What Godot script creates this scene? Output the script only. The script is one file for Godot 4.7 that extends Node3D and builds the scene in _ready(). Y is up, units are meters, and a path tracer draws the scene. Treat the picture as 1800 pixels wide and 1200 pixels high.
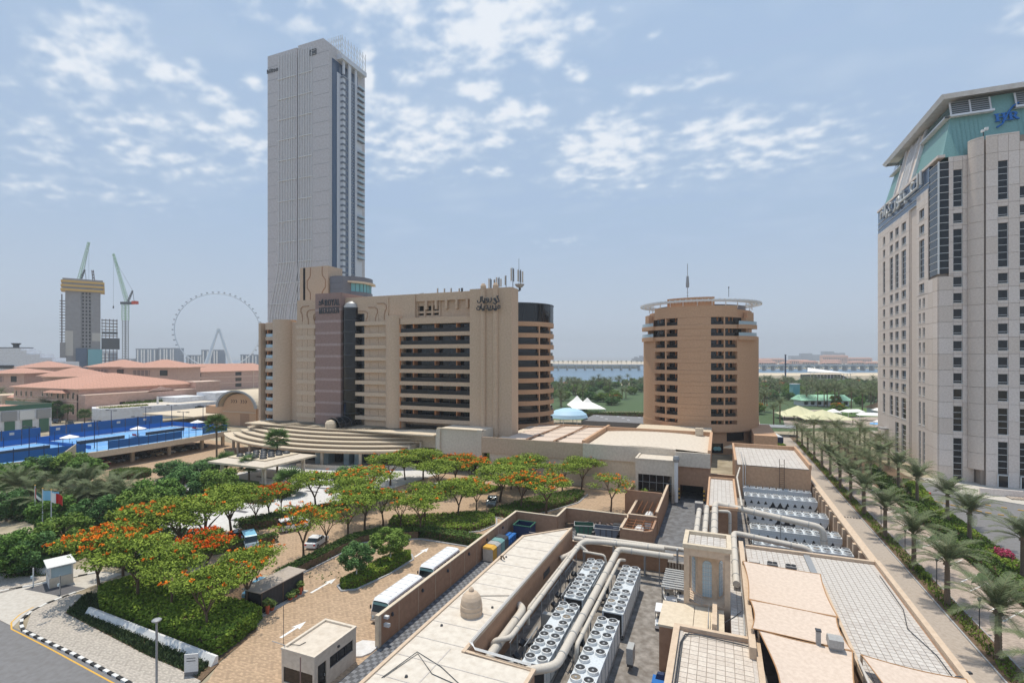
extends Node3D
# World axes follow the street grid: x runs across the streets, -z runs along them towards the sea, y is up; metres.

const PI2 := PI * 2.0
var rng := RandomNumberGenerator.new()
var taken := {}
var M := {}
var unit_box: BoxMesh

class B:
	# collects faces; quads are given counter-clockwise as seen from outside
	var v := PackedVector3Array()
	var n := PackedVector3Array()
	var c := PackedColorArray()
	var col := Color(1, 1, 1)
	func tri(p: Vector3, q: Vector3, r: Vector3) -> void:
		var nn := (q - p).cross(r - p).normalized()
		v.append_array(PackedVector3Array([p, r, q])); n.append_array(PackedVector3Array([nn, nn, nn])); c.append_array(PackedColorArray([col, col, col]))
	func trin(p: Vector3, q: Vector3, r: Vector3, np: Vector3, nq: Vector3, nr: Vector3) -> void:
		v.append_array(PackedVector3Array([p, r, q])); n.append_array(PackedVector3Array([np, nr, nq])); c.append_array(PackedColorArray([col, col, col]))
	func quad(p: Vector3, q: Vector3, r: Vector3, s: Vector3) -> void:
		tri(p, q, r); tri(p, r, s)
	func quadn(p: Vector3, q: Vector3, r: Vector3, s: Vector3, np: Vector3, nq: Vector3, nr: Vector3, ns: Vector3) -> void:
		trin(p, q, r, np, nq, nr); trin(p, r, s, np, nr, ns)
	func box(x0: float, x1: float, y0: float, y1: float, z0: float, z1: float) -> B:
		return obox(Transform3D(Basis(), Vector3((x0 + x1) / 2, (y0 + y1) / 2, (z0 + z1) / 2)), Vector3(absf(x1 - x0), absf(y1 - y0), absf(z1 - z0)))
	# a box given by street coordinates: across a0..a1, height h0..h1, along u0..u1
	func bu(a0: float, a1: float, h0: float, h1: float, u0: float, u1: float) -> B:
		return box(a0, a1, h0, h1, -u1, -u0)
	func obox(t: Transform3D, s: Vector3) -> B:
		var h := s / 2
		var p: Array[Vector3] = []
		for i in 8:
			p.append(t * Vector3(h.x if i & 1 else -h.x, h.y if i & 2 else -h.y, h.z if i & 4 else -h.z))
		quad(p[4], p[5], p[7], p[6]); quad(p[1], p[0], p[2], p[3]); quad(p[5], p[1], p[3], p[7])
		quad(p[0], p[4], p[6], p[2]); quad(p[6], p[7], p[3], p[2]); quad(p[0], p[1], p[5], p[4])
		return self
	# a box with bevelled top edges
	func bevbox(x0: float, x1: float, y0: float, y1: float, z0: float, z1: float, b: float) -> B:
		frustum(Rect2(x0, z0, x1 - x0, z1 - z0), y0, Rect2(x0, z0, x1 - x0, z1 - z0), y1 - b, false)
		frustum(Rect2(x0, z0, x1 - x0, z1 - z0), y1 - b, Rect2(x0 + b, z0 + b, x1 - x0 - 2 * b, z1 - z0 - 2 * b), y1, true)
		return self
	func frustum(r0: Rect2, y0: float, r1: Rect2, y1: float, top := true) -> B:
		var a := [Vector3(r0.position.x, y0, r0.end.y), Vector3(r0.end.x, y0, r0.end.y), Vector3(r0.end.x, y0, r0.position.y), Vector3(r0.position.x, y0, r0.position.y)]
		var b := [Vector3(r1.position.x, y1, r1.end.y), Vector3(r1.end.x, y1, r1.end.y), Vector3(r1.end.x, y1, r1.position.y), Vector3(r1.position.x, y1, r1.position.y)]
		for i in 4:
			quad(a[i], a[(i + 1) % 4], b[(i + 1) % 4], b[i])
		if top:
			quad(b[0], b[1], b[2], b[3])
		return self
	# poly in (x, z), extruded from y0 to y1
	func prism(poly: PackedVector2Array, y0: float, y1: float, bottom := false) -> B:
		var area := 0.0
		for i in poly.size():
			area += poly[i].cross(poly[(i + 1) % poly.size()])
		var q := poly.duplicate()
		if area > 0:
			q.reverse()
		for i in q.size():
			var a := q[i]
			var b := q[(i + 1) % q.size()]
			quad(Vector3(a.x, y0, a.y), Vector3(b.x, y0, b.y), Vector3(b.x, y1, b.y), Vector3(a.x, y1, a.y))
		flat(q, y1)
		if bottom:
			flat(q, y0, true)
		return self
	func flat(poly: PackedVector2Array, y: float, down := false) -> B:
		var ix := Geometry2D.triangulate_polygon(poly)
		for k in range(0, ix.size(), 3):
			var a := poly[ix[k]]
			var b := poly[ix[k + 1]]
			var d := poly[ix[k + 2]]
			if ((b - a).cross(d - a) > 0) != down:
				var t := b
				b = d
				d = t
			tri(Vector3(a.x, y, a.y), Vector3(b.x, y, b.y), Vector3(d.x, y, d.y))
		return self
	# a 2D outline (x, y) extruded along local z by depth, placed by t
	func plate(poly: PackedVector2Array, depth: float, t: Transform3D) -> B:
		var area := 0.0
		for i in poly.size():
			area += poly[i].cross(poly[(i + 1) % poly.size()])
		var q := poly.duplicate()
		if area < 0:
			q.reverse()
		for i in q.size():
			var a := q[i]
			var b := q[(i + 1) % q.size()]
			quad(t * Vector3(a.x, a.y, 0), t * Vector3(b.x, b.y, 0), t * Vector3(b.x, b.y, depth), t * Vector3(a.x, a.y, depth))
		var ix := Geometry2D.triangulate_polygon(q)
		for k in range(0, ix.size(), 3):
			var a := q[ix[k]]
			var b := q[ix[k + 1]]
			var d := q[ix[k + 2]]
			if (b - a).cross(d - a) < 0:
				var w := b
				b = d
				d = w
			tri(t * Vector3(a.x, a.y, depth), t * Vector3(b.x, b.y, depth), t * Vector3(d.x, d.y, depth))
			tri(t * Vector3(a.x, a.y, 0), t * Vector3(d.x, d.y, 0), t * Vector3(b.x, b.y, 0))
		return self
	func tube(pts: Array, r: float, k := 8, r2 := -1.0) -> B:
		var m := pts.size()
		if r2 < 0:
			r2 = r
		var side := Vector3.ZERO
		var prev: Array = []
		var prevn: Array = []
		for i in m:
			var d: Vector3
			if i == 0:
				d = (pts[1] - pts[0]).normalized()
			elif i == m - 1:
				d = (pts[m - 1] - pts[m - 2]).normalized()
			else:
				d = ((pts[i] - pts[i - 1]).normalized() + (pts[i + 1] - pts[i]).normalized()).normalized()
			if side == Vector3.ZERO:
				side = d.cross(Vector3.UP if absf(d.y) < 0.9 else Vector3.RIGHT).normalized()
			side = (side - d * side.dot(d)).normalized()
			var up := side.cross(d)
			var rr := lerpf(r, r2, float(i) / (m - 1))
			if i > 0 and i < m - 1:
				var co: float = clampf((pts[i] - pts[i - 1]).normalized().dot(d), 0.5, 1.0)
				rr = rr / co if co > 0.9 else rr
			var ring: Array = []
			var rn: Array = []
			for j in k:
				var a := j * TAU / k
				var o := side * cos(a) + up * sin(a)
				ring.append(pts[i] + o * rr); rn.append(o)
			if i > 0:
				for j in k:
					var j2 := (j + 1) % k
					quadn(prev[j2], prev[j], ring[j], ring[j2], prevn[j2], prevn[j], rn[j], rn[j2])
			for e in ([0] if i == 0 else ([1] if i == m - 1 else [])):
				for j in range(1, k - 1):
					if e == 1:
						tri(ring[0], ring[j + 1], ring[j])
					else:
						tri(ring[0], ring[j], ring[j + 1])
			prev = ring
			prevn = rn
		return self
	# profile of (radius, height), turned about a vertical axis
	func lathe(prof: Array, at: Vector3, k := 16, smooth := true) -> B:
		for i in prof.size() - 1:
			var a: Vector2 = prof[i]
			var b: Vector2 = prof[i + 1]
			var nd := Vector2(b.y - a.y, a.x - b.x).normalized()
			for j in k:
				var f0 := j * TAU / k
				var f1 := (j + 1) * TAU / k
				var d0 := Vector3(sin(f0), 0, cos(f0))
				var d1 := Vector3(sin(f1), 0, cos(f1))
				var p := at + d0 * a.x + Vector3.UP * a.y
				var q := at + d1 * a.x + Vector3.UP * a.y
				var r := at + d1 * b.x + Vector3.UP * b.y
				var s := at + d0 * b.x + Vector3.UP * b.y
				var n0 := (d0 * nd.x + Vector3.UP * nd.y).normalized()
				var n1 := (d1 * nd.x + Vector3.UP * nd.y).normalized()
				if not smooth:
					n0 = ((d0 + d1) * 0.5 * nd.x + Vector3.UP * nd.y).normalized()
					n1 = n0
				if a.x < 1e-4:
					trin(p, r, s, n0, n1, n0)
				elif b.x < 1e-4:
					trin(p, q, r, n0, n1, n0)
				else:
					quadn(p, q, r, s, n0, n1, n1, n0)
		return self
	# a block of a ring wall: angles in degrees, 0 faces the camera side (-along), + turns towards +across
	func arc(x: float, z: float, r0: float, r1: float, a0: float, a1: float, y0: float, y1: float, k := 6) -> B:
		var f := func(r: float, a: float, y: float) -> Vector3: return Vector3(x + r * sin(deg_to_rad(a)), y, z + r * cos(deg_to_rad(a)))
		for i in k:
			var p := lerpf(a0, a1, float(i) / k)
			var q := lerpf(a0, a1, float(i + 1) / k)
			var np := Vector3(sin(deg_to_rad(p)), 0, cos(deg_to_rad(p)))
			var nq := Vector3(sin(deg_to_rad(q)), 0, cos(deg_to_rad(q)))
			quadn(f.call(r1, p, y0), f.call(r1, q, y0), f.call(r1, q, y1), f.call(r1, p, y1), np, nq, nq, np)
			quadn(f.call(r0, q, y0), f.call(r0, p, y0), f.call(r0, p, y1), f.call(r0, q, y1), -nq, -np, -np, -nq)
			quad(f.call(r1, p, y1), f.call(r1, q, y1), f.call(r0, q, y1), f.call(r0, p, y1))
			quad(f.call(r0, p, y0), f.call(r0, q, y0), f.call(r1, q, y0), f.call(r1, p, y0))
		if absf(a1 - a0) < 359:
			quad(f.call(r0, a0, y0), f.call(r1, a0, y0), f.call(r1, a0, y1), f.call(r0, a0, y1))
			quad(f.call(r1, a1, y0), f.call(r0, a1, y0), f.call(r0, a1, y1), f.call(r1, a1, y1))
		return self
	func leaf(p: Vector3, d: Vector3, w: Vector3, l: float, wd: float) -> void:
		var a := p - w * wd * 0.5
		var b := p + w * wd * 0.5
		var e := p + d * l
		quad(a, b, e + w * wd * 0.3, e - w * wd * 0.3)
	func mesh() -> ArrayMesh:
		var arr := []
		arr.resize(Mesh.ARRAY_MAX)
		arr[Mesh.ARRAY_VERTEX] = v
		arr[Mesh.ARRAY_NORMAL] = n
		arr[Mesh.ARRAY_COLOR] = c
		var m := ArrayMesh.new()
		m.add_surface_from_arrays(Mesh.PRIMITIVE_TRIANGLES, arr)
		return m

func V(across: float, along: float, h := 0.0) -> Vector3:
	return Vector3(across, h, -along)

func poly(pts: Array) -> PackedVector2Array:   # [[across, along], ...]
	var q := PackedVector2Array()
	for p in pts:
		q.append(Vector2(p[0], -p[1]))
	return q

func numbered(called: String) -> String:
	var k: int = taken.get(called, 0)
	taken[called] = k + 1
	return called if k == 0 else "%s_%03d" % [called, k]

func tag(o: Node3D, label: String, category: String, group := "", kind := "") -> Node3D:
	if label: o.set_meta("label", label)
	if category: o.set_meta("category", category)
	if group: o.set_meta("group", group)
	if kind: o.set_meta("kind", kind)
	return o

func thing(called: String, label: String, category: String, at := Vector3.ZERO, turn := 0.0, group := "") -> Node3D:
	var o := Node3D.new()
	o.name = numbered(called)
	add_child(o, true)
	o.position = at
	o.rotation.y = turn
	return tag(o, label, category, group)

func part(parent: Node3D, called: String, what, material: Material) -> MeshInstance3D:
	var o := MeshInstance3D.new()
	o.name = called if parent != self else numbered(called)
	o.mesh = what.mesh() if what is B else what
	o.material_override = material
	parent.add_child(o, true)
	return o

func setting(called: String, what, material: Material, label := "", kind := "structure") -> MeshInstance3D:
	var o := part(self, called, what, material)
	tag(o, label, "", "", kind)
	return o

func dup(src: Node3D, at: Vector3, turn: float, label: String, group := "") -> Node3D:
	var o: Node3D = src.duplicate()
	var base := String(src.name)
	var k := base.length()
	if k > 4 and base[k - 4] == "_" and base.right(3).is_valid_int():
		base = base.left(k - 4)
	o.name = numbered(base)
	add_child(o, true)
	o.position = at
	o.rotation.y = turn
	if label: o.set_meta("label", label)
	if group: o.set_meta("group", group)
	return o

# alike pieces: the largest-showing 300 as parts of their own, the rest joined
func pieces(parent: Node3D, called: String, list: Array, mats: Array, most := 300, cam := Vector3(0, 28, 0)) -> void:
	list.sort_custom(func(a, b): return a[0].origin.distance_squared_to(cam) < b[0].origin.distance_squared_to(cam))
	var rest := B.new()
	for i in list.size():
		var t: Transform3D = list[i][0]
		var s: Vector3 = list[i][1]
		if i < most:
			var o := MeshInstance3D.new()
			o.name = called
			o.mesh = unit_box
			o.material_override = mats[rng.randi() % mats.size()]
			parent.add_child(o, true)
			o.transform = Transform3D(t.basis * Basis.from_scale(s), t.origin)
		else:
			rest.obox(t, s)
	if rest.v.size():
		var o := part(parent, called, rest, mats[0])
		o.set_meta("kind", "stuff")

func mat(key: String, r: int, g: int, b: int, rough := 0.85, tex := "", sc := 0.25, metal := 0.0) -> StandardMaterial3D:
	var m := StandardMaterial3D.new()
	m.resource_name = key
	m.albedo_color = Color8(r, g, b)
	m.roughness = rough
	m.metallic = metal
	if tex:
		m.albedo_texture = M["tex_" + tex]
		m.uv1_triplanar = true
		m.uv1_world_triplanar = true
		m.uv1_scale = Vector3(sc, sc, sc)
	M[key] = m
	return m

func noise_tex(key: String, freq: float, oct: int, lo: float, hi: float, warm := 0.0, size := 512) -> void:
	var n := FastNoiseLite.new()
	n.noise_type = FastNoiseLite.TYPE_SIMPLEX_SMOOTH
	n.seed = key.hash() & 0xffff
	n.frequency = freq
	n.fractal_octaves = oct
	n.fractal_gain = 0.55
	var g := Gradient.new()
	g.offsets = PackedFloat32Array([0.15, 0.5, 0.85])
	g.colors = PackedColorArray([Color(lo, lo * (1 - warm), lo * (1 - 2 * warm)), Color((lo + hi) / 2, (lo + hi) / 2, (lo + hi) / 2), Color(hi, hi, hi)])
	var t := NoiseTexture2D.new()
	t.width = size
	t.height = size
	t.seamless = true
	t.noise = n
	t.color_ramp = g
	M["tex_" + key] = t

func image_tex(key: String, size: int, f: Callable) -> void:
	var im := Image.create(size, size, false, Image.FORMAT_RGB8)
	for y in size:
		for x in size:
			var c: Color = f.call(x, y)
			im.set_pixel(x, y, c)
	M["tex_" + key] = ImageTexture.create_from_image(im)

# shorthands
func v3(x: float, y: float, z: float) -> Vector3: return Vector3(x, y, z)
func v2(x: float, y: float) -> Vector2: return Vector2(x, y)
func pv(a: Array) -> PackedVector2Array: return PackedVector2Array(a)
func bu(a0: float, a1: float, h0: float, h1: float, u0: float, u1: float) -> B: return B.new().bu(a0, a1, h0, h1, u0, u1)
func bx(x0: float, x1: float, y0: float, y1: float, z0: float, z1: float) -> B: return B.new().box(x0, x1, y0, y1, z0, z1)
func tb(p: Array, r: float, k := 8, r2 := -1.0) -> B: return B.new().tube(p, r, k, r2)
func la(p: Array, at: Vector3, k := 16, smooth := true) -> B: return B.new().lathe(p, at, k, smooth)
func ac(x: float, z: float, r0: float, r1: float, a0: float, a1: float, y0: float, y1: float, k := 6) -> B: return B.new().arc(x, z, r0, r1, a0, a1, y0, y1, k)
func fm(r0: Rect2, y0: float, r1: Rect2, y1: float, top := true) -> B: return B.new().frustum(r0, y0, r1, y1, top)
func pt(p: PackedVector2Array, d: float, t: Transform3D) -> B: return B.new().plate(p, d, t)

func _ready() -> void:
	rng.seed = 20240517
	unit_box = BoxMesh.new()
	camera_and_light()
	materials()
	ground_and_roads()
	far_places()
	royal_hotel()
	lobby()
	slab_tower()
	round_tower()
	corner_tower()
	ballroom_and_service()
	plant_yard()
	tennis_deck()
	left_buildings()
	trees_and_plants()
	vehicles_and_street()

func camera_and_light() -> void:
	var cam := Camera3D.new()
	cam.name = "camera"
	add_child(cam)
	cam.position = v3(0, 28, 0)
	cam.rotation_degrees.y = 22.3
	cam.near = 0.5
	cam.far = 40000.0
	cam.keep_aspect = Camera3D.KEEP_HEIGHT
	cam.projection = Camera3D.PROJECTION_FRUSTUM
	cam.size = 2.0 * 0.5 * 600.0 / 890.0
	cam.frustum_offset = v2(0, 0.5 * 28.0 / 890.0)
	cam.make_current()
	var sun := DirectionalLight3D.new()
	sun.name = "sun"
	add_child(sun)
	sun.look_at_from_position(Vector3.ZERO, v3(0.19, -1.0, 0.14), v3(0, 0, -1))
	sun.light_color = Color(1.0, 0.965, 0.90)
	sun.light_energy = 1.15
	sun.light_angular_distance = 0.6
	sun.shadow_enabled = true
	var env := Environment.new()
	env.background_mode = Environment.BG_SKY
	env.sky = Sky.new()
	env.sky.sky_material = sky_material()
	env.background_energy_multiplier = 1.0
	env.ambient_light_source = Environment.AMBIENT_SOURCE_SKY
	env.tonemap_mode = Environment.TONE_MAPPER_LINEAR
	env.tonemap_exposure = 1.1
	env.fog_enabled = true
	env.fog_density = 0.00024
	env.fog_light_color = Color(0.95, 0.975, 1.0)
	env.sdfgi_enabled = true
	env.ssao_enabled = true
	env.ssil_enabled = true
	var we := WorldEnvironment.new()
	we.name = "world_environment"
	we.environment = env
	add_child(we)

# a computed panorama: clear hazy air and thin broken cloud, the same kind of cloud all the way round
func sky_material() -> PanoramaSkyMaterial:
	# main cloud patches: azimuth, elevation, half-width, half-height in degrees, density
	var patches := [[-24.2,33.4,6.4,2.9,1.00],[-28.7,30.8,3.8,1.7,0.70],[-18.4,33.4,2.9,1.6,0.80],[-35.6,33.6,6.7,2.0,0.60],[-43.2,32.3,6.7,1.7,0.45],[-35.0,25.4,3.7,1.5,0.60],[-33.4,28.8,2.5,1.1,0.60],[-21.7,25.7,2.9,1.2,0.95],[-14.0,33.1,1.4,0.8,0.80],[-10.6,34.0,0.9,0.4,0.50],[-6.3,31.4,1.5,0.4,0.60],[-26.2,27.7,2.4,1.0,0.85],[-29.7,24.7,3.5,1.1,0.90],[-33.1,22.6,5.6,1.5,0.85],[-23.6,23.3,3.2,0.8,0.60],[-11.5,22.0,4.3,2.7,0.95],[-15.9,19.5,2.9,0.9,0.50],[-6.3,27.1,3.0,0.5,0.75],[-2.0,27.4,2.3,0.7,0.70],[-0.3,22.3,4.1,1.8,0.75],[5.0,20.4,6.1,2.0,0.60],[1.4,19.2,4.9,1.1,0.50],[10.3,21.3,2.7,0.7,0.35],[12.8,18.9,2.2,1.2,0.30],[-38.3,28.8,0.7,2.6,0.80],[-38.0,23.0,3.0,1.3,0.60],[23.6,25.2,1.9,1.3,0.50],[6.5,23.3,2.0,0.6,0.40],[-63.2,23.6,2.2,2.3,0.85],[-60.9,26.9,2.4,1.4,0.80],[-59.5,25.9,1.2,1.0,0.70],[-56.7,24.8,2.2,1.0,0.85],[-58.9,23.6,0.8,0.7,0.60],[-52.8,23.9,1.2,0.7,0.80],[-55.8,23.4,0.7,0.5,0.60],[-49.4,25.6,1.0,0.6,0.70],[-54.5,26.1,0.8,0.4,0.50],[-58.0,20.8,1.7,0.8,0.80],[-61.7,19.7,1.9,0.7,0.60],[-53.5,21.2,2.8,0.9,0.70],[-50.6,22.5,2.2,1.0,0.65],[-49.6,20.2,2.5,1.5,0.60],[-58.9,18.1,2.5,1.4,0.60],[-65.6,18.0,2.0,1.1,0.50],[-64.3,16.7,2.8,1.1,0.45],[-54.9,17.7,4.1,1.2,0.50],[-65.6,13.7,3.1,1.1,0.40],[-59.7,14.4,4.5,1.0,0.35],[-67.0,20.9,1.1,0.4,0.50],[-16.8,12.8,2.6,0.4,0.30],[-15.3,29.5,1.3,0.7,0.70],[-14.6,28.8,0.8,0.4,0.60],[-19.1,30.6,2.2,0.8,0.80],[-22.0,30.0,1.0,0.7,0.70],[-10.9,25.5,1.2,0.5,0.60],[-4.5,18.2,0.8,0.9,0.50],[-8.1,18.3,0.8,0.5,0.60],[-36.2,19.7,5.5,0.9,0.45],[-24.9,20.2,3.9,0.6,0.50]]
	var w := 2560
	var h := 1280
	var im := Image.create(w, h, false, Image.FORMAT_RGB8)
	var n1 := FastNoiseLite.new()
	n1.seed = 7
	n1.noise_type = FastNoiseLite.TYPE_SIMPLEX_SMOOTH
	n1.frequency = 7.5
	n1.fractal_octaves = 6
	n1.fractal_gain = 0.56
	var n2 := FastNoiseLite.new()
	n2.seed = 31
	n2.noise_type = FastNoiseLite.TYPE_SIMPLEX_SMOOTH
	n2.frequency = 0.9
	n2.fractal_octaves = 3
	var low := Color8(190, 202, 216)
	var mid := Color8(168, 190, 217)
	var top := Color8(150, 180, 219)
	var cloud := Color8(231, 236, 243)
	for y in range(0, h / 2):
		var el := (0.5 - (y + 0.5) / h) * 180.0
		var se := sin(deg_to_rad(el))
		var base := low.lerp(mid, smoothstep(0.0, 16.0, el)).lerp(top, smoothstep(16.0, 80.0, el))
		var row: Array = []
		for p in patches:
			if absf(el - p[1]) < p[3] * 2.6 + 1.0:
				row.append(p)
		for x in w:
			var az := (x + 0.5) / w * 360.0
			if az > 180.0:
				az -= 360.0
			var q := v2(sin(deg_to_rad(az)), cos(deg_to_rad(az))) * cos(deg_to_rad(el)) / (se + 0.10)
			var cover := 0.0
			if absf(az + 22.3) > 46.0 or el > 36.0:
				cover = smoothstep(0.1, 0.55, n2.get_noise_2d(q.x, q.y)) * smoothstep(9.0, 18.0, el) * 0.75
			for p in row:
				var dx: float = (az - p[0]) / p[2]
				if absf(dx) > 2.6:
					continue
				var dy: float = (el - p[1]) / p[3]
				cover = maxf(cover, p[4] * exp(-0.6 * (dx * dx + dy * dy)))
			var c := base
			if cover > 0.03:
				var f := n1.get_noise_2d(q.x, q.y * 1.35) * 1.05
				var d := smoothstep(0.12, 1.15, cover * 1.1 + f * (0.45 + 0.55 * smoothstep(0.0, 0.6, cover)))
				c = c.lerp(cloud, d * 0.95)
			var veil := n2.get_noise_2d(q.x * 2.0 + 40.0, q.y * 3.0)
			c = c.lerp(cloud, clampf(veil, 0.0, 1.0) * 0.22 * smoothstep(6.0, 20.0, el))
			im.set_pixel(x, y, c)
	im.fill_rect(Rect2i(0, h / 2, w, h / 2), Color8(176, 182, 186))
	var m := PanoramaSkyMaterial.new()
	m.panorama = ImageTexture.create_from_image(im)
	return m

func materials() -> void:
	noise_tex("grain", 0.02, 5, 0.93, 1.0, 0.01)
	noise_tex("stain", 0.02, 6, 0.92, 1.0, 0.012)
	noise_tex("patchy", 0.014, 6, 0.76, 1.0, 0.02)
	var g2 := RandomNumberGenerator.new()
	g2.seed = 5
	var tone: Array = []
	for i in 1024:
		tone.append(g2.randf())
	image_tex("pavers", 256, func(x: int, y: int) -> Color:
		var r := y / 16
		var k := int((x + (r % 2) * 16) / 32) % 8
		var t: float = 0.82 + 0.18 * tone[(r * 37 + k * 11) % 1024]
		if y % 16 == 0 or (x + (r % 2) * 16) % 32 == 0:
			t *= 0.8
		return Color(t, t * 0.985, t * 0.97))
	image_tex("checks", 256, func(x: int, y: int) -> Color:
		var r := y / 32
		var k := x / 32
		var t: float = (0.72 if (r + k) % 2 else 0.98) * (0.92 + 0.08 * tone[(r * 31 + k * 7) % 1024])
		if y % 32 < 2 or x % 32 < 2:
			t *= 0.85
		return Color(t, t, t))
	image_tex("rooftiles", 128, func(x: int, y: int) -> Color:
		var t: float = 0.8 + 0.2 * tone[((y / 16) * 31 + (x / 8) * 7) % 1024]
		if y % 16 < 2 or x % 8 < 1:
			t *= 0.8
		return Color(t, t, t))
	image_tex("tiles", 256, func(x: int, y: int) -> Color:
		var t: float = 0.9 + 0.1 * tone[((y / 32) * 31 + (x / 32) * 7) % 1024]
		if y % 32 < 2 or x % 32 < 2:
			t *= 0.72
		return Color(t, t, t))
	mat("sand", 214, 196, 168, 0.95, "stain", 0.02)
	mat("land", 176, 164, 140, 0.95, "patchy", 0.02)
	mat("soil", 120, 98, 76, 0.95, "patchy", 0.3)
	mat("asphalt", 122, 121, 122, 0.9, "stain", 0.12)
	mat("concrete", 196, 190, 181, 0.9, "stain", 0.15)
	mat("yard", 150, 144, 138, 0.9, "patchy", 0.12)
	mat("yard_dark", 120, 121, 124, 0.85, "patchy", 0.1)
	mat("beige_pavers", 190, 165, 138, 0.92, "pavers", 0.4)
	mat("pale_pavers", 192, 186, 178, 0.92, "pavers", 0.5)
	mat("stone_light", 212, 210, 208, 0.75, "stain", 0.1)
	mat("stone_dark", 92, 92, 96, 0.7, "grain", 0.2)
	mat("dark_pavers", 128, 130, 135, 0.9, "checks", 0.28)
	mat("path", 176, 164, 152, 0.92, "stain", 0.2)
	mat("drive_pavers", 186, 172, 160, 0.92, "pavers", 0.4)
	mat("grass", 96, 128, 58, 0.95, "patchy", 0.3)
	mat("grass_dark", 78, 102, 60, 0.95, "patchy", 0.3)
	mat("kerb_white", 222, 222, 220, 0.8, "stain", 0.6)
	mat("kerb_black", 42, 42, 44, 0.8, "stain", 0.6)
	mat("kerb_grey", 170, 172, 174, 0.85, "stain", 0.5)
	mat("line_yellow", 218, 170, 70, 0.8, "stain", 0.6)
	mat("line_white", 232, 232, 230, 0.8, "grain", 0.6)
	mat("sea", 84, 116, 140, 0.28)
	mat("stucco", 202, 177, 152, 0.9, "grain", 0.15)
	mat("stucco_warm", 200, 162, 130, 0.9, "grain", 0.15)
	mat("stucco_band", 206, 184, 160, 0.9, "grain", 0.15)
	mat("stucco_brown", 170, 134, 108, 0.9, "stain", 0.12)
	mat("cream", 212, 197, 174, 0.88, "grain", 0.15)
	mat("cream_wall", 215, 203, 186, 0.88, "grain", 0.15)
	mat("roof_cream", 210, 198, 182, 0.9, "stain", 0.1)
	mat("roof_white", 212, 203, 190, 0.85, "stain", 0.1)
	mat("tile_grey", 200, 194, 187, 0.88, "stain", 0.3)
	mat("tile_grey2", 195, 188, 181, 0.88, "stain", 0.3)
	mat("tile_grey3", 204, 198, 191, 0.88, "stain", 0.3)
	mat("tile_pale", 208, 196, 183, 0.88, "stain", 0.3)
	mat("tile_pale2", 203, 191, 178, 0.88, "stain", 0.3)
	mat("tile_pale3", 212, 201, 188, 0.88, "stain", 0.3)
	mat("purple", 150, 124, 116, 0.7, "grain", 0.1)
	mat("purple_band", 172, 150, 144, 0.7, "grain", 0.1)
	mat("dark_glass", 22, 25, 30, 0.06)
	mat("dark_glass2", 12, 13, 16, 0.12)
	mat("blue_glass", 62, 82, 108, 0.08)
	mat("teal_glass", 108, 168, 176, 0.12)
	mat("rail_glass", 14, 16, 19, 0.3)
	mat("pale_glass", 168, 190, 200, 0.1)
	mat("void", 14, 14, 15, 0.9)
	mat("warm_pier", 190, 132, 92, 0.9)
	mat("grey_cladding", 112, 114, 122, 0.5, "grain", 0.2)
	mat("tower_grey", 196, 193, 194, 0.8, "grain", 0.06)
	mat("tower_light", 202, 206, 212, 0.7)
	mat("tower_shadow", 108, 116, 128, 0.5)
	mat("panel_a", 224, 212, 203, 0.85, "grain", 0.2)
	mat("panel_b", 219, 206, 195, 0.85, "grain", 0.2)
	mat("panel_c", 228, 217, 209, 0.85, "grain", 0.2)
	mat("joint", 150, 138, 128, 0.9)
	mat("mullion", 208, 210, 210, 0.4)
	mat("teal_metal", 118, 162, 160, 0.45, "grain", 0.2)
	mat("metal_grey", 160, 162, 164, 0.5, "stain", 0.4, 0.3)
	mat("metal_dark", 62, 64, 68, 0.5)
	mat("pipe", 206, 198, 186, 0.7, "stain", 0.5)
	mat("pipe_grey", 172, 172, 170, 0.6, "stain", 0.5)
	mat("white_paint", 226, 227, 226, 0.45, "stain", 0.5)
	mat("chiller", 206, 212, 216, 0.45, "stain", 0.4)
	mat("chiller_dark", 52, 54, 58, 0.7)
	mat("fan_dark", 40, 41, 43, 0.6)
	mat("fan_dusty", 128, 118, 104, 0.8)
	mat("copper", 150, 96, 58, 0.5, "", 1.0, 0.3)
	mat("sail", 212, 194, 178, 0.85, "grain", 0.2)
	mat("sail_edge", 170, 130, 92, 0.9)
	mat("terracotta", 216, 164, 142, 0.9, "rooftiles", 0.35)
	mat("pink_wall", 206, 170, 154, 0.9, "stain", 0.05)
	mat("pink_trim", 222, 196, 178, 0.9)
	mat("court", 116, 172, 222, 0.85, "grain", 0.05)
	mat("court_deep", 98, 156, 214, 0.85, "grain", 0.05)
	mat("screen_blue", 34, 104, 176, 0.8)
	mat("post_blue", 30, 48, 84, 0.6)
	mat("white_wall", 222, 224, 228, 0.8, "stain", 0.05)
	mat("green_glass", 58, 104, 86, 0.2)
	mat("blue_tent", 170, 204, 226, 0.6)
	mat("tent_white", 236, 234, 230, 0.8)
	mat("tent_yellow", 208, 204, 166, 0.8)
	mat("roof_green", 160, 208, 178, 0.8)
	mat("orange_red", 206, 66, 26, 0.8)
	mat("steel_brown", 96, 78, 72, 0.8)
	mat("raw_concrete", 150, 146, 146, 0.95, "stain", 0.02)
	mat("scaffold_yellow", 206, 164, 78, 0.8)
	mat("crane_green", 176, 206, 176, 0.6)
	mat("white_car", 232, 233, 234, 0.2)
	mat("silver_car", 160, 174, 184, 0.2, "", 1.0, 0.4)
	mat("red_car", 190, 24, 30, 0.2)
	mat("gold_car", 214, 198, 160, 0.25)
	mat("black_car", 30, 31, 34, 0.2)
	mat("blue_car", 130, 190, 220, 0.25)
	mat("tyre", 26, 26, 27, 0.9)
	mat("car_glass", 24, 34, 38, 0.05)
	mat("bus_silver", 196, 186, 172, 0.35)
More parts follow.
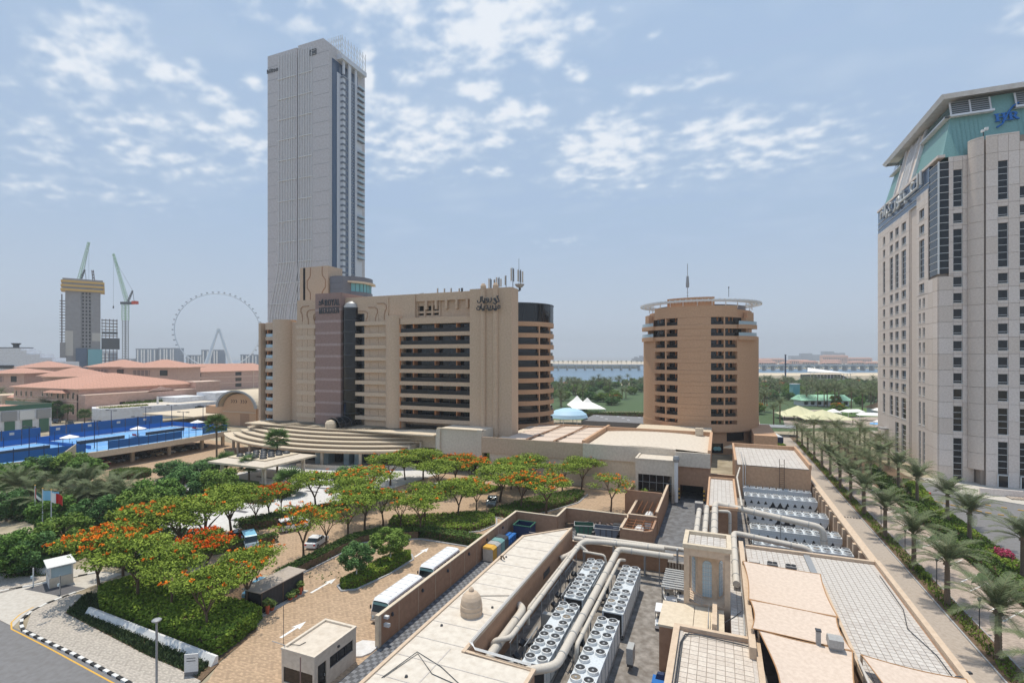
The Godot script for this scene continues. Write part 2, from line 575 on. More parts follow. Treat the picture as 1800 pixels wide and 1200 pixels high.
	mat("terracotta_pot", 176, 92, 66, 0.9)
	mat("bark", 118, 98, 80, 0.95, "patchy", 1.2)
	mat("palm_bark", 136, 118, 98, 0.95, "patchy", 1.5)
	for k in ["foliage", "flame_leaf", "blossom", "palm_leaf"]:
		var m := mat(k, 255, 255, 255, 0.75)
		m.vertex_color_use_as_albedo = true
		m.metallic_specular = 0.25
		m.backlight_enabled = k != "blossom"
		m.backlight = Color(0.10, 0.13, 0.03)

const CA := 0.92521
const SA := 0.37946

# a frame parallel to the shoreline, which runs askew to the street grid: x along the shore, d out to sea
func obl(x: float, d: float, h := 0.0) -> Vector3:
	return v3(x * CA - d * SA, h, -(x * SA + d * CA))

const TURN := 0.38921   # the same frame's turn

func oblpoly(pts: Array) -> PackedVector2Array:
	var q := PackedVector2Array()
	for p in pts:
		var w := obl(p[0], p[1])
		q.append(v2(w.x, w.z))
	return q

func sheet(called: String, pts: Array, y: float, key: String, thick := 0.0) -> MeshInstance3D:
	var b := B.new()
	if thick > 0:
		b.prism(poly(pts), y - thick, y)
	else:
		b.flat(poly(pts), y)
	return setting(called, b, M[key])

func rect(a0: float, a1: float, u0: float, u1: float) -> Array:
	return [[a0, u0], [a1, u0], [a1, u1], [a0, u1]]

# kerb stones laid one by one along a line; some are painted black
func kerb(called: String, pts: Array, stone: float, mats: Array, w := 0.22, h := 0.14) -> void:
	var root := Node3D.new()
	root.name = numbered(called)
	add_child(root, true)
	root.set_meta("kind", "structure")
	var i := 0
	for k in pts.size() - 1:
		var a := V(pts[k][0], pts[k][1])
		var b := V(pts[k + 1][0], pts[k + 1][1])
		var l := a.distance_to(b)
		var m := maxi(1, int(round(l / stone)))
		for j in m:
			var p := a.lerp(b, (j + 0.5) / m)
			var o := MeshInstance3D.new()
			o.name = "kerb_stone"
			o.mesh = unit_box
			o.material_override = mats[i % mats.size()]
			root.add_child(o, true)
			o.transform = Transform3D(Basis(Vector3.UP, atan2(-(b.z - a.z), b.x - a.x)) * Basis.from_scale(v3(l / m - 0.015, h + 0.1, w)), p + v3(0, h / 2 - 0.05, 0))
			i += 1

func ground_and_roads() -> void:
	var b := B.new()
	b.flat(oblpoly([[-3500, -400], [3500, -400], [3500, 5500], [-3500, 5500]]), -3.2)
	setting("seabed", b, M.sand)
	b = B.new()
	b.flat(oblpoly([[-3500, 300], [3500, 300], [3500, 5500], [-3500, 5500]]), -1.2)
	var wn := NoiseTexture2D.new()
	wn.width = 512
	wn.height = 512
	wn.seamless = true
	wn.as_normal_map = true
	wn.bump_strength = 5.0
	wn.noise = FastNoiseLite.new()
	wn.noise.frequency = 0.03
	M.sea.normal_enabled = true
	M.sea.normal_texture = wn
	M.sea.normal_scale = 0.7
	M.sea.uv1_triplanar = true
	M.sea.uv1_world_triplanar = true
	M.sea.uv1_scale = v3(0.02, 0.02, 0.02)
	setting("sea", b, M.sea)
	b = B.new()
	b.prism(oblpoly([[-3000, -400], [3000, -400], [3000, 1150], [330, 900], [240, 585], [110, 552], [-330, 545], [-420, 760], [-3000, 900]]), -3.0, -0.03)
	setting("ground", b, M.land)
	b = B.new()
	b.flat(oblpoly([[-330, 500], [260, 500], [250, 590], [110, 560], [-330, 552]]), 0.0)
	setting("beach", b, M.sand)
	# the street at the front and the hotel's entrance
	sheet("street", [[-200, -40], [-28, -40], [-28, 26.5], [-40, 27.2], [-66.5, 28.9], [-78.5, 29.6], [-82, 30.4], [-200, 36]], 0.0, "asphalt")
	sheet("entrance_drive", [[-79.5, 29.8], [-68.0, 29.0], [-70.4, 31.2], [-70.9, 35.5], [-71.5, 41.5], [-79.5, 40]], 0.006, "concrete")
	sheet("entrance_cobbles", [[-77.8, 34.2], [-71.6, 34.8], [-71.2, 37.2], [-77.2, 36.6]], 0.012, "stone_dark")
	sheet("street_pavement", [[-66.0, 29.15], [-48, 28.0], [-41.2, 27.4], [-41.4, 30.2], [-45, 30.6], [-50, 30.9], [-66.2, 32.6], [-69.4, 36.0], [-70.6, 35.6], [-70.3, 31.6]], 0.12, "pale_pavers", 0.2)
	sheet("pavement_beyond_drive", [[-82, 30.7], [-79.8, 30.2], [-78.6, 34.5], [-78, 38], [-82, 36], [-95, 34], [-95, 32.5]], 0.12, "pale_pavers", 0.2)
	sheet("shrub_bed", [[-41.4, 30.2], [-45, 30.6], [-50, 30.9], [-66.2, 32.4], [-69.2, 36.2], [-64, 38], [-63.3, 33.8], [-42.3, 32.6]], 0.10, "soil", 0.2)
	sheet("planted_bed", [[-69, 38], [-64, 33.5], [-42.5, 32.6], [-43.8, 38.0], [-46.6, 40], [-46.6, 47.0], [-62, 45.5], [-70, 44]], 0.02, "soil")
	kerb("street_kerb", [[-70.9, 36.0], [-70.7, 33.1], [-70.0, 31.4], [-68.9, 30.1], [-67.4, 29.4], [-65.8, 28.9], [-56, 28.4], [-48, 27.8], [-40, 27.2]], 0.75, [M.kerb_white, M.kerb_black], 0.28, 0.16)
	kerb("entrance_kerb", [[-83, 31.3], [-80.4, 31.4], [-78.6, 34.4], [-76.8, 37.2], [-75, 40.4]], 1.0, [M.kerb_white, M.kerb_white, M.kerb_black], 0.25, 0.14)
	b = B.new()
	for s in [[[-71.3, 32.2], [-70.6, 30.7]], [[-70.6, 30.7], [-69.3, 29.4]], [[-69.3, 29.4], [-67.6, 28.7]], [[-67.6, 28.7], [-60, 28.2]], [[-60, 28.2], [-40, 26.6]]]:
		strip(b, s[0], s[1], 0.14, 0.008)
	setting("yellow_road_line", b, M.line_yellow)
	# paved lots
	sheet("bus_lot", [[-41.0, 30.6], [-41.4, 27.2], [-24, 26], [-24, 40], [-30.7, 40.6], [-30.7, 66.5], [-33, 66.6], [-42.6, 66.6], [-49.6, 62.0], [-50.0, 49], [-46.2, 46.8], [-45.6, 40.6], [-43.6, 37.2], [-42.3, 32.4]], 0.008, "beige_pavers")
	sheet("car_park", [[-75, 45], [-50, 49], [-50, 62], [-42.6, 66.6], [-30.9, 66.6], [-30.9, 76.2], [-23.6, 77.2], [-23.6, 81.2], [-13.2, 81.3], [-15, 92], [-16, 108.5], [-64, 108.5], [-66, 84], [-69, 72], [-78, 60]], 0.004, "beige_pavers")
	sheet("deck_drive", [[-132, 62], [-112, 62], [-108, 82], [-108, 100], [-143, 118], [-172, 122], [-172, 74], [-142, 60]], 0.004, "beige_pavers")
	sheet("forecourt", [[-125, 52], [-80, 50], [-69, 64], [-66, 84], [-62, 108], [-90, 112], [-108, 108], [-108, 90], [-112, 72], [-118, 60]], 0.012, "stone_light")
	sheet("service_alley", [[-30.4, 20], [-24, 20], [-24, 62.5], [-19, 68], [-19, 81], [-23.5, 81], [-23.5, 77.2], [-30.4, 76]], 0.010, "dark_pavers")
	sheet("plant_yard", rect(-19.0, 17, 20, 74.5), 0.004, "yard")
	sheet("service_road", [[-23, 73], [4, 73], [4, 112], [-9, 112], [-13.4, 81.5], [-23, 81]], 0.008, "yard_dark")
	sheet("service_lane", [[18.3, 20], [22.9, 20], [22.9, 205], [16.4, 205], [18.3, 150]], 0.0, "path")
	sheet("palm_strip", rect(22.9, 24.9, 20, 205), 0.14, "soil", 0.2)
	sheet("parking_lane", rect(24.9, 31.5, 20, 190), 0.004, "drive_pavers")
	sheet("hedge_bed", [[31.5, 20], [37.2, 20], [37.6, 122], [41, 138], [40, 190], [31.5, 190]], 0.10, "soil", 0.2)
	sheet("hotel_drive", [[37.2, 20], [90, 20], [90, 124], [57, 124], [46.5, 131], [43, 140], [41, 140], [38.5, 126], [37.4, 118]], 0.006, "asphalt")
	sheet("hotel_forecourt", [[46, 130], [58, 122.5], [90, 123.5], [90, 145], [43, 145], [43, 139]], 0.15, "concrete", 0.25)
	kerb("lane_kerb", [[22.85, 30], [22.85, 190]], 1.6, [M.kerb_grey], 0.2, 0.13)
	kerb("parking_kerb", [[24.95, 30], [24.95, 130]], 1.6, [M.kerb_grey], 0.16, 0.12)
	b = B.new()
	for k in 10:
		b.bu(18.5 + k * 0.44, 18.72 + k * 0.44, 0.004, 0.05, 104.2, 104.6)
	setting("speed_bump", b, M.kerb_black)
	# grass wedges between the slanting parking bays, and the bays' lines
	b = B.new()
	var g := B.new()
	for k in 15:
		var u := 46.0 + k * 7.6
		strip(b, [25.6 + 2.2, u + 0.6], [31.2, u + 4.6], 0.12, 0.012)
		strip(b, [25.6 + 2.2, u + 3.2], [31.2, u + 7.2], 0.12, 0.012)
		if k > 3:
			g.prism(poly([[28.9, u + 3.3], [31.5, u + 5.4], [31.5, u + 7.4], [31.0, u + 7.1]]), 0.0, 0.13)
	setting("bay_lines", b, M.line_white)
	setting("bay_grass", g, M.grass_dark, "", "stuff")
	# driving arrows
	for a in [[-40.6, 38.0, 41.4], [-45.0, 46.6, 50.9], [-39.6, 60.5, 64.2], [-36.4, 73.5, 76.6]]:
		b = B.new()
		var w := 0.16
		var x: float = a[0]
		b.flat(poly([[x - w, a[1]], [x + w, a[1]], [x + w, a[2] - 1.3], [x + 0.55, a[2] - 1.5], [x, a[2]], [x - 0.55, a[2] - 1.5], [x - w, a[2] - 1.3]]), 0.016)
		setting("drive_arrow", b, M.line_white)
	# dark stone stripes in the forecourt
	b = B.new()
	for s in [[-81, 84.4, 6, 0.9], [-80.5, 81.6, 3.4, 0.7], [-76, 72, 5, 0.8], [-84, 66, 5, 0.9], [-72.5, 68.4, 4, 0.8], [-90, 75, 6, 0.9], [-78, 62, 5, 1.2], [-86, 58, 6, 0.9], [-93, 62, 4, 1.0], [-97, 70, 6, 0.9], [-101, 76, 8, 0.8], [-100, 82, 9, 0.8], [-101, 87, 8, 0.8], [-74.5, 64, 3, 0.8], [-83, 71, 4, 0.8], [-109, 62, 6, 1.0], [-97, 56, 6, 1.2], [-92, 89, 9, 0.7]]:
		b.flat(poly(rect(s[0], s[0] + s[2], s[1], s[1] + s[3])), 0.018)
	setting("forecourt_stripes", b, M.stone_dark)
	# steps and low walls beside the forecourt
	b = B.new()
	for k in 4:
		b.arc(-84.0, -79.0, 12.0 + k * 0.9, 13.2 + k * 0.9, 95, 165, 0.0, 0.14 + k * 0.15, 14)
	setting("forecourt_steps", b, M.stone_light)
	# lawns and the drive on the hotel's far right
	sheet("lawn_by_drive", [[-108, 76], [-96, 74], [-92, 80], [-96, 84], [-108, 84]], 0.05, "grass")
	sheet("park_lawn", [[-75, 215], [-38, 228], [-38, 250], [-75, 245]], 0.05, "grass")
	sheet("marina_lawn", [[28, 270], [80, 290], [84, 330], [60, 330]], 0.05, "grass")
	b = B.new()
	b.flat(oblpoly([[95, 192], [150, 192], [385, 535], [250, 535]]), 0.02)
	b.flat(oblpoly([[20, 262], [75, 262], [145, 520], [40, 500]]), 0.02)
	setting("park_ground", b, M.grass_dark)
	sheet("beach_walk", [[24, 225], [70, 250], [84, 320], [60, 320], [30, 300]], 0.03, "drive_pavers")
	b = B.new()
	for s in [[[38.4, 122.4], [44, 117]], [[44, 117], [56, 112]], [[44, 124], [60, 117]]]:
		var p0 := V(s[0][0], s[0][1])
		var p1 := V(s[1][0], s[1][1])
		for k in 8:
			var q := p0.lerp(p1, (k + 0.5) / 8)
			b.obox(Transform3D(Basis(Vector3.UP, atan2(-(p1.z - p0.z), p1.x - p0.x)), q + v3(0, 0.08, 0)), v3(0.8, 0.14, 0.22))
	setting("drive_kerb_blocks", b, M.line_yellow)

func strip(b: B, p: Array, q: Array, w: float, y: float) -> void:
	var a := V(p[0], p[1], y)
	var e := V(q[0], q[1], y)
	var s := (e - a).cross(Vector3.UP).normalized() * w / 2
	b.quad(a + s, e + s, e - s, a - s) if (e - a).cross(-s).y > 0 else b.quad(a - s, e - s, e + s, a + s)

func lattice(b: B, p: Vector3, q: Vector3, w0: float, w1: float, bays: int, r: float) -> void:
	var d := (q - p).normalized()
	var s := d.cross(Vector3.UP if absf(d.y) < 0.95 else Vector3.RIGHT).normalized()
	var t := s.cross(d)
	var c := [[1, 1], [-1, 1], [-1, -1], [1, -1]]
	for i in bays:
		var f0 := float(i) / bays
		var f1 := float(i + 1) / bays
		var a := p.lerp(q, f0)
		var e := p.lerp(q, f1)
		for k in 4:
			var o0: Vector3 = (s * c[k][0] + t * c[k][1]) * lerpf(w0, w1, f0) / 2
			var o1: Vector3 = (s * c[k][0] + t * c[k][1]) * lerpf(w0, w1, f1) / 2
			var k2 := (k + 1) % 4
			var x1: Vector3 = (s * c[k2][0] + t * c[k2][1]) * lerpf(w0, w1, f1) / 2
			b.tube([a + o0, e + o1], r, 4)
			b.tube([a + o0, e + x1], r * 0.6, 4)

func far_places() -> void:
	# observation wheel
	var at := obl(-890, 1535)
	var wheel := thing("observation_wheel", "giant pale observation wheel standing on the hazy island beyond the roofs", "ferris wheel", at, atan2(at.x, at.z) + PI)
	var b := B.new()
	var ring: Array = []
	for k in 97:
		ring.append(v3(sin(k * TAU / 96), cos(k * TAU / 96), 0) * 112 + v3(0, 109, 0))
	b.tube(ring, 1.5, 6)
	part(wheel, "rim", b, M.white_paint)
	for k in 48:
		var c := B.new()
		var p := v3(sin(k * TAU / 48), cos(k * TAU / 48), 0) * 116.5 + v3(0, 109, 0)
		c.lathe([v2(0.01, -2.2), v2(2.4, -1.6), v2(3.0, 0), v2(2.4, 1.6), v2(0.01, 2.2)], p, 8)
		part(wheel, "cabin", c, M.metal_grey)
	b = B.new()
	b.tube([v3(0, 109, -9), v3(0, 109, 9)], 7, 12)
	part(wheel, "hub", b, M.white_paint)
	for s in [[-1, -1], [1, -1], [-1, 1], [1, 1]]:
		b = B.new()
		b.tube([v3(s[0] * 34, 0, s[1] * 30), v3(s[0] * 2, 112, s[1] * 9)], 6.2, 8, 3.4)
		part(wheel, "leg", b, M.white_paint)
	b = B.new()
	b.box(-60, 60, 0, 7, -34, 34).box(-130, 110, 0, 3, -20, 20)
	part(wheel, "base", b, M.white_paint)
	# island blocks behind the wheel
	var isl := [[-1466, -1410, 20, 1900, "pale hazy block just past the building site's crane mast"], [-1400, -1325, 58, 1900, "wide hazy apartment block between crane mast and wheel, lower of the tall pair"], [-1316, -1245, 60, 1900, "tallest hazy apartment block beside the wheel's rim"], [-1244, -1140, 34, 1950, "long low hazy block behind the wheel's lower rim"], [-1095, -1030, 52, 1800, "hazy apartment block seen between the wheel's legs"], [-1010, -960, 36, 1900, "low hazy block on the far side of the wheel's legs"], [-960, -890, 34, 1900, "low hazy block where the wheel meets the hotel"], [-1560, -1480, 44, 1880, "hazy block behind the building site's crane"]]
	for i in isl.size():
		var e: Array = isl[i]
		var w: float = e[1] - e[0]
		var t := thing("island_block", e[4], "building", obl((e[0] + e[1]) / 2, e[3]), TURN, "hazy apartment blocks on the island")
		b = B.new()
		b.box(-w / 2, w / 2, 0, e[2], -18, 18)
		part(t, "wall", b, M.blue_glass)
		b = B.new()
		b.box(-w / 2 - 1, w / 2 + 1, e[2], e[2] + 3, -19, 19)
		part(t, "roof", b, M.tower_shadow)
		for k in int(w / 12):
			b = B.new()
			var x := -w / 2 + 5 + k * 12.0 + (k % 2) * 2.5
			b.box(x, x + 4.5, 0, e[2] - 1.0, 18.02, 19)
			part(t, "white_bay", b, M.white_paint)
	b = B.new()
	b.prism(oblpoly([[-1900, 1480], [-700, 1480], [-640, 1600], [-760, 2100], [-1900, 2100]]), -2.0, 0.4)
	setting("island_ground", b, M.sand)
	building_site()
	# stepped building at the far left
	var st := thing("stepped_building", "pale stepped building with dark roof vent at the picture's edge", "building", obl(-455, 450), TURN)
	var x := -60.0
	for s in [[78, 36.2], [5, 34.2], [12, 31], [11, 27.6], [12, 24.2]]:
		b = B.new()
		b.box(x, x + s[0], 0, s[1], -14, 0)
		part(st, "tier", b, M.white_wall)
		x += s[0]
	b = B.new()
	b.box(-4, 17, 36.2, 37.0, -13, -0.5)
	part(st, "roof_edge", b, M.metal_dark)
	b = B.new()
	b.lathe([v2(2.2, 37), v2(2.2, 39), v2(3.6, 40.4), v2(3.6, 40.8), v2(0.01, 40.8)], v3(8, 0, -6), 12)
	part(st, "roof_vent", b, M.metal_dark)
	b = B.new()
	b.box(-30, 12, 18, 21, 0.02, 0.6)
	part(st, "window", b, M.dark_glass)
	# causeway over the sea
	var cw := thing("causeway", "long low causeway bridge on piers crossing the sea", "bridge", obl(0, 1130), TURN)
	b = B.new()
	b.box(-120, 1000, 9.2, 11.4, -9, 9)
	part(cw, "deck", b, M.concrete)
	for k in 56:
		b = B.new()
		b.box(-118 + k * 20.0, -115 + k * 20.0, -2, 9.2, -7, 7)
		part(cw, "pier", b, M.concrete)
	b = B.new()
	b.box(-120, 1000, 11.4, 12.6, 8.4, 9.0)
	part(cw, "parapet", b, M.kerb_white)
	# a spit and an island of sand in the haze, with low villas
	b = B.new()
	b.prism(oblpoly([[300, 780], [460, 760], [900, 760], [900, 905], [330, 905]]), -2, 0.3)
	setting("sand_spit", b, M.sand)
	b = B.new()
	b.prism(oblpoly([[480, 1250], [1500, 1250], [1500, 1420], [480, 1400]]), -2, 0.5)
	setting("sand_bank", b, M.sand)
	b = B.new()
	b.prism(oblpoly([[620, 1620], [2600, 1620], [3600, 4200], [-200, 4200], [60, 2300]]), -2, 0.8)
	setting("far_island", b, M.sand)
	b = B.new()
	b.prism(oblpoly([[30, 1310], [330, 1310], [330, 1350], [30, 1350]]), -2, 6.0)
	setting("breakwater", b, M.land)
	var vl := [[700, 1680, 26, 9], [760, 1700, 40, 12], [850, 1690, 60, 11], [930, 1720, 30, 9], [985, 1680, 52, 13], [1070, 1700, 60, 10], [1150, 1690, 46, 12], [1230, 1720, 60, 10], [1310, 1690, 40, 12], [1000, 2300, 120, 22], [1180, 2350, 160, 20], [1400, 2200, 110, 34], [1560, 2300, 140, 24], [980, 2000, 90, 16], [1120, 1980, 80, 15], [1260, 2000, 70, 15]]
	var vlab := ["first from the round tower", "second from the round tower", "long one by the first palms", "small one behind the palms", "broad one behind the pole", "long one past the pole", "broad one before the far hotel", "long low one towards the corner tower", "last one before the corner tower", "wide grey one far behind", "widest one far behind", "tallest stepped one far behind", "wide one farthest along the shore", "middle row one behind the pole", "middle row one past the pole", "middle row one towards the corner tower"]
	for i in vl.size():
		var e: Array = vl[i]
		var t := thing("shore_villa", "hazy low villa block across the water, " + vlab[i], "building", obl(e[0], e[1], 0.5), TURN, "hazy villas across the water")
		b = B.new()
		b.box(-e[2] / 2.0, e[2] / 2.0, 0, e[3], -12, 12)
		part(t, "wall", b, M.pink_wall)
		b = B.new()
		b.frustum(Rect2(-e[2] / 2.0 - 1, -13, e[2] + 2, 26), e[3], Rect2(-e[2] / 2.0 + 7, -2, e[2] - 14, 4), e[3] + 3.5)
		part(t, "roof", b, M.terracotta)
		for k in int(e[2] / 8):
			b = B.new()
			b.box(-e[2] / 2.0 + 2 + k * 8.0, -e[2] / 2.0 + 5 + k * 8.0, e[3] * 0.3, e[3] * 0.75, 12.02, 12.2)
			part(t, "window", b, M.dark_glass)
	# ghostly towers on the horizon
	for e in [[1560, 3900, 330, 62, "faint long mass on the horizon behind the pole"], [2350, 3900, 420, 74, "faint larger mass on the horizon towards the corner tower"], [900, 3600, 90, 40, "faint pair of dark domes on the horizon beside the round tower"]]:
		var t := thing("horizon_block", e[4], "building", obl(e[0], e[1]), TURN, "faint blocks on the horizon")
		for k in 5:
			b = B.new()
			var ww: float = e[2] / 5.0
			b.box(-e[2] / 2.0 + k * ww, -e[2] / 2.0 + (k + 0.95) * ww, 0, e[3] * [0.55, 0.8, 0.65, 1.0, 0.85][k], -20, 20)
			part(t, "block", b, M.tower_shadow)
	# grandstand with a white roof
	var gs := thing("grandstand", "long white roofed grandstand behind the park trees", "building", obl(372, 600), TURN)
	b = B.new()
	b.box(-24, 24, 0, 3, -14, 10)
	part(gs, "base", b, M.white_wall)
	b = B.new()
	for k in 5:
		b.box(-23, 23, 3, 3.8 + k * 0.9, -12 + k * -0.0, 8 - k * 3.5)
	part(gs, "terrace", b, M.metal_dark)
	for k in 13:
		b = B.new()
		b.box(-24 + k * 3.9, -23.6 + k * 3.9, 0, 9, 9.6, 10)
		part(gs, "post", b, M.white_paint)
	b = B.new()
	b.quad(v3(-29, 11.5, 13), v3(29, 9.2, 13), v3(27, 10.4, -16), v3(-12, 15.5, -16))
	b.quad(v3(-29, 11.0, 13), v3(-12, 15.0, -16), v3(27, 9.9, -16), v3(29, 8.7, 13))
	part(gs, "roof", b, M.tent_white)
	var pl := thing("dark_mast", "tall dark pole rising above the park trees", "pole", obl(306, 566))
	b = B.new()
	b.lathe([v2(0.9, 0), v2(0.75, 31), v2(0.01, 31.2)], Vector3.ZERO, 10)
	part(pl, "shaft", b, M.post_blue)
	b = B.new()
	b.box(-0.9, 0.9, 30.6, 31.2, -0.9, 0.9)
	part(pl, "cap", b, M.metal_dark)
	var tn := thing("glass_kiosk", "narrow teal glass tower between the park trees", "kiosk", obl(190, 340), TURN)
	b = B.new()
	b.box(-2.4, 2.4, 0, 10, -2, 2)
	part(tn, "glass", b, M.teal_glass)
	b = B.new()
	b.box(-2.6, 2.6, 10, 10.4, -2.2, 2.2)
	part(tn, "roof", b, M.white_paint)
	park_pavilions()

func building_site() -> void:
	var at := obl(-525, 620)
	var t := thing("unfinished_tower", "unfinished concrete tower with yellow formwork rings at its top", "building", at, TURN + 0.68)
	t.scale = v3(0.8, 1, 0.7)
	var b := B.new()
	b.box(-21, -3, 0, 112, -16, 6).box(9, 20, 0, 112, -16, 7).box(-3, 9, 0, 112, -16, 3)
	part(t, "core_wall", b, M.raw_concrete)
	b = B.new()
	b.box(-21.3, -12, 30, 60, 6.02, 6.4).box(10, 20.2, 48, 58, 7.02, 7.4)
	part(t, "pale_patch", b, M.concrete)
	for r in 17:
		for k in 3:
			var w := B.new()
			w.box(-1.6 + k * 3.9, 0.4 + k * 3.9, 36 + r * 4.3, 38.4 + r * 4.3, 2.9, 3.06)
			part(t, "window", w, M.void)
	for r in 3:
		b = B.new()
		var g := 1.2 - r * 0.2
		b.box(-25 - g, 24 + g, 108 + r * 5.0, 110.6 + r * 5.0, -20 - g, 10 + g)
		part(t, "formwork_deck", b, M.scaffold_yellow)
		b = B.new()
		b.box(-24, 23, 110.6 + r * 5.0, 113 + r * 5.0, -19, 9)
		part(t, "formwork_screen", b, M.raw_concrete)
	b = B.new()
	b.box(-9, 4, 0, 39, 6.1, 9)
	part(t, "glass_front", b, M.blue_glass)
	b = B.new()
	b.box(5, 22, 0, 38, 7.1, 12)
	part(t, "glass_wing", b, M.teal_glass)
	b = B.new()
	b.box(-27, -21, 0, 46, -10, 8)
	part(t, "side_bay", b, M.raw_concrete)
	b = B.new()
	for k in 15:
		b.box(-27.5, -21.1, 48 + k * 3.4, 48.6 + k * 3.4, -4, 4)
	b.tube([v3(-25, 46, 0), v3(-25, 104, 0)], 0.8, 6)
	part(t, "side_scaffold", b, M.steel_brown)
	b = B.new()
	for k in 20:
		b.box(21, 41, k * 3.9, k * 3.9 + 0.7, -8, 6)
	for x in 5:
		for z in 2:
			b.box(21.4 + x * 4.6, 22.2 + x * 4.6, 0, 76, -7.5 + z * 12.0, -6.7 + z * 12.0)
	part(t, "steel_frame", b, M.steel_brown)
	b = B.new()
	b.box(21, 43.5, 38, 52, 5.9, 6.5).box(22, 41, 57, 60, 5.9, 6.4)
	part(t, "netting", b, M.metal_dark)
	for c in [[v3(-11, 119, -4), v3(0, 0, 0), 1.0, 16.0, "green luffing crane on top of the unfinished tower", 0.0, 48.0, 14.0], [v3(43.5, 0, -10), v3(0, 94, 0), 4.6, 0.0, "tall green tower crane beside the unfinished tower's steel frame", 0.0, 60.0, -15.0]]:
		var p: Vector3 = c[0]
		var cr := thing("tower_crane", c[4], "crane", at + Basis(Vector3.UP, TURN) * p, TURN, "tower cranes at the building site")
		var top: float = c[1].y
		if top > 1:
			b = B.new()
			lattice(b, Vector3.ZERO, v3(0, top - 20, 0), 4.4, 4.4, 24, 0.42)
			part(cr, "mast", b, M.metal_grey)
			b = B.new()
			lattice(b, v3(0, top - 20, 0), v3(0, top, 0), 5.0, 5.0, 6, 0.5)
			part(cr, "climbing_frame", b, M.crane_green)
		b = B.new()
		b.box(-5, 9, top, top + 3, -2, 2)
		part(cr, "slewing_deck", b, M.metal_dark)
		b = B.new()
		b.box(9, 15, top + 0.2, top + 4, -2, 2)
		part(cr, "counterweight", b, M.orange_red if top > 1 else M.metal_dark)
		b = B.new()
		lattice(b, v3(2, top + 3, 0), v3(c[7], top + 3 + c[6], 0), 3.2, 1.6, 14, 0.34)
		part(cr, "jib", b, M.crane_green)
		b = B.new()
		lattice(b, v3(3, top + 3, 0), v3(9, top + 17, 0), 1.6, 1.0, 5, 0.3)
		b.tube([v3(9, top + 17, 0), v3(11, top + 3, 0)], 0.3, 4)
		b.tube([v3(9, top + 17, 0), v3(c[7] * 0.85, top + 3 + c[6] * 0.86, 0)], 0.14, 4)
		part(cr, "back_stay", b, M.metal_dark)
		b = B.new()
		b.tube([v3(c[7], top + 3 + c[6], 0), v3(c[7], top - 2.0, 0)], 0.12, 4)
		b.box(c[7] - 0.5, c[7] + 0.5, top - 5, top - 2, -0.5, 0.5)
		part(cr, "hook", b, M.metal_dark)
	b = B.new()
	lattice(b, v3(12, 121, -4), v3(10.5, 136, -4), 2.4, 2.0, 4, 0.5)
	part(t, "placing_boom", b, M.steel_brown)

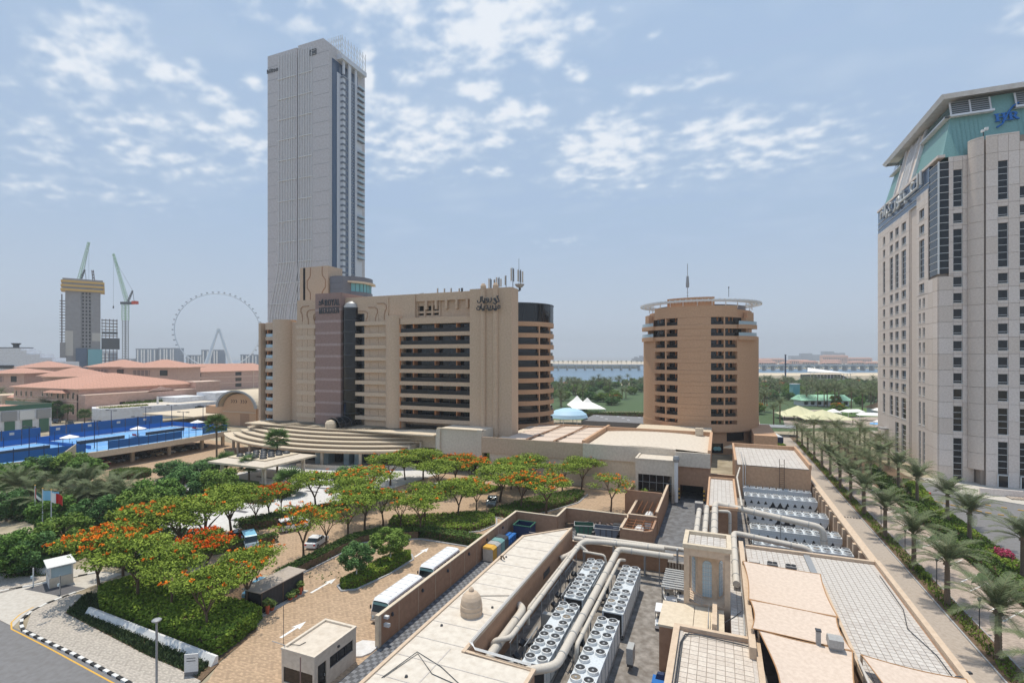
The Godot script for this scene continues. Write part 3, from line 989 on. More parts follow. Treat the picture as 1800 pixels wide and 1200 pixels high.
func park_pavilions() -> void:
	var b := B.new()
	var t := thing("blue_canopy", "pale blue domed tent canopy by the pool terrace", "tent", V(-58.6, 205))
	b.lathe([v2(8.2, 3.0), v2(7.6, 4.4), v2(5.6, 5.8), v2(2.8, 6.6), v2(0.01, 6.8)], Vector3.ZERO, 16)
	b.lathe([v2(0.01, 6.7), v2(2.8, 6.5), v2(5.6, 5.7), v2(7.6, 4.3), v2(8.1, 3.0)], Vector3.ZERO, 16)
	part(t, "canopy", b, M.blue_tent)
	for k in 8:
		b = B.new()
		var p := v3(sin(k * TAU / 8), 0, cos(k * TAU / 8)) * 7.2
		b.tube([p, p + v3(0, 4.2, 0)], 0.15, 6)
		part(t, "post", b, M.white_paint)
	t = thing("terrace_deck", "grey paved terrace roof beyond the ballroom", "terrace", V(-38, 212))
	b = B.new()
	b.box(-14, 16, 0, 2.4, -11, 11)
	part(t, "deck", b, M.asphalt)
	for k in 9:
		b = B.new()
		b.box(-12 + k * 3.0, -11 + k * 3.0, 2.4, 2.5, -8 + (k % 3) * 5.0, -7 + (k % 3) * 5.0)
		part(t, "deck_strip", b, M.white_wall)
	for e in [[-62, 252, 8, "white peaked marquee among the beach palms, nearer the pool"], [-70, 262, 5, "small white peaked tent behind the big marquee"]]:
		t = thing("marquee", e[3], "tent", V(e[0], e[1]), 0.4, "white peaked tents")
		b = B.new()
		b.frustum(Rect2(-e[2], -e[2], e[2] * 2, e[2] * 2), 2.6, Rect2(-2, -2, 4, 4), 5.4, false)
		b.frustum(Rect2(-2, -2, 4, 4), 5.4, Rect2(-0.1, -0.1, 0.2, 0.2), 7.6)
		part(t, "roof", b, M.tent_white)
		for s in [[-1, -1], [1, -1], [-1, 1], [1, 1]]:
			b = B.new()
			b.tube([v3(s[0] * e[2] * 0.96, 0, s[1] * e[2] * 0.96), v3(s[0] * e[2] * 0.96, 2.6, s[1] * e[2] * 0.96)], 0.15, 6)
			part(t, "post", b, M.white_paint)
	for e in [[33, 262, 9, 7, 6.2, "pale yellow stretched tent, nearer the round tower"], [41, 252, 10, 7, 5.6, "pale yellow stretched tent, nearer the pool"]]:
		t = thing("yellow_tent", e[5], "tent", V(e[0], e[1]), 0.25, "pale yellow tents by the lane's end")
		b = B.new()
		var n := 10
		for i in n:
			var x0: float = -e[2] + 2.0 * e[2] * i / n
			var x1: float = -e[2] + 2.0 * e[2] * (i + 1) / n
			var y0: float = 2.6 + (e[4] - 2.6) * (1 - absf(x0) / e[2])
			var y1: float = 2.6 + (e[4] - 2.6) * (1 - absf(x1) / e[2])
			b.quad(v3(x0, 2.0, e[3]), v3(x1, 2.0, e[3]), v3(x1, y1, 0), v3(x0, y0, 0))
			b.quad(v3(x0, y0, 0), v3(x1, y1, 0), v3(x1, 2.2, -e[3]), v3(x0, 2.2, -e[3]))
		part(t, "cloth", b, M.tent_yellow)
		for s in [[-1, -1], [1, -1], [-1, 1], [1, 1], [0, 0]]:
			b = B.new()
			b.tube([v3(s[0] * e[2] * 0.9, 0, s[1] * e[3] * 0.9), v3(s[0] * e[2] * 0.9, 2.2 if s[0] else e[4] - 0.1, s[1] * e[3] * 0.9)], 0.15, 6)
			part(t, "pole", b, M.bark)
	t = thing("green_roofed_hall", "long low hall with pale green roof behind tall palms", "building", V(55, 343), 0.34)
	b = B.new()
	b.box(-13, 13, 0, 3.2, -5, 5)
	part(t, "wall", b, M.white_wall)
	b = B.new()
	b.frustum(Rect2(-14.5, -6.5, 29, 13), 3.2, Rect2(-13, -0.5, 26, 1), 6.2)
	part(t, "roof", b, M.roof_green)
	for k in 7:
		b = B.new()
		b.box(-12 + k * 3.7, -10 + k * 3.7, 0.8, 2.6, 5.02, 5.2)
		part(t, "window", b, M.dark_glass)
	var i := 0
	var where := ["beside the striped pool", "nearest the corner tower", "behind the palm trunk", "in front of the striped pool", "long one at the pool's edge", "small one behind the yellow tents", "farthest one under the trees"]
	for e in [[62, 268, 5], [70, 262, 6], [58, 282, 5], [63, 246, 7], [72, 246, 7], [50, 278, 4], [72, 292, 5]]:
		t = thing("pool_awning", "white poolside awning, " + where[i], "awning", V(e[0], e[1]), 0.3 * i, "white poolside awnings")
		b = B.new()
		b.frustum(Rect2(-e[2], -2.6, e[2] * 2, 5.2), 2.4, Rect2(-e[2] * 0.7, -0.4, e[2] * 1.4, 0.8), 3.5)
		part(t, "cloth", b, M.tent_white)
		for s in [[-1, -1], [1, -1], [-1, 1], [1, 1]]:
			b = B.new()
			b.tube([v3(s[0] * e[2] * 0.9, 0, s[1] * 2.3), v3(s[0] * e[2] * 0.9, 2.5, s[1] * 2.3)], 0.1, 6)
			part(t, "post", b, M.white_paint)
		i += 1
	b = B.new()
	b.flat(poly([[58, 252], [72, 254], [72, 262], [60, 260]]), 0.06)
	setting("pool_water", b, M.court)
	t = thing("thatched_roof", "low thatched beach bar roof beside the corner tower", "building", V(78, 300), 0.3)
	b = B.new()
	b.frustum(Rect2(-9, -7, 18, 14), 3.0, Rect2(-4, -1, 8, 2), 6.5)
	part(t, "roof", b, M.bark)
	b = B.new()
	b.box(-8, 8, 0, 3, -6, 6)
	part(t, "wall", b, M.white_wall)
	t = thing("blue_bus", "dark blue minibus parked where the service lane bends", "bus", V(17.0, 184), 0.15)
	b = B.new()
	b.bevbox(-1.1, 1.1, 0.5, 2.8, -4, 4, 0.15)
	part(t, "body", b, M.post_blue)
	b = B.new()
	b.box(-1.0, 1.0, 2.8, 2.86, -3.8, 3.8)
	part(t, "roof_panel", b, M.white_car)
	b = B.new()
	b.box(-1.12, 1.12, 1.5, 2.3, -3.8, 3.8)
	part(t, "window", b, M.car_glass)
	for s in [[-1, -2.6], [1, -2.6], [-1, 2.6], [1, 2.6]]:
		b = B.new()
		b.tube([v3(s[0] * 0.8, 0.45, s[1]), v3(s[0] * 1.1, 0.45, s[1])], 0.45, 12)
		part(t, "wheel", b, M.tyre)
	t = thing("lane_shelter", "flat roofed grey shelter at the far end of the service lane", "shelter", V(19.5, 205))
	b = B.new()
	b.box(-6, 6, 3.0, 3.3, -4, 4)
	part(t, "roof", b, M.metal_grey)
	for s in [[-1, -1], [1, -1], [-1, 1], [1, 1]]:
		b = B.new()
		b.tube([v3(s[0] * 5.6, 0, s[1] * 3.6), v3(s[0] * 5.6, 3, s[1] * 3.6)], 0.12, 6)
		part(t, "post", b, M.metal_dark)

func rebase(o: Node3D, p: Vector3) -> void:
	for c in o.get_children():
		c.position -= p
	o.position = p

# lettering drawn as strokes on a plane: strokes are lists of [x, y]
func strokes(parent: Node3D, called: String, list: Array, t: Transform3D, s: float, r: float, key: String) -> void:
	var b := B.new()
	for l in list:
		if l.size() == 1:
			b.obox(Transform3D(t.basis, t * v3(l[0][0] * s, l[0][1] * s, 0)), v3(r * 2.4, r * 2.4, r * 2))
			continue
		var pts: Array = []
		for p in l:
			pts.append(t * v3(p[0] * s, p[1] * s, 0))
		b.tube(pts, r, 6)
	part(parent, called, b, M[key])

func text(parent: Node3D, called: String, what: String, t: Transform3D, height: float, depth: float, key: String, face := "Droid Sans", weight := 400) -> MeshInstance3D:
	var f := SystemFont.new()
	f.font_names = PackedStringArray([face])
	f.font_weight = weight
	var m := TextMesh.new()
	m.text = what
	m.font = f
	m.font_size = 48
	m.pixel_size = height / 34.0
	m.depth = depth
	var o := part(parent, called, m, M[key])
	o.transform = t
	return o

func royal_hotel() -> void:
	var h := thing("hotel", "wide sand coloured hotel with dark balcony rows and purple sign pier", "hotel")
	var s: Material = M.stucco
	# bodies
	part(h, "wall", bu(-118.5, -59.1, 0, 45.2, 119.4, 150), s)
	part(h, "wall", bu(-133.6, -118.5, 0, 38.6, 119.6, 146), s)
	part(h, "parapet", bu(-133.6, -118.5, 38.6, 39.0, 119.2, 119.8), M.stucco_band)
	part(h, "parapet", bu(-97, -59.2, 45.2, 45.5, 119.2, 120.4), M.stucco_band)
	# left stack of balconies
	part(h, "end_wall", bu(-134.2, -133.3, 6, 38.8, 117.0, 130), s)
	part(h, "fascia", ac(-129.6, -121.6, 0.2, 4.6, -62, 20, 36.6, 38.6, 8), s)
	for k in 9:
		var y := 36.6 - 3.3 * k
		part(h, "spandrel", ac(-129.6, -121.6, 0.2, 4.6, -62, 20, y - 3.3, y - 2.2, 8), s)
		part(h, "balustrade", ac(-129.6, -121.6, 4.35, 4.42, -60, 18, y - 2.2, y - 1.25, 8), M.pale_glass)
		part(h, "window", bu(-133.0, -129.0, y - 2.2, y, 119.0, 119.5), M.dark_glass)
		part(h, "partition", bu(-131.2, -130.9, y - 2.2, y, 117.6, 119.0), M.warm_pier)
	part(h, "round_column", la([v2(3.4, 6), v2(3.4, 39.6), v2(0.01, 39.6)], V(-125.4, 119.0), 28), s)
	part(h, "wall", bu(-122.2, -118.5, 6, 38.9, 118.6, 119.6), s)
	# wing left of the purple pier: panels between bands, a column of windows
	part(h, "wall", bu(-118.5, -111.8, 8, 45.2, 117.2, 119.4), s)
	part(h, "wall", bu(-111.8, -109.7, 40.2, 45.2, 117.2, 119.4), s)
	for k in 9:
		var y := 40.1 - 3.31 * k
		part(h, "band", bu(-118.6, -109.7, y - 3.5, y - 2.25, 116.95, 119.0), M.stucco_band)
		part(h, "window", bu(-111.7, -109.7, y - 2.3, y + 0.1, 118.0, 118.4), M.dark_glass)
		part(h, "reveal", bu(-111.8, -111.65, y - 2.3, y + 0.1, 117.2, 118.0), s)
		for e in [[-118.4, -116.5], [-116.4, -114.4], [-114.3, -111.9]]:
			part(h, "panel", bu(e[0], e[1], y - 2.2, y - 0.05, 117.12, 117.3), s)
	# purple pier
	part(h, "sign_pier", bu(-109.7, -100.4, 6, 46.6, 115.4, 127), M.purple)
	for k in 10:
		var y := 41.4 - 3.36 * k
		part(h, "pier_band", bu(-109.73, -100.37, y, y + 0.75, 115.33, 127.0), M.purple_band)
	# glazed lift shaft and its windows
	part(h, "glass_shaft", la([v2(2.6, 7), v2(2.6, 42.3)], V(-98.4, 118.0), 20), M.dark_glass2)
	part(h, "shaft_cap", la([v2(2.5, 42.3), v2(2.0, 43.4), v2(1.0, 44.1), v2(0.01, 44.2)], V(-98.4, 118.0), 20), M.metal_grey)
	for k in 11:
		part(h, "shaft_ring", la([v2(2.62, 8.6 + k * 3.33), v2(2.66, 8.65 + k * 3.33), v2(2.66, 8.75 + k * 3.33), v2(2.62, 8.8 + k * 3.33)], V(-98.4, 118.0), 20), M.metal_dark)
	part(h, "wall", bu(-93.6, -85.4, 8, 45.2, 117.4, 119.4), s)
	part(h, "wall", bu(-100.4, -93.6, 40.5, 45.2, 117.4, 119.4), s)
	for k in 9:
		var y := 40.4 - 3.33 * k
		part(h, "window", bu(-97.4, -93.6, y - 2.35, y + 0.1, 118.2, 118.5), M.dark_glass)
		part(h, "band", bu(-96.9, -85.3, y - 3.36, y - 2.3, 116.6, 119.2), M.stucco_band)
		for e in [[-93.5, -91.7], [-91.6, -88.7], [-88.6, -85.4]]:
			part(h, "panel", bu(e[0], e[1], y - 2.25, y - 0.05, 117.32, 117.5), s)
	part(h, "round_column", la([v2(2.7, 6), v2(2.7, 39.4), v2(0.01, 39.4)], V(-83.2, 117.8), 26), s)
	# balcony bay
	part(h, "wall", bu(-85.4, -80.6, 8, 45.2, 117.6, 119.4), s)
	part(h, "fascia", bu(-80.9, -59.1, 37.0, 38.7, 116.3, 119.4), s)
	part(h, "wall", bu(-80.9, -76.6, 38.7, 45.2, 117.2, 119.4), s)
	part(h, "wall", bu(-76.6, -59.1, 43.2, 45.2, 117.6, 119.4), s)
	part(h, "attic_wall", bu(-69.6, -59.1, 38.7, 43.2, 118.4, 119.4), s)
	part(h, "attic_back", bu(-76.6, -69.6, 38.7, 43.2, 119.0, 119.4), M.void)
	for k in 3:
		part(h, "attic_louvre", bu(-76.6, -69.6, [38.7, 40.0, 42.0][k], [39.4, 40.6, 43.2][k], 118.3, 119.0), s)
	for k in 4:
		part(h, "attic_post", bu(-76.7 + k * 2.35, -76.2 + k * 2.35, 38.7, 43.2, 118.1, 119.0), s)
	for k in 5:
		part(h, "attic_fin", bu(-73.6 + k * 3.1, -73.0 + k * 3.1, 40.9, 43.2, 117.4, 118.4), s)
	for k in 9:
		var y := 37.0 - 3.3 * k
		part(h, "spandrel", bu(-80.9, -59.1, y - 3.3, y - 2.25, 116.2, 119.2), s)
		if k == 8:
			break
		part(h, "balustrade", bu(-80.6, -59.3, y - 2.25, y - 1.25, 116.5, 116.56), M.rail_glass)
		part(h, "handrail", bu(-80.6, -59.3, y - 1.25, y - 1.19, 116.46, 116.6), M.metal_dark)
		for e in [[-80.6, -77.0], [-76.8, -70.2], [-70.0, -63.7], [-63.5, -59.2]]:
			var w := part(h, "window", bu(e[0], e[1], y - 2.25, y, 118.9, 119.2), M.dark_glass)
			part(w, "mullion", bu((e[0] + e[1]) / 2 - 0.05, (e[0] + e[1]) / 2 + 0.05, y - 2.25, y, 118.84, 118.9), M.metal_dark)
		for x in [-76.9, -70.1, -63.6]:
			part(h, "partition", bu(x - 0.14, x + 0.14, y - 2.25, y, 116.9, 118.9), M.warm_pier)
	part(h, "jamb", bu(-59.3, -59.0, 8, 38.7, 116.3, 119.4), M.warm_pier)
	part(h, "jamb", bu(-81.0, -80.7, 8, 38.7, 116.3, 119.4), M.warm_pier)
	part(h, "low_window", bu(-80.5, -59.2, 8.2, 9.6, 118.6, 118.9), M.dark_glass2)
	# the solid corner with two half-round pilasters
	part(h, "corner_mass", bu(-59.1, -47.5, 0, 45.4, 115.6, 120), s)
	for x in [-55.2, -51.8]:
		part(h, "pilaster", la([v2(0.72, 6), v2(0.72, 46.0), v2(0.4, 46.6), v2(0.01, 46.7)], V(x, 115.5), 16), s)
	# relief lines like stacked shields near the parapet
	for e in [[-117.0, 43.4, 1.0], [-114.6, 42.2, 1.0], [-112.0, 41.2, 1.0]]:
		relief(h, e[0], e[1], 117.1, 1.0)
	for e in [[-86.0, 43.2, -1.0], [-89.0, 42.2, -1.0], [-92.4, 41.2, -1.0]]:
		relief(h, e[0], e[1], 117.3, -1.0)
	# curved glazed wing beyond the corner
	var c := V(-59.1, 146.5)
	part(h, "drum_glass", ac(c.x, c.z, 1.0, 11.2, -40, 150, 0, 43.3, 36), M.dark_glass)
	part(h, "drum_crown", ac(c.x, c.z, 10.8, 12.0, -40, 150, 38.4, 43.6, 36), M.dark_glass)
	part(h, "drum_roof", ac(c.x, c.z, 0.5, 12.1, -40, 150, 43.6, 43.9, 36), M.metal_dark)
	for k in 10:
		part(h, "drum_mullion", ac(c.x, c.z, 12.0, 12.06, -30 + k * 16.0, -29.7 + k * 16.0, 38.4, 43.6, 1), M.metal_dark)
	for k in 10:
		var y := 38.4 - 3.3 * k
		part(h, "drum_band", ac(c.x, c.z, 10.9, 12.1, -40, 150, y - 1.3, y, 36), M.stucco_warm)
		if k < 9:
			part(h, "drum_rail", ac(c.x, c.z, 11.75, 11.8, 8, 150, y - 3.3, y - 2.4, 24), M.rail_glass)
			for a in [24, 58, 84]:
				part(h, "drum_pier", ac(c.x, c.z, 11.1, 11.9, a, a + 2.2, y - 3.3, y - 1.3, 1), M.stucco_warm)
	# roof storey: tan block, grey box and the curved rooftop room
	part(h, "roof_block", bu(-131.2, -119.3, 38, 58.2, 131, 138), s)
	part(h, "roof_block_slot", bu(-129.7, -128.9, 39, 58.0, 130.9, 131.2), M.void)
	for e in [[-126.6, 1.0], [-121.6, -1.0]]:
		var x: float = e[0]
		var d: float = e[1]
		part(h, "relief_line", tb([V(x, 130.95, 58), V(x, 130.95, 55.5), V(x - d * 0.3, 130.95, 54.8), V(x - d * 1.4, 130.95, 53.6), V(x - d * 1.4, 130.95, 51.2), V(x - d * 0.3, 130.95, 50), V(x, 130.95, 49.2), V(x, 130.95, 43)], 0.14, 6), M.stucco_brown)
	part(h, "grey_box", bu(-118.9, -113.6, 44, 54.6, 131.6, 140), M.grey_cladding)
	for k in 4:
		part(h, "grey_box_joint", bu(-118.9, -113.6, 46.4 + k * 2.0, 46.46 + k * 2.0, 131.56, 131.6), M.metal_dark)
	var q := V(-119.1, 141.0)
	part(h, "rooftop_wall", ac(q.x, q.z, 1, 8.0, -30, 130, 44, 50.0, 24), M.grey_cladding)
	part(h, "rooftop_window", ac(q.x, q.z, 1, 7.7, -30, 130, 50.0, 52.8, 24), M.teal_glass)
	part(h, "rooftop_canopy", ac(q.x, q.z, 1, 9.0, -30, 130, 52.8, 53.4, 24), M.cream)
	part(h, "rooftop_crown", ac(q.x, q.z, 1, 8.1, -30, 130, 53.4, 55.0, 24), M.grey_cladding)
	for k in 12:
		part(h, "rooftop_mullion", ac(q.x, q.z, 7.7, 7.8, -10 + k * 11.0, -9.4 + k * 11.0, 50.0, 52.8, 1), M.metal_dark)
	# the signs
	text(h, "sign_letters", "ROYAL", Transform3D(Basis.from_scale(v3(0.72, 1, 1)), V(-103.4, 115.3, 43.8)), 1.75, 0.2, "metal_dark", "Droid Sans", 700)
	text(h, "sign_letters", "MERIDIEN", Transform3D(Basis.from_scale(v3(0.62, 1, 1)), V(-104.5, 115.3, 41.55)), 1.75, 0.2, "metal_dark", "Droid Sans", 700)
	strokes(h, "sign_emblem", [[[-0.9, 0.9], [-0.5, 0.2], [0.0, 0.5], [0.6, 1.4], [0.8, 1.6], [0.7, 0.4], [1.1, -0.1]], [[-1.1, -0.2], [-0.4, -0.35], [0.3, -0.1], [0.5, 0.7]]], Transform3D(Basis(), V(-107.4, 115.25, 43.6)), 0.8, 0.16, "metal_dark")
	var ar := [[[1155, -370], [1250, -560], [1240, -600], [1170, -600]], [[1158, -372], [1225, -368]], [[1030, -455], [1025, -480], [1090, -580], [1130, -560], [1080, -465], [1030, -455]], [[1130, -550], [1140, -640], [1080, -690], [980, -620]], [[905, -420], [915, -520], [880, -600], [820, -605]], [[690, -440], [760, -430], [785, -480], [760, -530], [700, -530], [685, -480], [690, -440]], [[785, -480], [785, -560], [740, -605], [690, -605]], [[620, -430], [615, -540], [505, -545], [505, -350]], [[570, -600]], [[615, -600]], [[435, -360], [430, -560], [380, -605], [310, -590], [285, -510]],
		[[1120, -870], [1200, -870], [1190, -790], [1240, -740], [1290, -770], [1290, -860], [1200, -870]], [[1110, -740], [1110, -870], [965, -870]], [[1070, -920]], [[1115, -920]], [[965, -740], [965, -860], [930, -915], [870, -915]], [[870, -740], [865, -850], [660, -850]], [[795, -912]], [[840, -915]], [[660, -730], [745, -735], [760, -850]], [[600, -740], [590, -850], [455, -850], [460, -650]], [[530, -905]], [[575, -905]], [[405, -740], [400, -860], [350, -900], [270, -880], [250, -800]], [[325, -760]]]
	strokes(h, "sign_letters", ar, Transform3D(Basis(), V(-53.4 - 780 * 0.0062, 114.65, 43.2 + 370 * 0.0062)), 0.0062, 0.16, "metal_dark")
	rebase(h, V(-90, 117))
	roof_masts()

func relief(h: Node3D, x: float, y: float, u: float, d: float) -> void:
	part(h, "relief_line", tb([V(x + d * 3.2, u, y), V(x + d * 0.9, u, y - 0.1), V(x + d * 0.1, u, y - 0.6), V(x, u, y - 1.6), V(x + d * 0.5, u, y - 2.4), V(x + d * 0.7, u, y - 3.4), V(x + d * 0.7, u, y - 4.6)], 0.11, 6), M.stucco_brown)

func roof_masts() -> void:
	var g := "antenna masts on the hotel roof"
	var spots := [[-59.9, 130, 45.3, 5.0, 2, "panel antenna mast beside the roof duct"], [-57.6, 128, 45.4, 4.2, 1, "slim panel antenna above the roof duct"], [-54.6, 124, 45.5, 4.0, 3, "cluster of panel antennas at the sign wall's inner end"], [-53.4, 126, 45.5, 4.6, 1, "thin pole with small box antenna over the sign wall"], [-50.6, 124, 45.5, 6.2, 2, "tall pair of panel antennas above the sign's middle"], [-48.4, 124, 45.5, 5.6, 3, "thick antenna cluster with whip above the sign's end"], [-79.9, 135, 45.4, 3.8, 1, "single mast nearest the roof camera"], [-77.5, 135, 45.4, 3.6, 1, "second of four lone masts on the long parapet"], [-75.2, 135, 45.4, 3.6, 1, "third of four lone masts on the long parapet"], [-72.4, 135, 45.4, 3.4, 1, "last of four lone masts on the long parapet"]]
	for e in spots:
		var t := thing("antenna_mast", e[5], "antenna", V(e[0], e[1], e[2]), 0.0, g)
		var b := B.new()
		b.tube([Vector3.ZERO, v3(0, e[3], 0)], 0.09, 6)
		part(t, "pole", b, M.metal_dark)
		for k in e[4]:
			b = B.new()
			b.box(-0.22 + k * 0.62 - e[4] * 0.25, 0.16 + k * 0.62 - e[4] * 0.25, e[3] * 0.45 - k * 0.2, e[3] - k * 0.25, -0.3, -0.08)
			part(t, "panel", b, M.pipe if k % 2 == 0 else M.metal_grey)
	var w := thing("whip_antenna", "thin whip antenna rising highest over the sign wall", "antenna", V(-48.9, 124, 45.4))
	part(w, "whip", tb([Vector3.ZERO, v3(0, 8.6, 0)], 0.05, 5), M.metal_dark)
	part(w, "foot", bx(-0.2, 0.2, 0, 0.3, -0.2, 0.2), M.metal_dark)
	w = thing("satellite_dish", "grey satellite dish behind the sign wall's outer corner", "dish", V(-47.9, 122, 45.4))
	part(w, "bowl", la([v2(0.01, 0.2), v2(0.8, 0.5), v2(1.3, 1.2)], v3(0, 0.3, 0), 14), M.metal_grey)
	part(w, "stand", tb([Vector3.ZERO, v3(0, 0.6, 0)], 0.15, 6), M.metal_dark)
	w = thing("roof_duct", "grey bent duct lying along the hotel's parapet", "duct", V(-58, 118.0, 43.6))
	part(w, "duct", tb([v3(-4.6, 2.6, 0), v3(-4.6, 0.4, 0), v3(-4.2, 0, 0), v3(1.4, 0, 0)], 0.28, 8), M.metal_dark)
	w = thing("roof_camera", "swivelling roof camera on a stub at the long parapet", "camera", V(-86.6, 132, 45.3))
	part(w, "stub", bx(-0.7, 0.7, 0, 1.6, -0.7, 0.7), M.metal_grey)
	part(w, "arm", B.new().obox(Transform3D(Basis(Vector3.BACK, 0.12), v3(1.6, 1.9, 0)), v3(3.6, 0.3, 0.3)), M.metal_grey)

func lobby() -> void:
	# stepped fan of canopy roofs in front of the hotel
	var t := thing("lobby_roof", "fan of six curved white roof steps over the hotel lobby", "roof")
	var c := V(-104, 160)
	var spans := [[-142.0, -68.3], [-134.5, -72.6], [-133.6, -71.2], [-132.4, -69.8], [-130.8, -67.9], [-128.6, -65.4]]
	for i in 6:
		var r := 62.0 - 1.9 * i
		var y := 4.8 + 0.78 * i
		var a0 := rad_to_deg(asin((spans[i][0] + 104.0) / r))
		var a1 := rad_to_deg(asin((spans[i][1] + 104.0) / r))
		part(t, "roof_step", ac(c.x, c.z, 40.0 if i == 5 else r - 4.0, r, a0, a1, y - 0.32, y, 48), M.cream)
		part(t, "recess_wall", ac(c.x, c.z, r - 4.4, r - 0.9, a0 + 0.3, a1 - 0.4, y - 0.9, y - 0.32, 40), M.stucco_band)
		if i > 0:
			var p := v3(c.x + r * sin(deg_to_rad(a1)), 0, c.z + r * cos(deg_to_rad(a1)))
			part(t, "step_end", bx(p.x - 0.5, p.x + 0.05, 4.8, y, p.z - 6.0, p.z + 0.1), M.cream_wall)
			part(t, "end_window", bx(p.x - 1.9, p.x - 0.5, 5.0, y - 0.5, p.z - 1.6, p.z - 1.4), M.dark_glass)
	part(t, "back_wall", bu(-132, -64, 4.8, 8.4, 112.5, 118), M.cream)
	part(t, "top_terrace", bu(-130, -65.6, 8.4, 8.7, 108.5, 118.4), M.cream)
	# glass front and columns under the lowest step
	part(t, "glass_front", ac(c.x, c.z, 52.5, 53.0, -34, 36, 0, 4.0, 40), M.dark_glass2)
	part(t, "soffit", ac(c.x, c.z, 50, 61.2, -37.5, 35, 4.2, 4.46, 40), M.stucco_band)
	for a in [-36, -27, -17.5, -10, -1, 9.5, 19.5, 24.2, 29.5]:
		var p := v3(c.x + 59.4 * sin(deg_to_rad(a)), 0, c.z + 59.4 * cos(deg_to_rad(a)))
		part(t, "column", la([v2(0.42, 0), v2(0.42, 4.3)], p, 14), M.cream_wall)
	for a in [5, 7.6, 13.6, 16.6]:
		part(t, "glass_bay", ac(c.x, c.z, 53.0, 56.0, a, a + 1.5, 0, 4.2, 2), M.pale_glass)
	part(t, "low_wall", ac(c.x, c.z, 61.4, 61.8, 4, 33, 0, 1.0, 20), M.cream_wall)
	rebase(t, V(-104, 104))
	t = thing("glass_vault", "small dark glazed barrel skylight at the foot of the purple pier", "skylight", V(-98.5, 112, 8.7))
	var b := B.new()
	var hoop := B.new()
	for k in 12:
		var a := PI * k / 12.0
		var e := PI * (k + 1) / 12.0
		var p := v3(cos(a), sin(a), 0) * 2.6
		var q := v3(cos(e), sin(e), 0) * 2.6
		b.quadn(p + v3(0, 0, 2), p + v3(0, 0, -5), q + v3(0, 0, -5), q + v3(0, 0, 2), p / 2.6, p / 2.6, q / 2.6, q / 2.6)
	for z in [2.0, -0.4, -2.8]:
		for k in 12:
			var a := PI * k / 12.0
			var e := PI * (k + 1) / 12.0
			hoop.tube([v3(cos(a), sin(a), 0) * 2.65 + v3(0, 0, z), v3(cos(e), sin(e), 0) * 2.65 + v3(0, 0, z)], 0.09, 4)
	part(t, "glass", b, M.dark_glass)
	part(t, "hoop", hoop, M.metal_dark)
	b = B.new()
	b.lathe([v2(1.5, 0), v2(1.5, 1.2), v2(1.1, 1.9), v2(0.01, 2.2)], v3(-0.4, 0, 2.2), 16)
	part(t, "front_dome", b, M.cream)
	# plain cream wall block right of the steps
	t = thing("cream_block", "blank cream wall block raised on piers beside the stepped roof", "building")
	part(t, "wall", bu(-64.2, -52.2, 4.4, 10.5, 108.4, 116), M.cream_wall)
	part(t, "coping", bu(-64.4, -52.0, 10.5, 10.7, 108.2, 109.0), M.cream)
	part(t, "pier", bu(-64.4, -63.4, 0, 10.4, 107.9, 108.5), M.cream_wall)
	part(t, "pier", bu(-53.3, -52.0, 0, 10.8, 107.9, 109.5), M.cream_wall)
	part(t, "dark_opening", bu(-63, -52.4, 0, 4.4, 112, 112.3), M.void)
	part(t, "glass_slot", bu(-66.0, -64.4, 0, 8.4, 110.4, 110.7), M.pale_glass)
	rebase(t, V(-58, 109))
	# porte-cochere
	t = thing("entrance_canopy", "square cream drive-through canopy with rows of small dark roof domes", "canopy", V(-98.6, 87.4))
	b = B.new()
	b.box(-8.6, 8.6, 4.1, 4.5, -7.6, 7.6)
	part(t, "roof_slab", b, M.cream)
	b = B.new()
	b.frustum(Rect2(-8.4, -7.4, 16.8, 14.8), 4.5, Rect2(-6.4, -5.4, 12.8, 10.8), 5.0)
	part(t, "upper_slab", b, M.roof_cream)
	b = B.new()
	b.box(-5.8, 5.8, 5.0, 5.25, -4.8, 4.8)
	part(t, "dome_tray", b, M.cream)
	for i in 4:
		for j in 4:
			b = B.new()
			b.lathe([v2(0.85, 0), v2(0.75, 0.35), v2(0.45, 0.62), v2(0.01, 0.72)], v3(-3.6 + i * 2.4, 5.25, -3.3 + j * 2.2), 12)
			part(t, "roof_dome", b, M.metal_dark)
	for s in [[-1, -1], [1, -1], [-1, 1], [1, 1]]:
		b = B.new()
		for o in [-0.35, 0.35]:
			b.lathe([v2(0.24, 0), v2(0.24, 4.1)], v3(s[0] * 6.4 + o, 0, s[1] * 5.6), 10)
		part(t, "column", b, M.cream_wall)

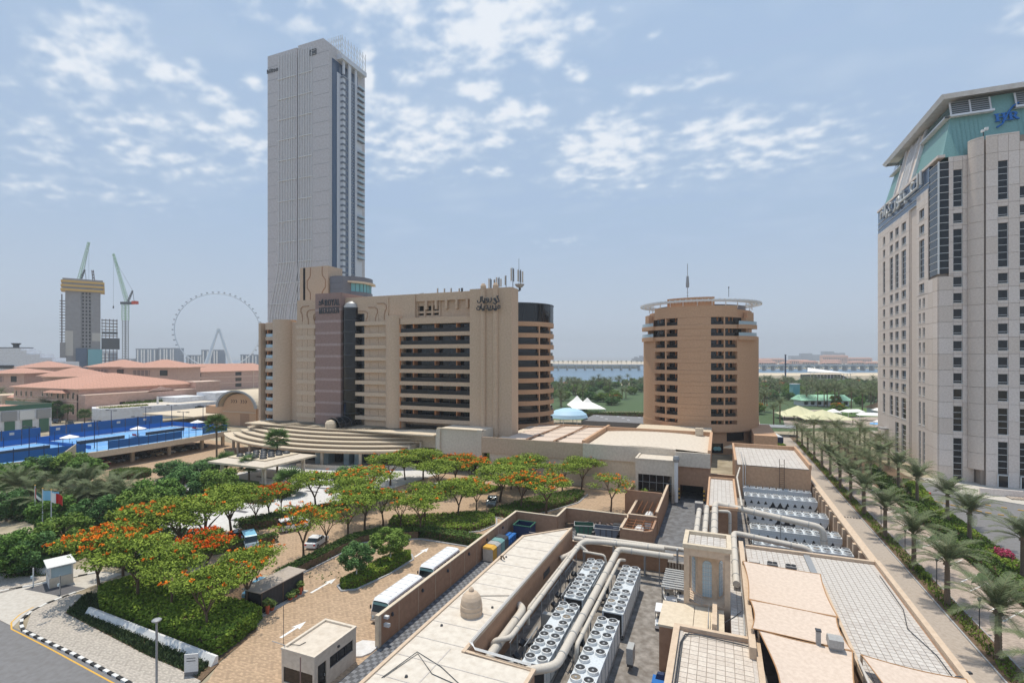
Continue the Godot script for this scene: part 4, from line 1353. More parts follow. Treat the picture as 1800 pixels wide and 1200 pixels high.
func slab_tower() -> void:
	var t := thing("slab_tower", "very tall grey slab tower with vertical ribs behind the hotel", "skyscraper")
	# broad blank face in two leaves with a dark slot
	var b := B.new()
	b.plate(pv([v2(-241.4, 0), v2(-219.2, 0), v2(-219.2, 201.6), v2(-241.4, 201.6)]), 34.0, Transform3D(Basis(), V(0, 250.7)))
	part(t, "left_leaf", b, M.tower_grey)
	b = B.new()
	b.plate(pv([v2(-218.4, 0), v2(-196.4, 0), v2(-196.4, 199.0), v2(-200.4, 202.4), v2(-218.4, 202.4)]), 30.0, Transform3D(Basis(), V(0, 246.7)))
	part(t, "right_leaf", b, M.tower_grey)
	part(t, "slot", bu(-219.2, -218.4, 0, 196, 218.5, 248), M.metal_dark)
	# ribs, swept sideways near the foot
	var xs := [-232.6, -230.5, -228.4, -226.3, -224.5, -222.8, -221.0, -217.6, -215.8, -213.9, -212.1, -210.3, -208.6]
	for i in xs.size():
		var pts: Array = []
		for k in 15:
			var y := 30.0 + k * 4.4
			var f := clampf((86.0 - y) / 40.0, 0.0, 1.0)
			pts.append(V(xs[i] - 7.5 * f * f * (3 - 2 * f), 216.5, y))
		pts.append(V(xs[i], 216.5, 199.5))
		part(t, "rib", tb(pts, 0.24, 4), M.white_paint)
	for k in 13:
		var y := 186.0 - k * (8.0 + 0.0) * 1.45
		if y < 40:
			break
		var f := clampf((86.0 - y) / 40.0, 0.0, 1.0)
		var dx := -7.5 * f * f * (3 - 2 * f)
		part(t, "rib_tie", bu(-233.4 + dx, -219.6 + dx * 0.6, y, y + 0.28, 216.2, 216.6), M.white_paint)
		part(t, "rib_tie", bu(-218.0 + dx * 0.6, -208.0 + dx, y, y + 0.28, 216.2, 216.6), M.white_paint)
	# faint cladding joints
	for k in 24:
		part(t, "joint", bu(-241.45, -234.0, 20 + k * 7.6, 20.08 + k * 7.6, 216.62, 216.75), M.tower_shadow)
		part(t, "joint", bu(-207.5, -196.35, 20 + k * 7.6, 20.08 + k * 7.6, 216.62, 216.75), M.tower_shadow)
	part(t, "side_joint_strip", bu(-242.2, -241.4, 20, 165, 217.5, 222), M.metal_dark)
	# inhabited end: light frames, dark windows
	part(t, "core", bu(-205.0, -193.9, 0, 185, 225, 241), M.tower_light)
	part(t, "glass_gap", bu(-200.0, -196.2, 0, 192, 219, 240), M.blue_glass)
	for e in [[-198.0, -197.4], [-196.9, -195.9]]:
		part(t, "pilaster", bu(e[0], e[1], 0, 186, 222.5, 225.4), M.tower_light)
	part(t, "pilaster", bu(-194.2, -193.5, 0, 196, 229.0, 231.2), M.tower_light)
	part(t, "pilaster", bu(-194.2, -193.5, 0, 196, 234.6, 236.2), M.tower_light)
	part(t, "pilaster", bu(-194.6, -193.7, 186, 196, 225.0, 226.2), M.tower_light)
	for k in 41:
		var y := 184.6 - 3.4 * k
		part(t, "spandrel", bu(-195.6, -193.62, y - 1.0, y, 224.7, 229), M.tower_shadow)
		part(t, "spandrel", bu(-194.6, -193.62, y - 1.0, y, 231.2, 234.6), M.tower_shadow)
		var w := part(t, "window", bu(-194.5, -193.8, y - 3.3, y - 1.1, 226.9, 229), M.blue_glass)
		part(w, "mullion", bu(-193.85, -193.75, y - 3.3, y - 1.1, 227.8, 227.95), M.tower_light)
		w = part(t, "window", bu(-194.5, -193.8, y - 3.3, y - 1.1, 231.3, 234.5), M.blue_glass)
		part(w, "mullion", bu(-193.85, -193.75, y - 3.3, y - 1.1, 232.6, 232.75), M.tower_light)
		part(w, "mullion", bu(-193.85, -193.75, y - 2.2, y - 2.1, 231.3, 234.5), M.tower_light)
		if k < 30 and k % 11 != 10:
			part(t, "balcony", bu(-194.0, -192.2, y - 1.1, y - 0.7, 236.2, 241.5), M.tower_shadow)
			part(t, "balcony_rail", bu(-192.35, -192.25, y - 0.7, y + 0.4, 236.3, 241.4), M.pale_glass)
	# open crown of white lattice
	part(t, "crown_slab", bu(-203.0, -192.6, 193.0, 195.6, 222.6, 243.6), M.tower_light)
	for k in 9:
		var x := -202.6 + k * 1.22
		var z := 222.9 + k * 2.5
		part(t, "crown_fin", tb([V(x, 222.9, 195.6), V(x, 222.9, 206)], 0.22, 4), M.white_paint)
		part(t, "crown_fin", tb([V(-192.9, z, 195.6), V(-192.9, z, 206)], 0.22, 4), M.white_paint)
		if k < 8:
			for r in 3:
				part(t, "crown_brace", tb([V(x, 222.9, 196 + r * 3.2), V(x + 1.22, 222.9, 198.4 + r * 3.2)], 0.13, 4), M.white_paint)
				part(t, "crown_brace", tb([V(-192.9, z, 198.4 + r * 3.2), V(-192.9, z + 2.5, 196 + r * 3.2)], 0.13, 4), M.white_paint)
	# dark lettering marks at the top corners
	text(t, "sign_letters", "hilton", Transform3D(Basis(), V(-237.5, 216.5, 192.5)), 2.2, 0.2, "metal_dark", "Droid Sans", 700)
	var q := V(-207.4, 216.45, 196.2)
	b = B.new()
	for e in [[-2.3, 2.3, 1.3, 1.6], [-2.3, 2.3, -1.6, -1.3], [-2.3, -2.0, -1.3, 1.3], [2.0, 2.3, -1.3, 1.3]]:
		b.box(q.x + e[0], q.x + e[1], q.y + e[2], q.y + e[3], q.z - 0.1, q.z + 0.1)
	part(t, "sign_frame", b, M.metal_dark)
	text(t, "sign_letters", "THE", Transform3D(Basis(), q + v3(0, -0.05, 0)), 1.5, 0.15, "metal_dark", "Droid Sans", 700)
	rebase(t, V(-219, 220))

func round_tower() -> void:
	var t := thing("round_tower", "round tan hotel tower with paired dark balconies and roof pergola ring", "hotel")
	var c := V(-6.06, 172.6)
	var w: Material = M.stucco_warm
	part(t, "core", ac(c.x, c.z, 0.5, 15.3, -180, 180, 0, 42, 60), w)
	var wins := [[-44.3, -31.9], [-30.4, -18.3], [12.8, 25.0], [26.2, 37.4]]
	var solid := [[-180, -44.3], [-31.9, -30.4], [-18.3, 12.8], [25.0, 26.2], [37.4, 180]]
	part(t, "top_wall", ac(c.x, c.z, 15, 17.2, -46, 39, 39.6, 42.9, 30), w)
	for k in 11:
		var y := 39.6 - 3.3 * k
		if k < 10:
			for e in wins:
				part(t, "window", ac(c.x, c.z, 15.2, 15.5, e[0], e[1], y - 2.15, y, 4), M.dark_glass)
				part(t, "balustrade", ac(c.x, c.z, 16.85, 16.9, e[0], e[1], y - 2.15, y - 1.2, 4), M.rail_glass)
				part(t, "partition", ac(c.x, c.z, 15.4, 15.6, (e[0] + e[1]) / 2 + 1, (e[0] + e[1]) / 2 + 2.5, y - 2.15, y, 1), M.warm_pier)
			for e in solid:
				if e[1] - e[0] < 40:
					part(t, "wall_panel", ac(c.x, c.z, 15.4, 17.15, e[0], e[1], y - 2.12, y - 0.03, 8), w)
			part(t, "spandrel", ac(c.x, c.z, 15, 17.2, -46, 39, y - 3.3, y - 2.15, 30), w)
	part(t, "side_wall", ac(c.x, c.z, 15, 17.2, -180, -46, 8.8, 34.2, 40), w)
	part(t, "side_wall", ac(c.x, c.z, 15, 17.2, 39, 180, 8.8, 34.2, 40), w)
	for e in [[-74, -46.2], [39.2, 66]]:
		for k in 2:
			part(t, "corner_balcony", ac(c.x, c.z, 15, 17.9, e[0], e[1], 33.0 + k * 3.3, 34.2 + k * 3.3, 8), w)
			part(t, "corner_rail", ac(c.x, c.z, 17.7, 17.76, e[0], e[1], 34.2 + k * 3.3, 35.2 + k * 3.3, 8), M.pale_glass)
			part(t, "corner_window", ac(c.x, c.z, 15.1, 15.4, e[0], e[1], 34.2 + k * 3.3, 36.3 + k * 3.3, 8), M.dark_glass)
			part(t, "corner_pier", ac(c.x, c.z, 15.2, 17.0, (e[0] + e[1]) / 2 - 1.5, (e[0] + e[1]) / 2 + 1.5, 34.2 + k * 3.3, 36.3 + k * 3.3, 2), w)
	part(t, "side_parapet", ac(c.x, c.z, 15.6, 16.9, -72, -60, 37.5, 41.2, 4), w)
	part(t, "side_parapet", ac(c.x, c.z, 15.6, 16.9, 54, 66, 37.5, 41.2, 4), w)
	part(t, "penthouse", ac(c.x, c.z, 1, 13.6, -180, 180, 39, 43.6, 48), M.grey_cladding)
	part(t, "crown_wall", ac(c.x, c.z, 1, 15.4, -34, 18, 42.9, 45.6, 20), w)
	for k in 13:
		part(t, "crown_slot", ac(c.x, c.z, 15.4, 15.5, -32 + k * 3.8, -31.6 + k * 3.8, 43.6, 45.5, 1), M.warm_pier)
	for r in [15.2, 16.6, 17.9]:
		part(t, "pergola_ring", ac(c.x, c.z, r, r + 0.28, -180, 180, 44.2, 44.6, 72), M.white_paint)
	for k in 72:
		var a := k * 5.0
		part(t, "pergola_slat", ac(c.x, c.z, 14.6, 18.2, a, a + 0.35, 44.6, 44.8, 1), M.white_paint)
	for k in 24:
		part(t, "pergola_post", ac(c.x, c.z, 15.3, 15.5, k * 15.0, k * 15.0 + 0.7, 42.5, 44.2, 1), M.white_paint)
	# base: recessed podium under the shaft
	part(t, "shaft_rim", ac(c.x, c.z, 13, 17.3, -180, 180, 6.6, 8.8, 60), w)
	part(t, "podium", ac(c.x, c.z, 1, 16.0, -180, 180, 0, 6.6, 48), w)
	part(t, "podium_window", ac(c.x, c.z, 15.9, 16.1, 30, 52, 3.8, 6.2, 8), M.dark_glass2)
	part(t, "podium_window", ac(c.x, c.z, 15.9, 16.1, 8, 26, 0.4, 3.2, 8), M.dark_glass2)
	for a in [18, 21.5]:
		var p := v3(c.x + 16.12 * sin(deg_to_rad(a)), 1.7, c.z + 16.12 * cos(deg_to_rad(a)))
		part(t, "round_sign", tb([p, p + v3(0.02, 0, 0.1)], 0.62, 16), M.teal_glass)
	part(t, "entrance_awning", pt(pv([v2(2, 0), v2(13.5, -1), v2(14.0, 3), v2(5, 7)]), 0.3, Transform3D(Basis(Vector3.RIGHT, -PI / 2), V(-1, 150, 3.2))), M.cream)
	part(t, "side_block", bu(8.6, 14.2, 0, 7.2, 150, 175), M.stucco_warm)
	part(t, "front_terrace", bu(-22, -2, 0, 7.6, 140, 158), M.stucco_warm)
	part(t, "front_terrace_roof", bu(-22, -2, 7.6, 7.9, 139.6, 156), M.cream)
	rebase(t, V(-6.06, 172.6))
	var a := thing("tower_mast", "tall antenna mast on the round tower's roof", "antenna", V(-9.5, 172, 44.5))
	part(a, "pole", tb([Vector3.ZERO, v3(0, 13.6, 0)], 0.1, 6), M.metal_grey)
	part(a, "antenna_head", la([v2(0.5, 6), v2(0.55, 7), v2(0.35, 9.6), v2(0.01, 9.8)], Vector3.ZERO, 10), M.metal_grey)
	for k in 4:
		part(a, "rung", bx(-0.3, 0.3, 1 + k * 1.1, 1.1 + k * 1.1, -0.05, 0.05), M.metal_grey)
	a = thing("lightning_rod", "short thin rod at the round tower's roof rim", "antenna", V(2.5, 160, 45.6))
	part(a, "rod", tb([Vector3.ZERO, v3(0, 2.8, 0)], 0.07, 5), M.metal_dark)
	part(a, "tip", bx(-0.15, 0.15, 2.5, 2.9, -0.15, 0.15), M.metal_dark)

# rows of window openings of the corner tower: [bottom, top] above the pavement
const ROWS_TALL := [[-0.2, 9.8], [11.4, 17.0], [18.6, 20.8], [22.2, 24.4], [25.8, 28.0], [29.5, 31.65], [33.1, 35.25], [36.7, 38.85], [40.3, 42.45], [43.95, 46.1], [47.5, 56.9], [58.3, 60.5], [62.0, 70.3]]
const ROWS_PAIR := [[-0.2, 9.8], [11.4, 17.0], [18.6, 20.8], [22.2, 24.4], [25.8, 28.0], [29.5, 31.65], [33.1, 35.25], [36.7, 38.85], [40.3, 42.45], [43.95, 46.1], [47.5, 56.9], [58.3, 60.5], [62.0, 64.4]]

# one facade: t puts local x along the wall, y up, z outwards; columns of openings [x0, x1, rows]; returns the wall panels between them
func facade(root: Node3D, t: Transform3D, x0: float, x1: float, y0: float, y1: float, cols: Array, panels: Array) -> void:
	var step := 3.62
	var edges := [x0]
	for c in cols:
		edges.append(c[0]); edges.append(c[1])
	edges.append(x1)
	var add := func(a: float, e: float, p: float, q: float) -> void:
		if e - a < 0.05 or q - p < 0.05:
			return
		var nx := maxi(1, int(round((e - a) / 2.6)))
		var y: float = p
		while y < q - 0.02:
			var yn := minf(q, (floorf((y - 17.9 + 0.001) / step) + 1.0) * step + 17.9)
			for i in nx:
				var ax := lerpf(a, e, float(i) / nx)
				var ex := lerpf(a, e, float(i + 1) / nx)
				panels.append([Transform3D(t.basis, t * v3((ax + ex) / 2, (y + yn) / 2, 0.12)), v3(ex - ax - 0.05, yn - y - 0.06, 0.24)])
			y = yn
	for i in range(0, edges.size(), 2):
		add.call(edges[i], edges[i + 1], y0, y1)
	for c in cols:
		var y: float = y0
		for r in c[2]:
			add.call(c[0], c[1], y, r[0])
			y = r[1]
			window(root, t, c[0], c[1], maxf(r[0], y0), r[1])
		add.call(c[0], c[1], y, y1)

func window(root: Node3D, t: Transform3D, x0: float, x1: float, y0: float, y1: float) -> void:
	var b := B.new()
	b.obox(Transform3D(t.basis, t * v3((x0 + x1) / 2, (y0 + y1) / 2, -0.12)), v3(x1 - x0, y1 - y0, 0.1))
	var w := part(root, "window", b, M.dark_glass)
	b = B.new()
	var ys: Array = [y0 + 0.45] if y1 - y0 < 3 else []
	if y1 - y0 >= 3:
		var n := int((y1 - y0) / 1.35)
		for k in range(1, n):
			ys.append(y0 + (y1 - y0) * k / n)
	for y in ys:
		b.obox(Transform3D(t.basis, t * v3((x0 + x1) / 2, y, -0.04)), v3(x1 - x0, 0.09, 0.1))
	b.obox(Transform3D(t.basis, t * v3(x0 + 0.05, (y0 + y1) / 2, -0.04)), v3(0.1, y1 - y0, 0.1))
	b.obox(Transform3D(t.basis, t * v3(x1 - 0.05, (y0 + y1) / 2, -0.04)), v3(0.1, y1 - y0, 0.1))
	b.obox(Transform3D(t.basis, t * v3((x0 + x1) / 2, y0 - 0.05, 0.16)), v3(x1 - x0 + 0.2, 0.12, 0.3))
	part(w, "frame", b, M.mullion)

func corner_tower() -> void:
	var t := thing("corner_tower", "beige panelled hotel tower with teal louvred crown beside the palm lane", "hotel")
	var panels: Array = []
	part(t, "core", bu(46.6, 95, 0, 72.0, 144.1, 190), M.joint)
	part(t, "core", bu(52.9, 95, 0, 75.6, 141.4, 152), M.joint)
	# side towards the lane: local x runs towards the camera
	var tl := Transform3D(Basis(v3(0, 0, 1), Vector3.UP, v3(-1, 0, 0)), V(46.35, 191, 0))
	var u := func(along: float) -> float: return 191.0 - along
	var up := ROWS_PAIR
	facade(t, tl, 0, 191 - 162.6, 0, 66.6, [[u.call(185.6), u.call(183.4), up.slice(1)], [u.call(179.0), u.call(176.0), up.slice(1)], [u.call(174.0), u.call(171.0), up], [u.call(168.6), u.call(165.0), up]], panels)
	var low: Array = ROWS_PAIR.slice(0, 9)
	facade(t, tl, 191 - 157.2, 191 - 149.6, 0, 43.3, [[u.call(155.6), u.call(154.3), low], [u.call(153.0), u.call(151.6), low]], panels)
	facade(t, tl, 191 - 157.2, 191 - 149.6, 43.3, 68.4, [[u.call(155.4), u.call(152.0), ROWS_PAIR.slice(9)]], panels)
	facade(t, tl, 191 - 149.6, 191 - 143.9, 0, 46.4, [], panels)
	part(t, "end_wall", bu(46.3, 47.0, 0, 68.4, 157.2, 157.6).bu(46.3, 47.0, 0, 66.6, 162.2, 162.6).bu(46.3, 47, 0, 73, 190.9, 191.3), M.panel_b)
	part(t, "recess_pier", bu(46.5, 47.2, 0, 68, 157.2, 162.6), M.panel_b)
	part(t, "balcony_box", bu(44.6, 46.4, 0, 4.6, 188, 194), M.panel_b)
	part(t, "side_canopy", bu(44.2, 46.4, 6.8, 7.1, 180, 184), M.metal_grey)
	# front
	var tf := Transform3D(Basis(), V(46.2, 143.9, 0))
	facade(t, tf, 0.1, 6.4, 0, 46.4, [[2.7, 4.4, ROWS_TALL.slice(0, 10)]], panels)
	facade(t, tf, 1.9, 6.4, 46.4, 73.4, [[2.7, 4.4, ROWS_TALL.slice(10)]], panels)
	var tr := Transform3D(Basis(), V(53.0, 141.0, 0))
	facade(t, tr, 0.6, 6.2, 0, 76.2, [[2.6, 4.35, ROWS_TALL], [5.5, 7.2, ROWS_PAIR]].slice(0, 1), panels)
	facade(t, tr, 6.2, 40, 0, 74.0, [[6.2, 7.95, ROWS_PAIR], [9.8, 11.55, ROWS_TALL], [13.4, 15.1, ROWS_PAIR]], panels)
	facade(t, tr, 9.0, 40, 74.0, 77.6, [], panels)
	# the rounded return between the two front planes
	for k in 22:
		var y := 17.9 + (k - 4) * 3.62
		if y > 76:
			break
		part(t, "curved_panel", ac(54.0, -143.6, 1.0, 2.6, -88, -14, maxf(0, y), minf(76.2, y + 3.56), 6), M.panel_b)
	# corner glazing and the dark band under the roof
	var g := B.new()
	g.bu(46.3, 48.2, 47.0, 72.4, 143.75, 149.2)
	part(t, "corner_glazing", g, M.dark_glass)
	for k in 15:
		var y := 48.2 + k * 1.72
		part(t, "glazing_bar", bu(46.2, 48.2, y, y + 0.1, 143.65, 149.2), M.mullion)
	part(t, "glazing_post", bu(46.15, 46.4, 47, 72.6, 143.6, 143.9), M.mullion)
	part(t, "band_glass", bu(46.25, 47.0, 66.6, 73.4, 149.2, 191.2), M.blue_glass)
	part(t, "band_glass", bu(46.25, 47.0, 50, 66.6, 188.2, 191.2), M.blue_glass)
	for y in [66.5, 68.0, 69.6]:
		part(t, "band_bar", bu(46.1, 46.3, y, y + 0.12, 149.2, 191.3), M.mullion)
	for k in 10:
		part(t, "band_bar", bu(46.1, 46.3, 50 + k * 1.7, 50.1 + k * 1.7, 188.2, 191.3), M.mullion)
	part(t, "parapet", bu(46.0, 47.4, 73.4, 74.0, 143.5, 191.4), M.panel_a)
	# crown: sloping teal walls, pale piers and louvres, broad white eave
	var r0 := Rect2(47.2, -190.5, 50, 46.0)
	var r1 := Rect2(50.6, -187.0, 46, 38.6)
	part(t, "crown_wall", fm(r0, 73.6, r1, 87.6, false), M.teal_metal)
	part(t, "eave", fm(Rect2(48.0, -191.0, 52, 45.0), 87.6, Rect2(47.4, -191.6, 53, 46.2), 88.5), M.white_wall)
	part(t, "roof_top", fm(Rect2(47.4, -191.6, 53, 46.2), 88.5, Rect2(60, -180, 40, 22), 91.0), M.white_wall)
	var face := func(u0: float, u1: float, y0: float, y1: float, out: float) -> Array:
		# a patch lying on the crown's lane side
		var x := func(y: float) -> float: return lerpf(47.2, 50.6, (y - 73.6) / 14.0) - out
		return [v3(x.call(y0), y0, -u1), v3(x.call(y0), y0, -u0), v3(x.call(y1), y1, -u0), v3(x.call(y1), y1, -u1)]
	for e in [[163.5, 178.5, 73.7, 87.5, "panel_b", 0.25, "crown_bay"]]:
		var q: Array = face.call(e[0], e[1], e[2], e[3], e[5])
		var b := B.new()
		b.quad(q[0], q[1], q[2], q[3])
		part(t, e[6], b, M[e[4]])
	for k in 24:
		var y := 74.6 + k * 0.52
		var q: Array = face.call(168.0, 173.6, y, y + 0.26, 0.55)
		var q2: Array = face.call(168.0, 173.6, y + 0.26, y + 0.3, 0.3)
		var b := B.new()
		b.quad(q[0], q[1], q[2], q[3])
		b.quad(q[3], q[2], q2[2], q2[3])
		part(t, "louvre", b, M.white_wall)
	for x in [163.5, 167.7, 173.8, 178.3]:
		var q: Array = face.call(x, x + 0.4, 73.7, 87.5, 0.7)
		var p: Array = face.call(x, x + 0.4, 73.7, 87.5, 0.0)
		var b := B.new()
		b.quad(q[0], q[1], q[2], q[3]); b.quad(q[1], p[1], p[2], q[2]); b.quad(p[0], q[0], q[3], p[3])
		part(t, "crown_rib", b, M.white_wall)
	for e in [[147.4, 163.4], [178.7, 189.0]]:
		for k in 5:
			var y := 84.4 + k * 0.55
			var q: Array = face.call(e[0], e[1], y, y + 0.25, 0.4)
			var b := B.new()
			b.quad(q[0], q[1], q[2], q[3])
			part(t, "louvre", b, M.metal_dark)
		var m: Array = face.call(e[0], e[1], 83.6, 84.1, 1.1)
		var n: Array = face.call(e[0], e[1], 83.6, 84.1, 0.0)
		var b2 := B.new()
		b2.quad(m[0], m[1], m[2], m[3]); b2.quad(m[3], m[2], n[2], n[3]); b2.quad(n[0], n[1], m[1], m[0])
		part(t, "crown_ledge", b2, M.white_wall)
		for k in int((e[1] - e[0]) / 0.8):
			var q: Array = face.call(e[0] + k * 0.8, e[0] + k * 0.8 + 0.1, 73.8, 83.5, 0.1)
			var b := B.new()
			b.quad(q[0], q[1], q[2], q[3])
			part(t, "seam", b, M.teal_metal)
	# crown front: louvre strips, ledge and the emblem bay
	var fr := func(x0: float, x1: float, y0: float, y1: float, out: float) -> Array:
		var z := func(y: float) -> float: return lerpf(-144.5, -148.4, (y - 73.6) / 14.0) + out
		return [v3(x0, y0, z.call(y0)), v3(x1, y0, z.call(y0)), v3(x1, y1, z.call(y1)), v3(x0, y1, z.call(y1))]
	for e in [[49.6, 56.8], [61.2, 80.0]]:
		for k in 6:
			var y := 84.2 + k * 0.52
			var q: Array = fr.call(e[0], e[1], y, y + 0.26, 0.4)
			var b := B.new()
			b.quad(q[0], q[1], q[2], q[3])
			part(t, "louvre", b, M.metal_dark)
			q = fr.call(e[0], e[1], y + 0.27, y + 0.5, 0.55)
			b = B.new()
			b.quad(q[0], q[1], q[2], q[3])
			part(t, "louvre", b, M.metal_grey)
		var m: Array = fr.call(e[0] - 0.4, e[1] + 0.4, 83.4, 83.9, 1.2)
		var n: Array = fr.call(e[0] - 0.4, e[1] + 0.4, 83.4, 83.9, 0.0)
		var b2 := B.new()
		b2.quad(m[0], m[1], m[2], m[3]); b2.quad(m[3], m[2], n[2], n[3]); b2.quad(n[0], n[1], m[1], m[0])
		part(t, "crown_ledge", b2, M.white_wall)
		for x in [e[0], (e[0] + e[1]) / 2, e[1]]:
			part(t, "louvre_post", tb([fr.call(x, x, 83.4, 83.9, 0.6)[0], fr.call(x, x, 87.2, 87.5, 0.6)[0]], 0.2, 4), M.white_wall)
		for k in int((e[1] - e[0]) / 0.8):
			var q: Array = fr.call(e[0] + k * 0.8, e[0] + k * 0.8 + 0.1, 73.8, 83.4, 0.1)
			var b := B.new()
			b.quad(q[0], q[1], q[2], q[3])
			part(t, "seam", b, M.teal_metal)
	var tilt := Basis(Vector3.RIGHT, -atan2(3.9, 14.0))
	text(t, "emblem_letters", "HR", Transform3D(tilt, fr.call(59.3, 59.3, 81.6, 82, 0.35)[0] + v3(0, 0.1, 0)), 2.0, 0.25, "screen_blue", "Droid Serif", 700)
	strokes(t, "emblem_swoosh", [[[-2.0, -2.6], [-1.0, -1.9], [-0.3, -0.6], [0.4, 1.0], [1.4, 2.4], [2.4, 3.0]]], Transform3D(tilt, fr.call(59.3, 59.3, 81.8, 82, 0.55)[0]), 1.0, 0.2, "screen_blue")
	# white lettering on the dark band
	var ar := [[[0, 0], [0, 3.4]], [[-2, 3.4], [-2, 0], [-8.5, 0], [-12, 0], [-14.5, 0], [-16, 0.2]], [[-4.2, 1.9], [-6.0, 2.2], [-7.0, 1.4], [-6.2, 0.1]], [[-12, 0], [-12, 1.5]], [[-14.5, 0], [-14.5, 1.5]], [[-11, -1.1]], [[-13.6, 2.3]], [[-14.9, 2.3]], [[-16.8, 0.2], [-16, 0.9], [-16.6, 1.9], [-17.6, 1.7], [-17.8, 0.6], [-16.8, 0.2]], [[-16.0, 0.9], [-16.2, -0.7], [-17.8, -1.1]], [[-19.3, 1.5], [-19.3, -0.3], [-20.8, -1.1]], [[-22.4, 1.9], [-24.6, 2.2], [-25.2, 1.3], [-23.6, 0], [-27, 0], [-27, 1.3]], [[-24.4, -1.1]], [[-27, 0.1], [-27.7, -0.9]], [[-28.9, 0], [-28.9, 3.3]], [[-30.4, 1.5], [-30.4, 0], [-33.4, 0], [-33.1, 1.5], [-32.2, 1.9]], [[-30.4, 2.5]]]
	strokes(t, "sign_letters", ar, Transform3D(Basis(v3(0, 0, 1), Vector3.UP, v3(-1, 0, 0)), V(45.75, 153.0, 70.4)), 1.0, 0.3, "white_paint")
	# entrance doors at the foot
	for x in [56.4, 60.2]:
		var d := part(t, "door", bu(x - 0.8, x + 0.8, 0.15, 2.6, 140.55, 140.7), M.dark_glass)
		part(d, "frame", bu(x - 0.95, x - 0.8, 0.15, 2.7, 140.5, 140.7).bu(x + 0.8, x + 0.95, 0.15, 2.7, 140.5, 140.7).bu(x - 0.95, x + 0.95, 2.6, 2.75, 140.5, 140.7), M.white_paint)
	pieces(t, "cladding_panel", panels, [M.panel_a, M.panel_b, M.panel_c, M.panel_a])
	rebase(t, V(46.5, 144))
	var w := thing("forecourt_wall", "low pale boundary wall in front of the corner tower's doors", "wall", V(58, 129))
	part(w, "wall", bx(-9, -2.2, 0, 1.5, -2.6, -2.2).box(1.0, 20, 0, 1.1, 2.6, 3.2), M.panel_c)
	part(w, "coping", bx(0.9, 20, 1.1, 1.2, 2.5, 3.3), M.kerb_white)
	w = thing("boarding_deck", "slatted deck beside the corner tower's boundary wall", "decking", V(56.5, 131.5))
	var bl: Array = []
	for k in 10:
		bl.append([Transform3D(Basis(), v3(-3.2 + k * 0.62, 0.3, 0)), v3(0.5, 0.1, 5.0)])
	pieces(w, "plank", bl, [M.path, M.drive_pavers], 300)
	w = thing("floodlight", "floodlight pair on the corner tower's parapet", "lamp", V(53.6, 142, 76.4))
	part(w, "post", tb([Vector3.ZERO, v3(0, 1.2, 0)], 0.08, 6), M.metal_dark)
	part(w, "head", bx(-0.4, 0.1, 1.0, 1.5, -0.2, 0.3), M.white_paint)
	part(w, "head", bx(0.2, 0.8, 1.3, 1.9, -0.2, 0.3), M.white_paint)

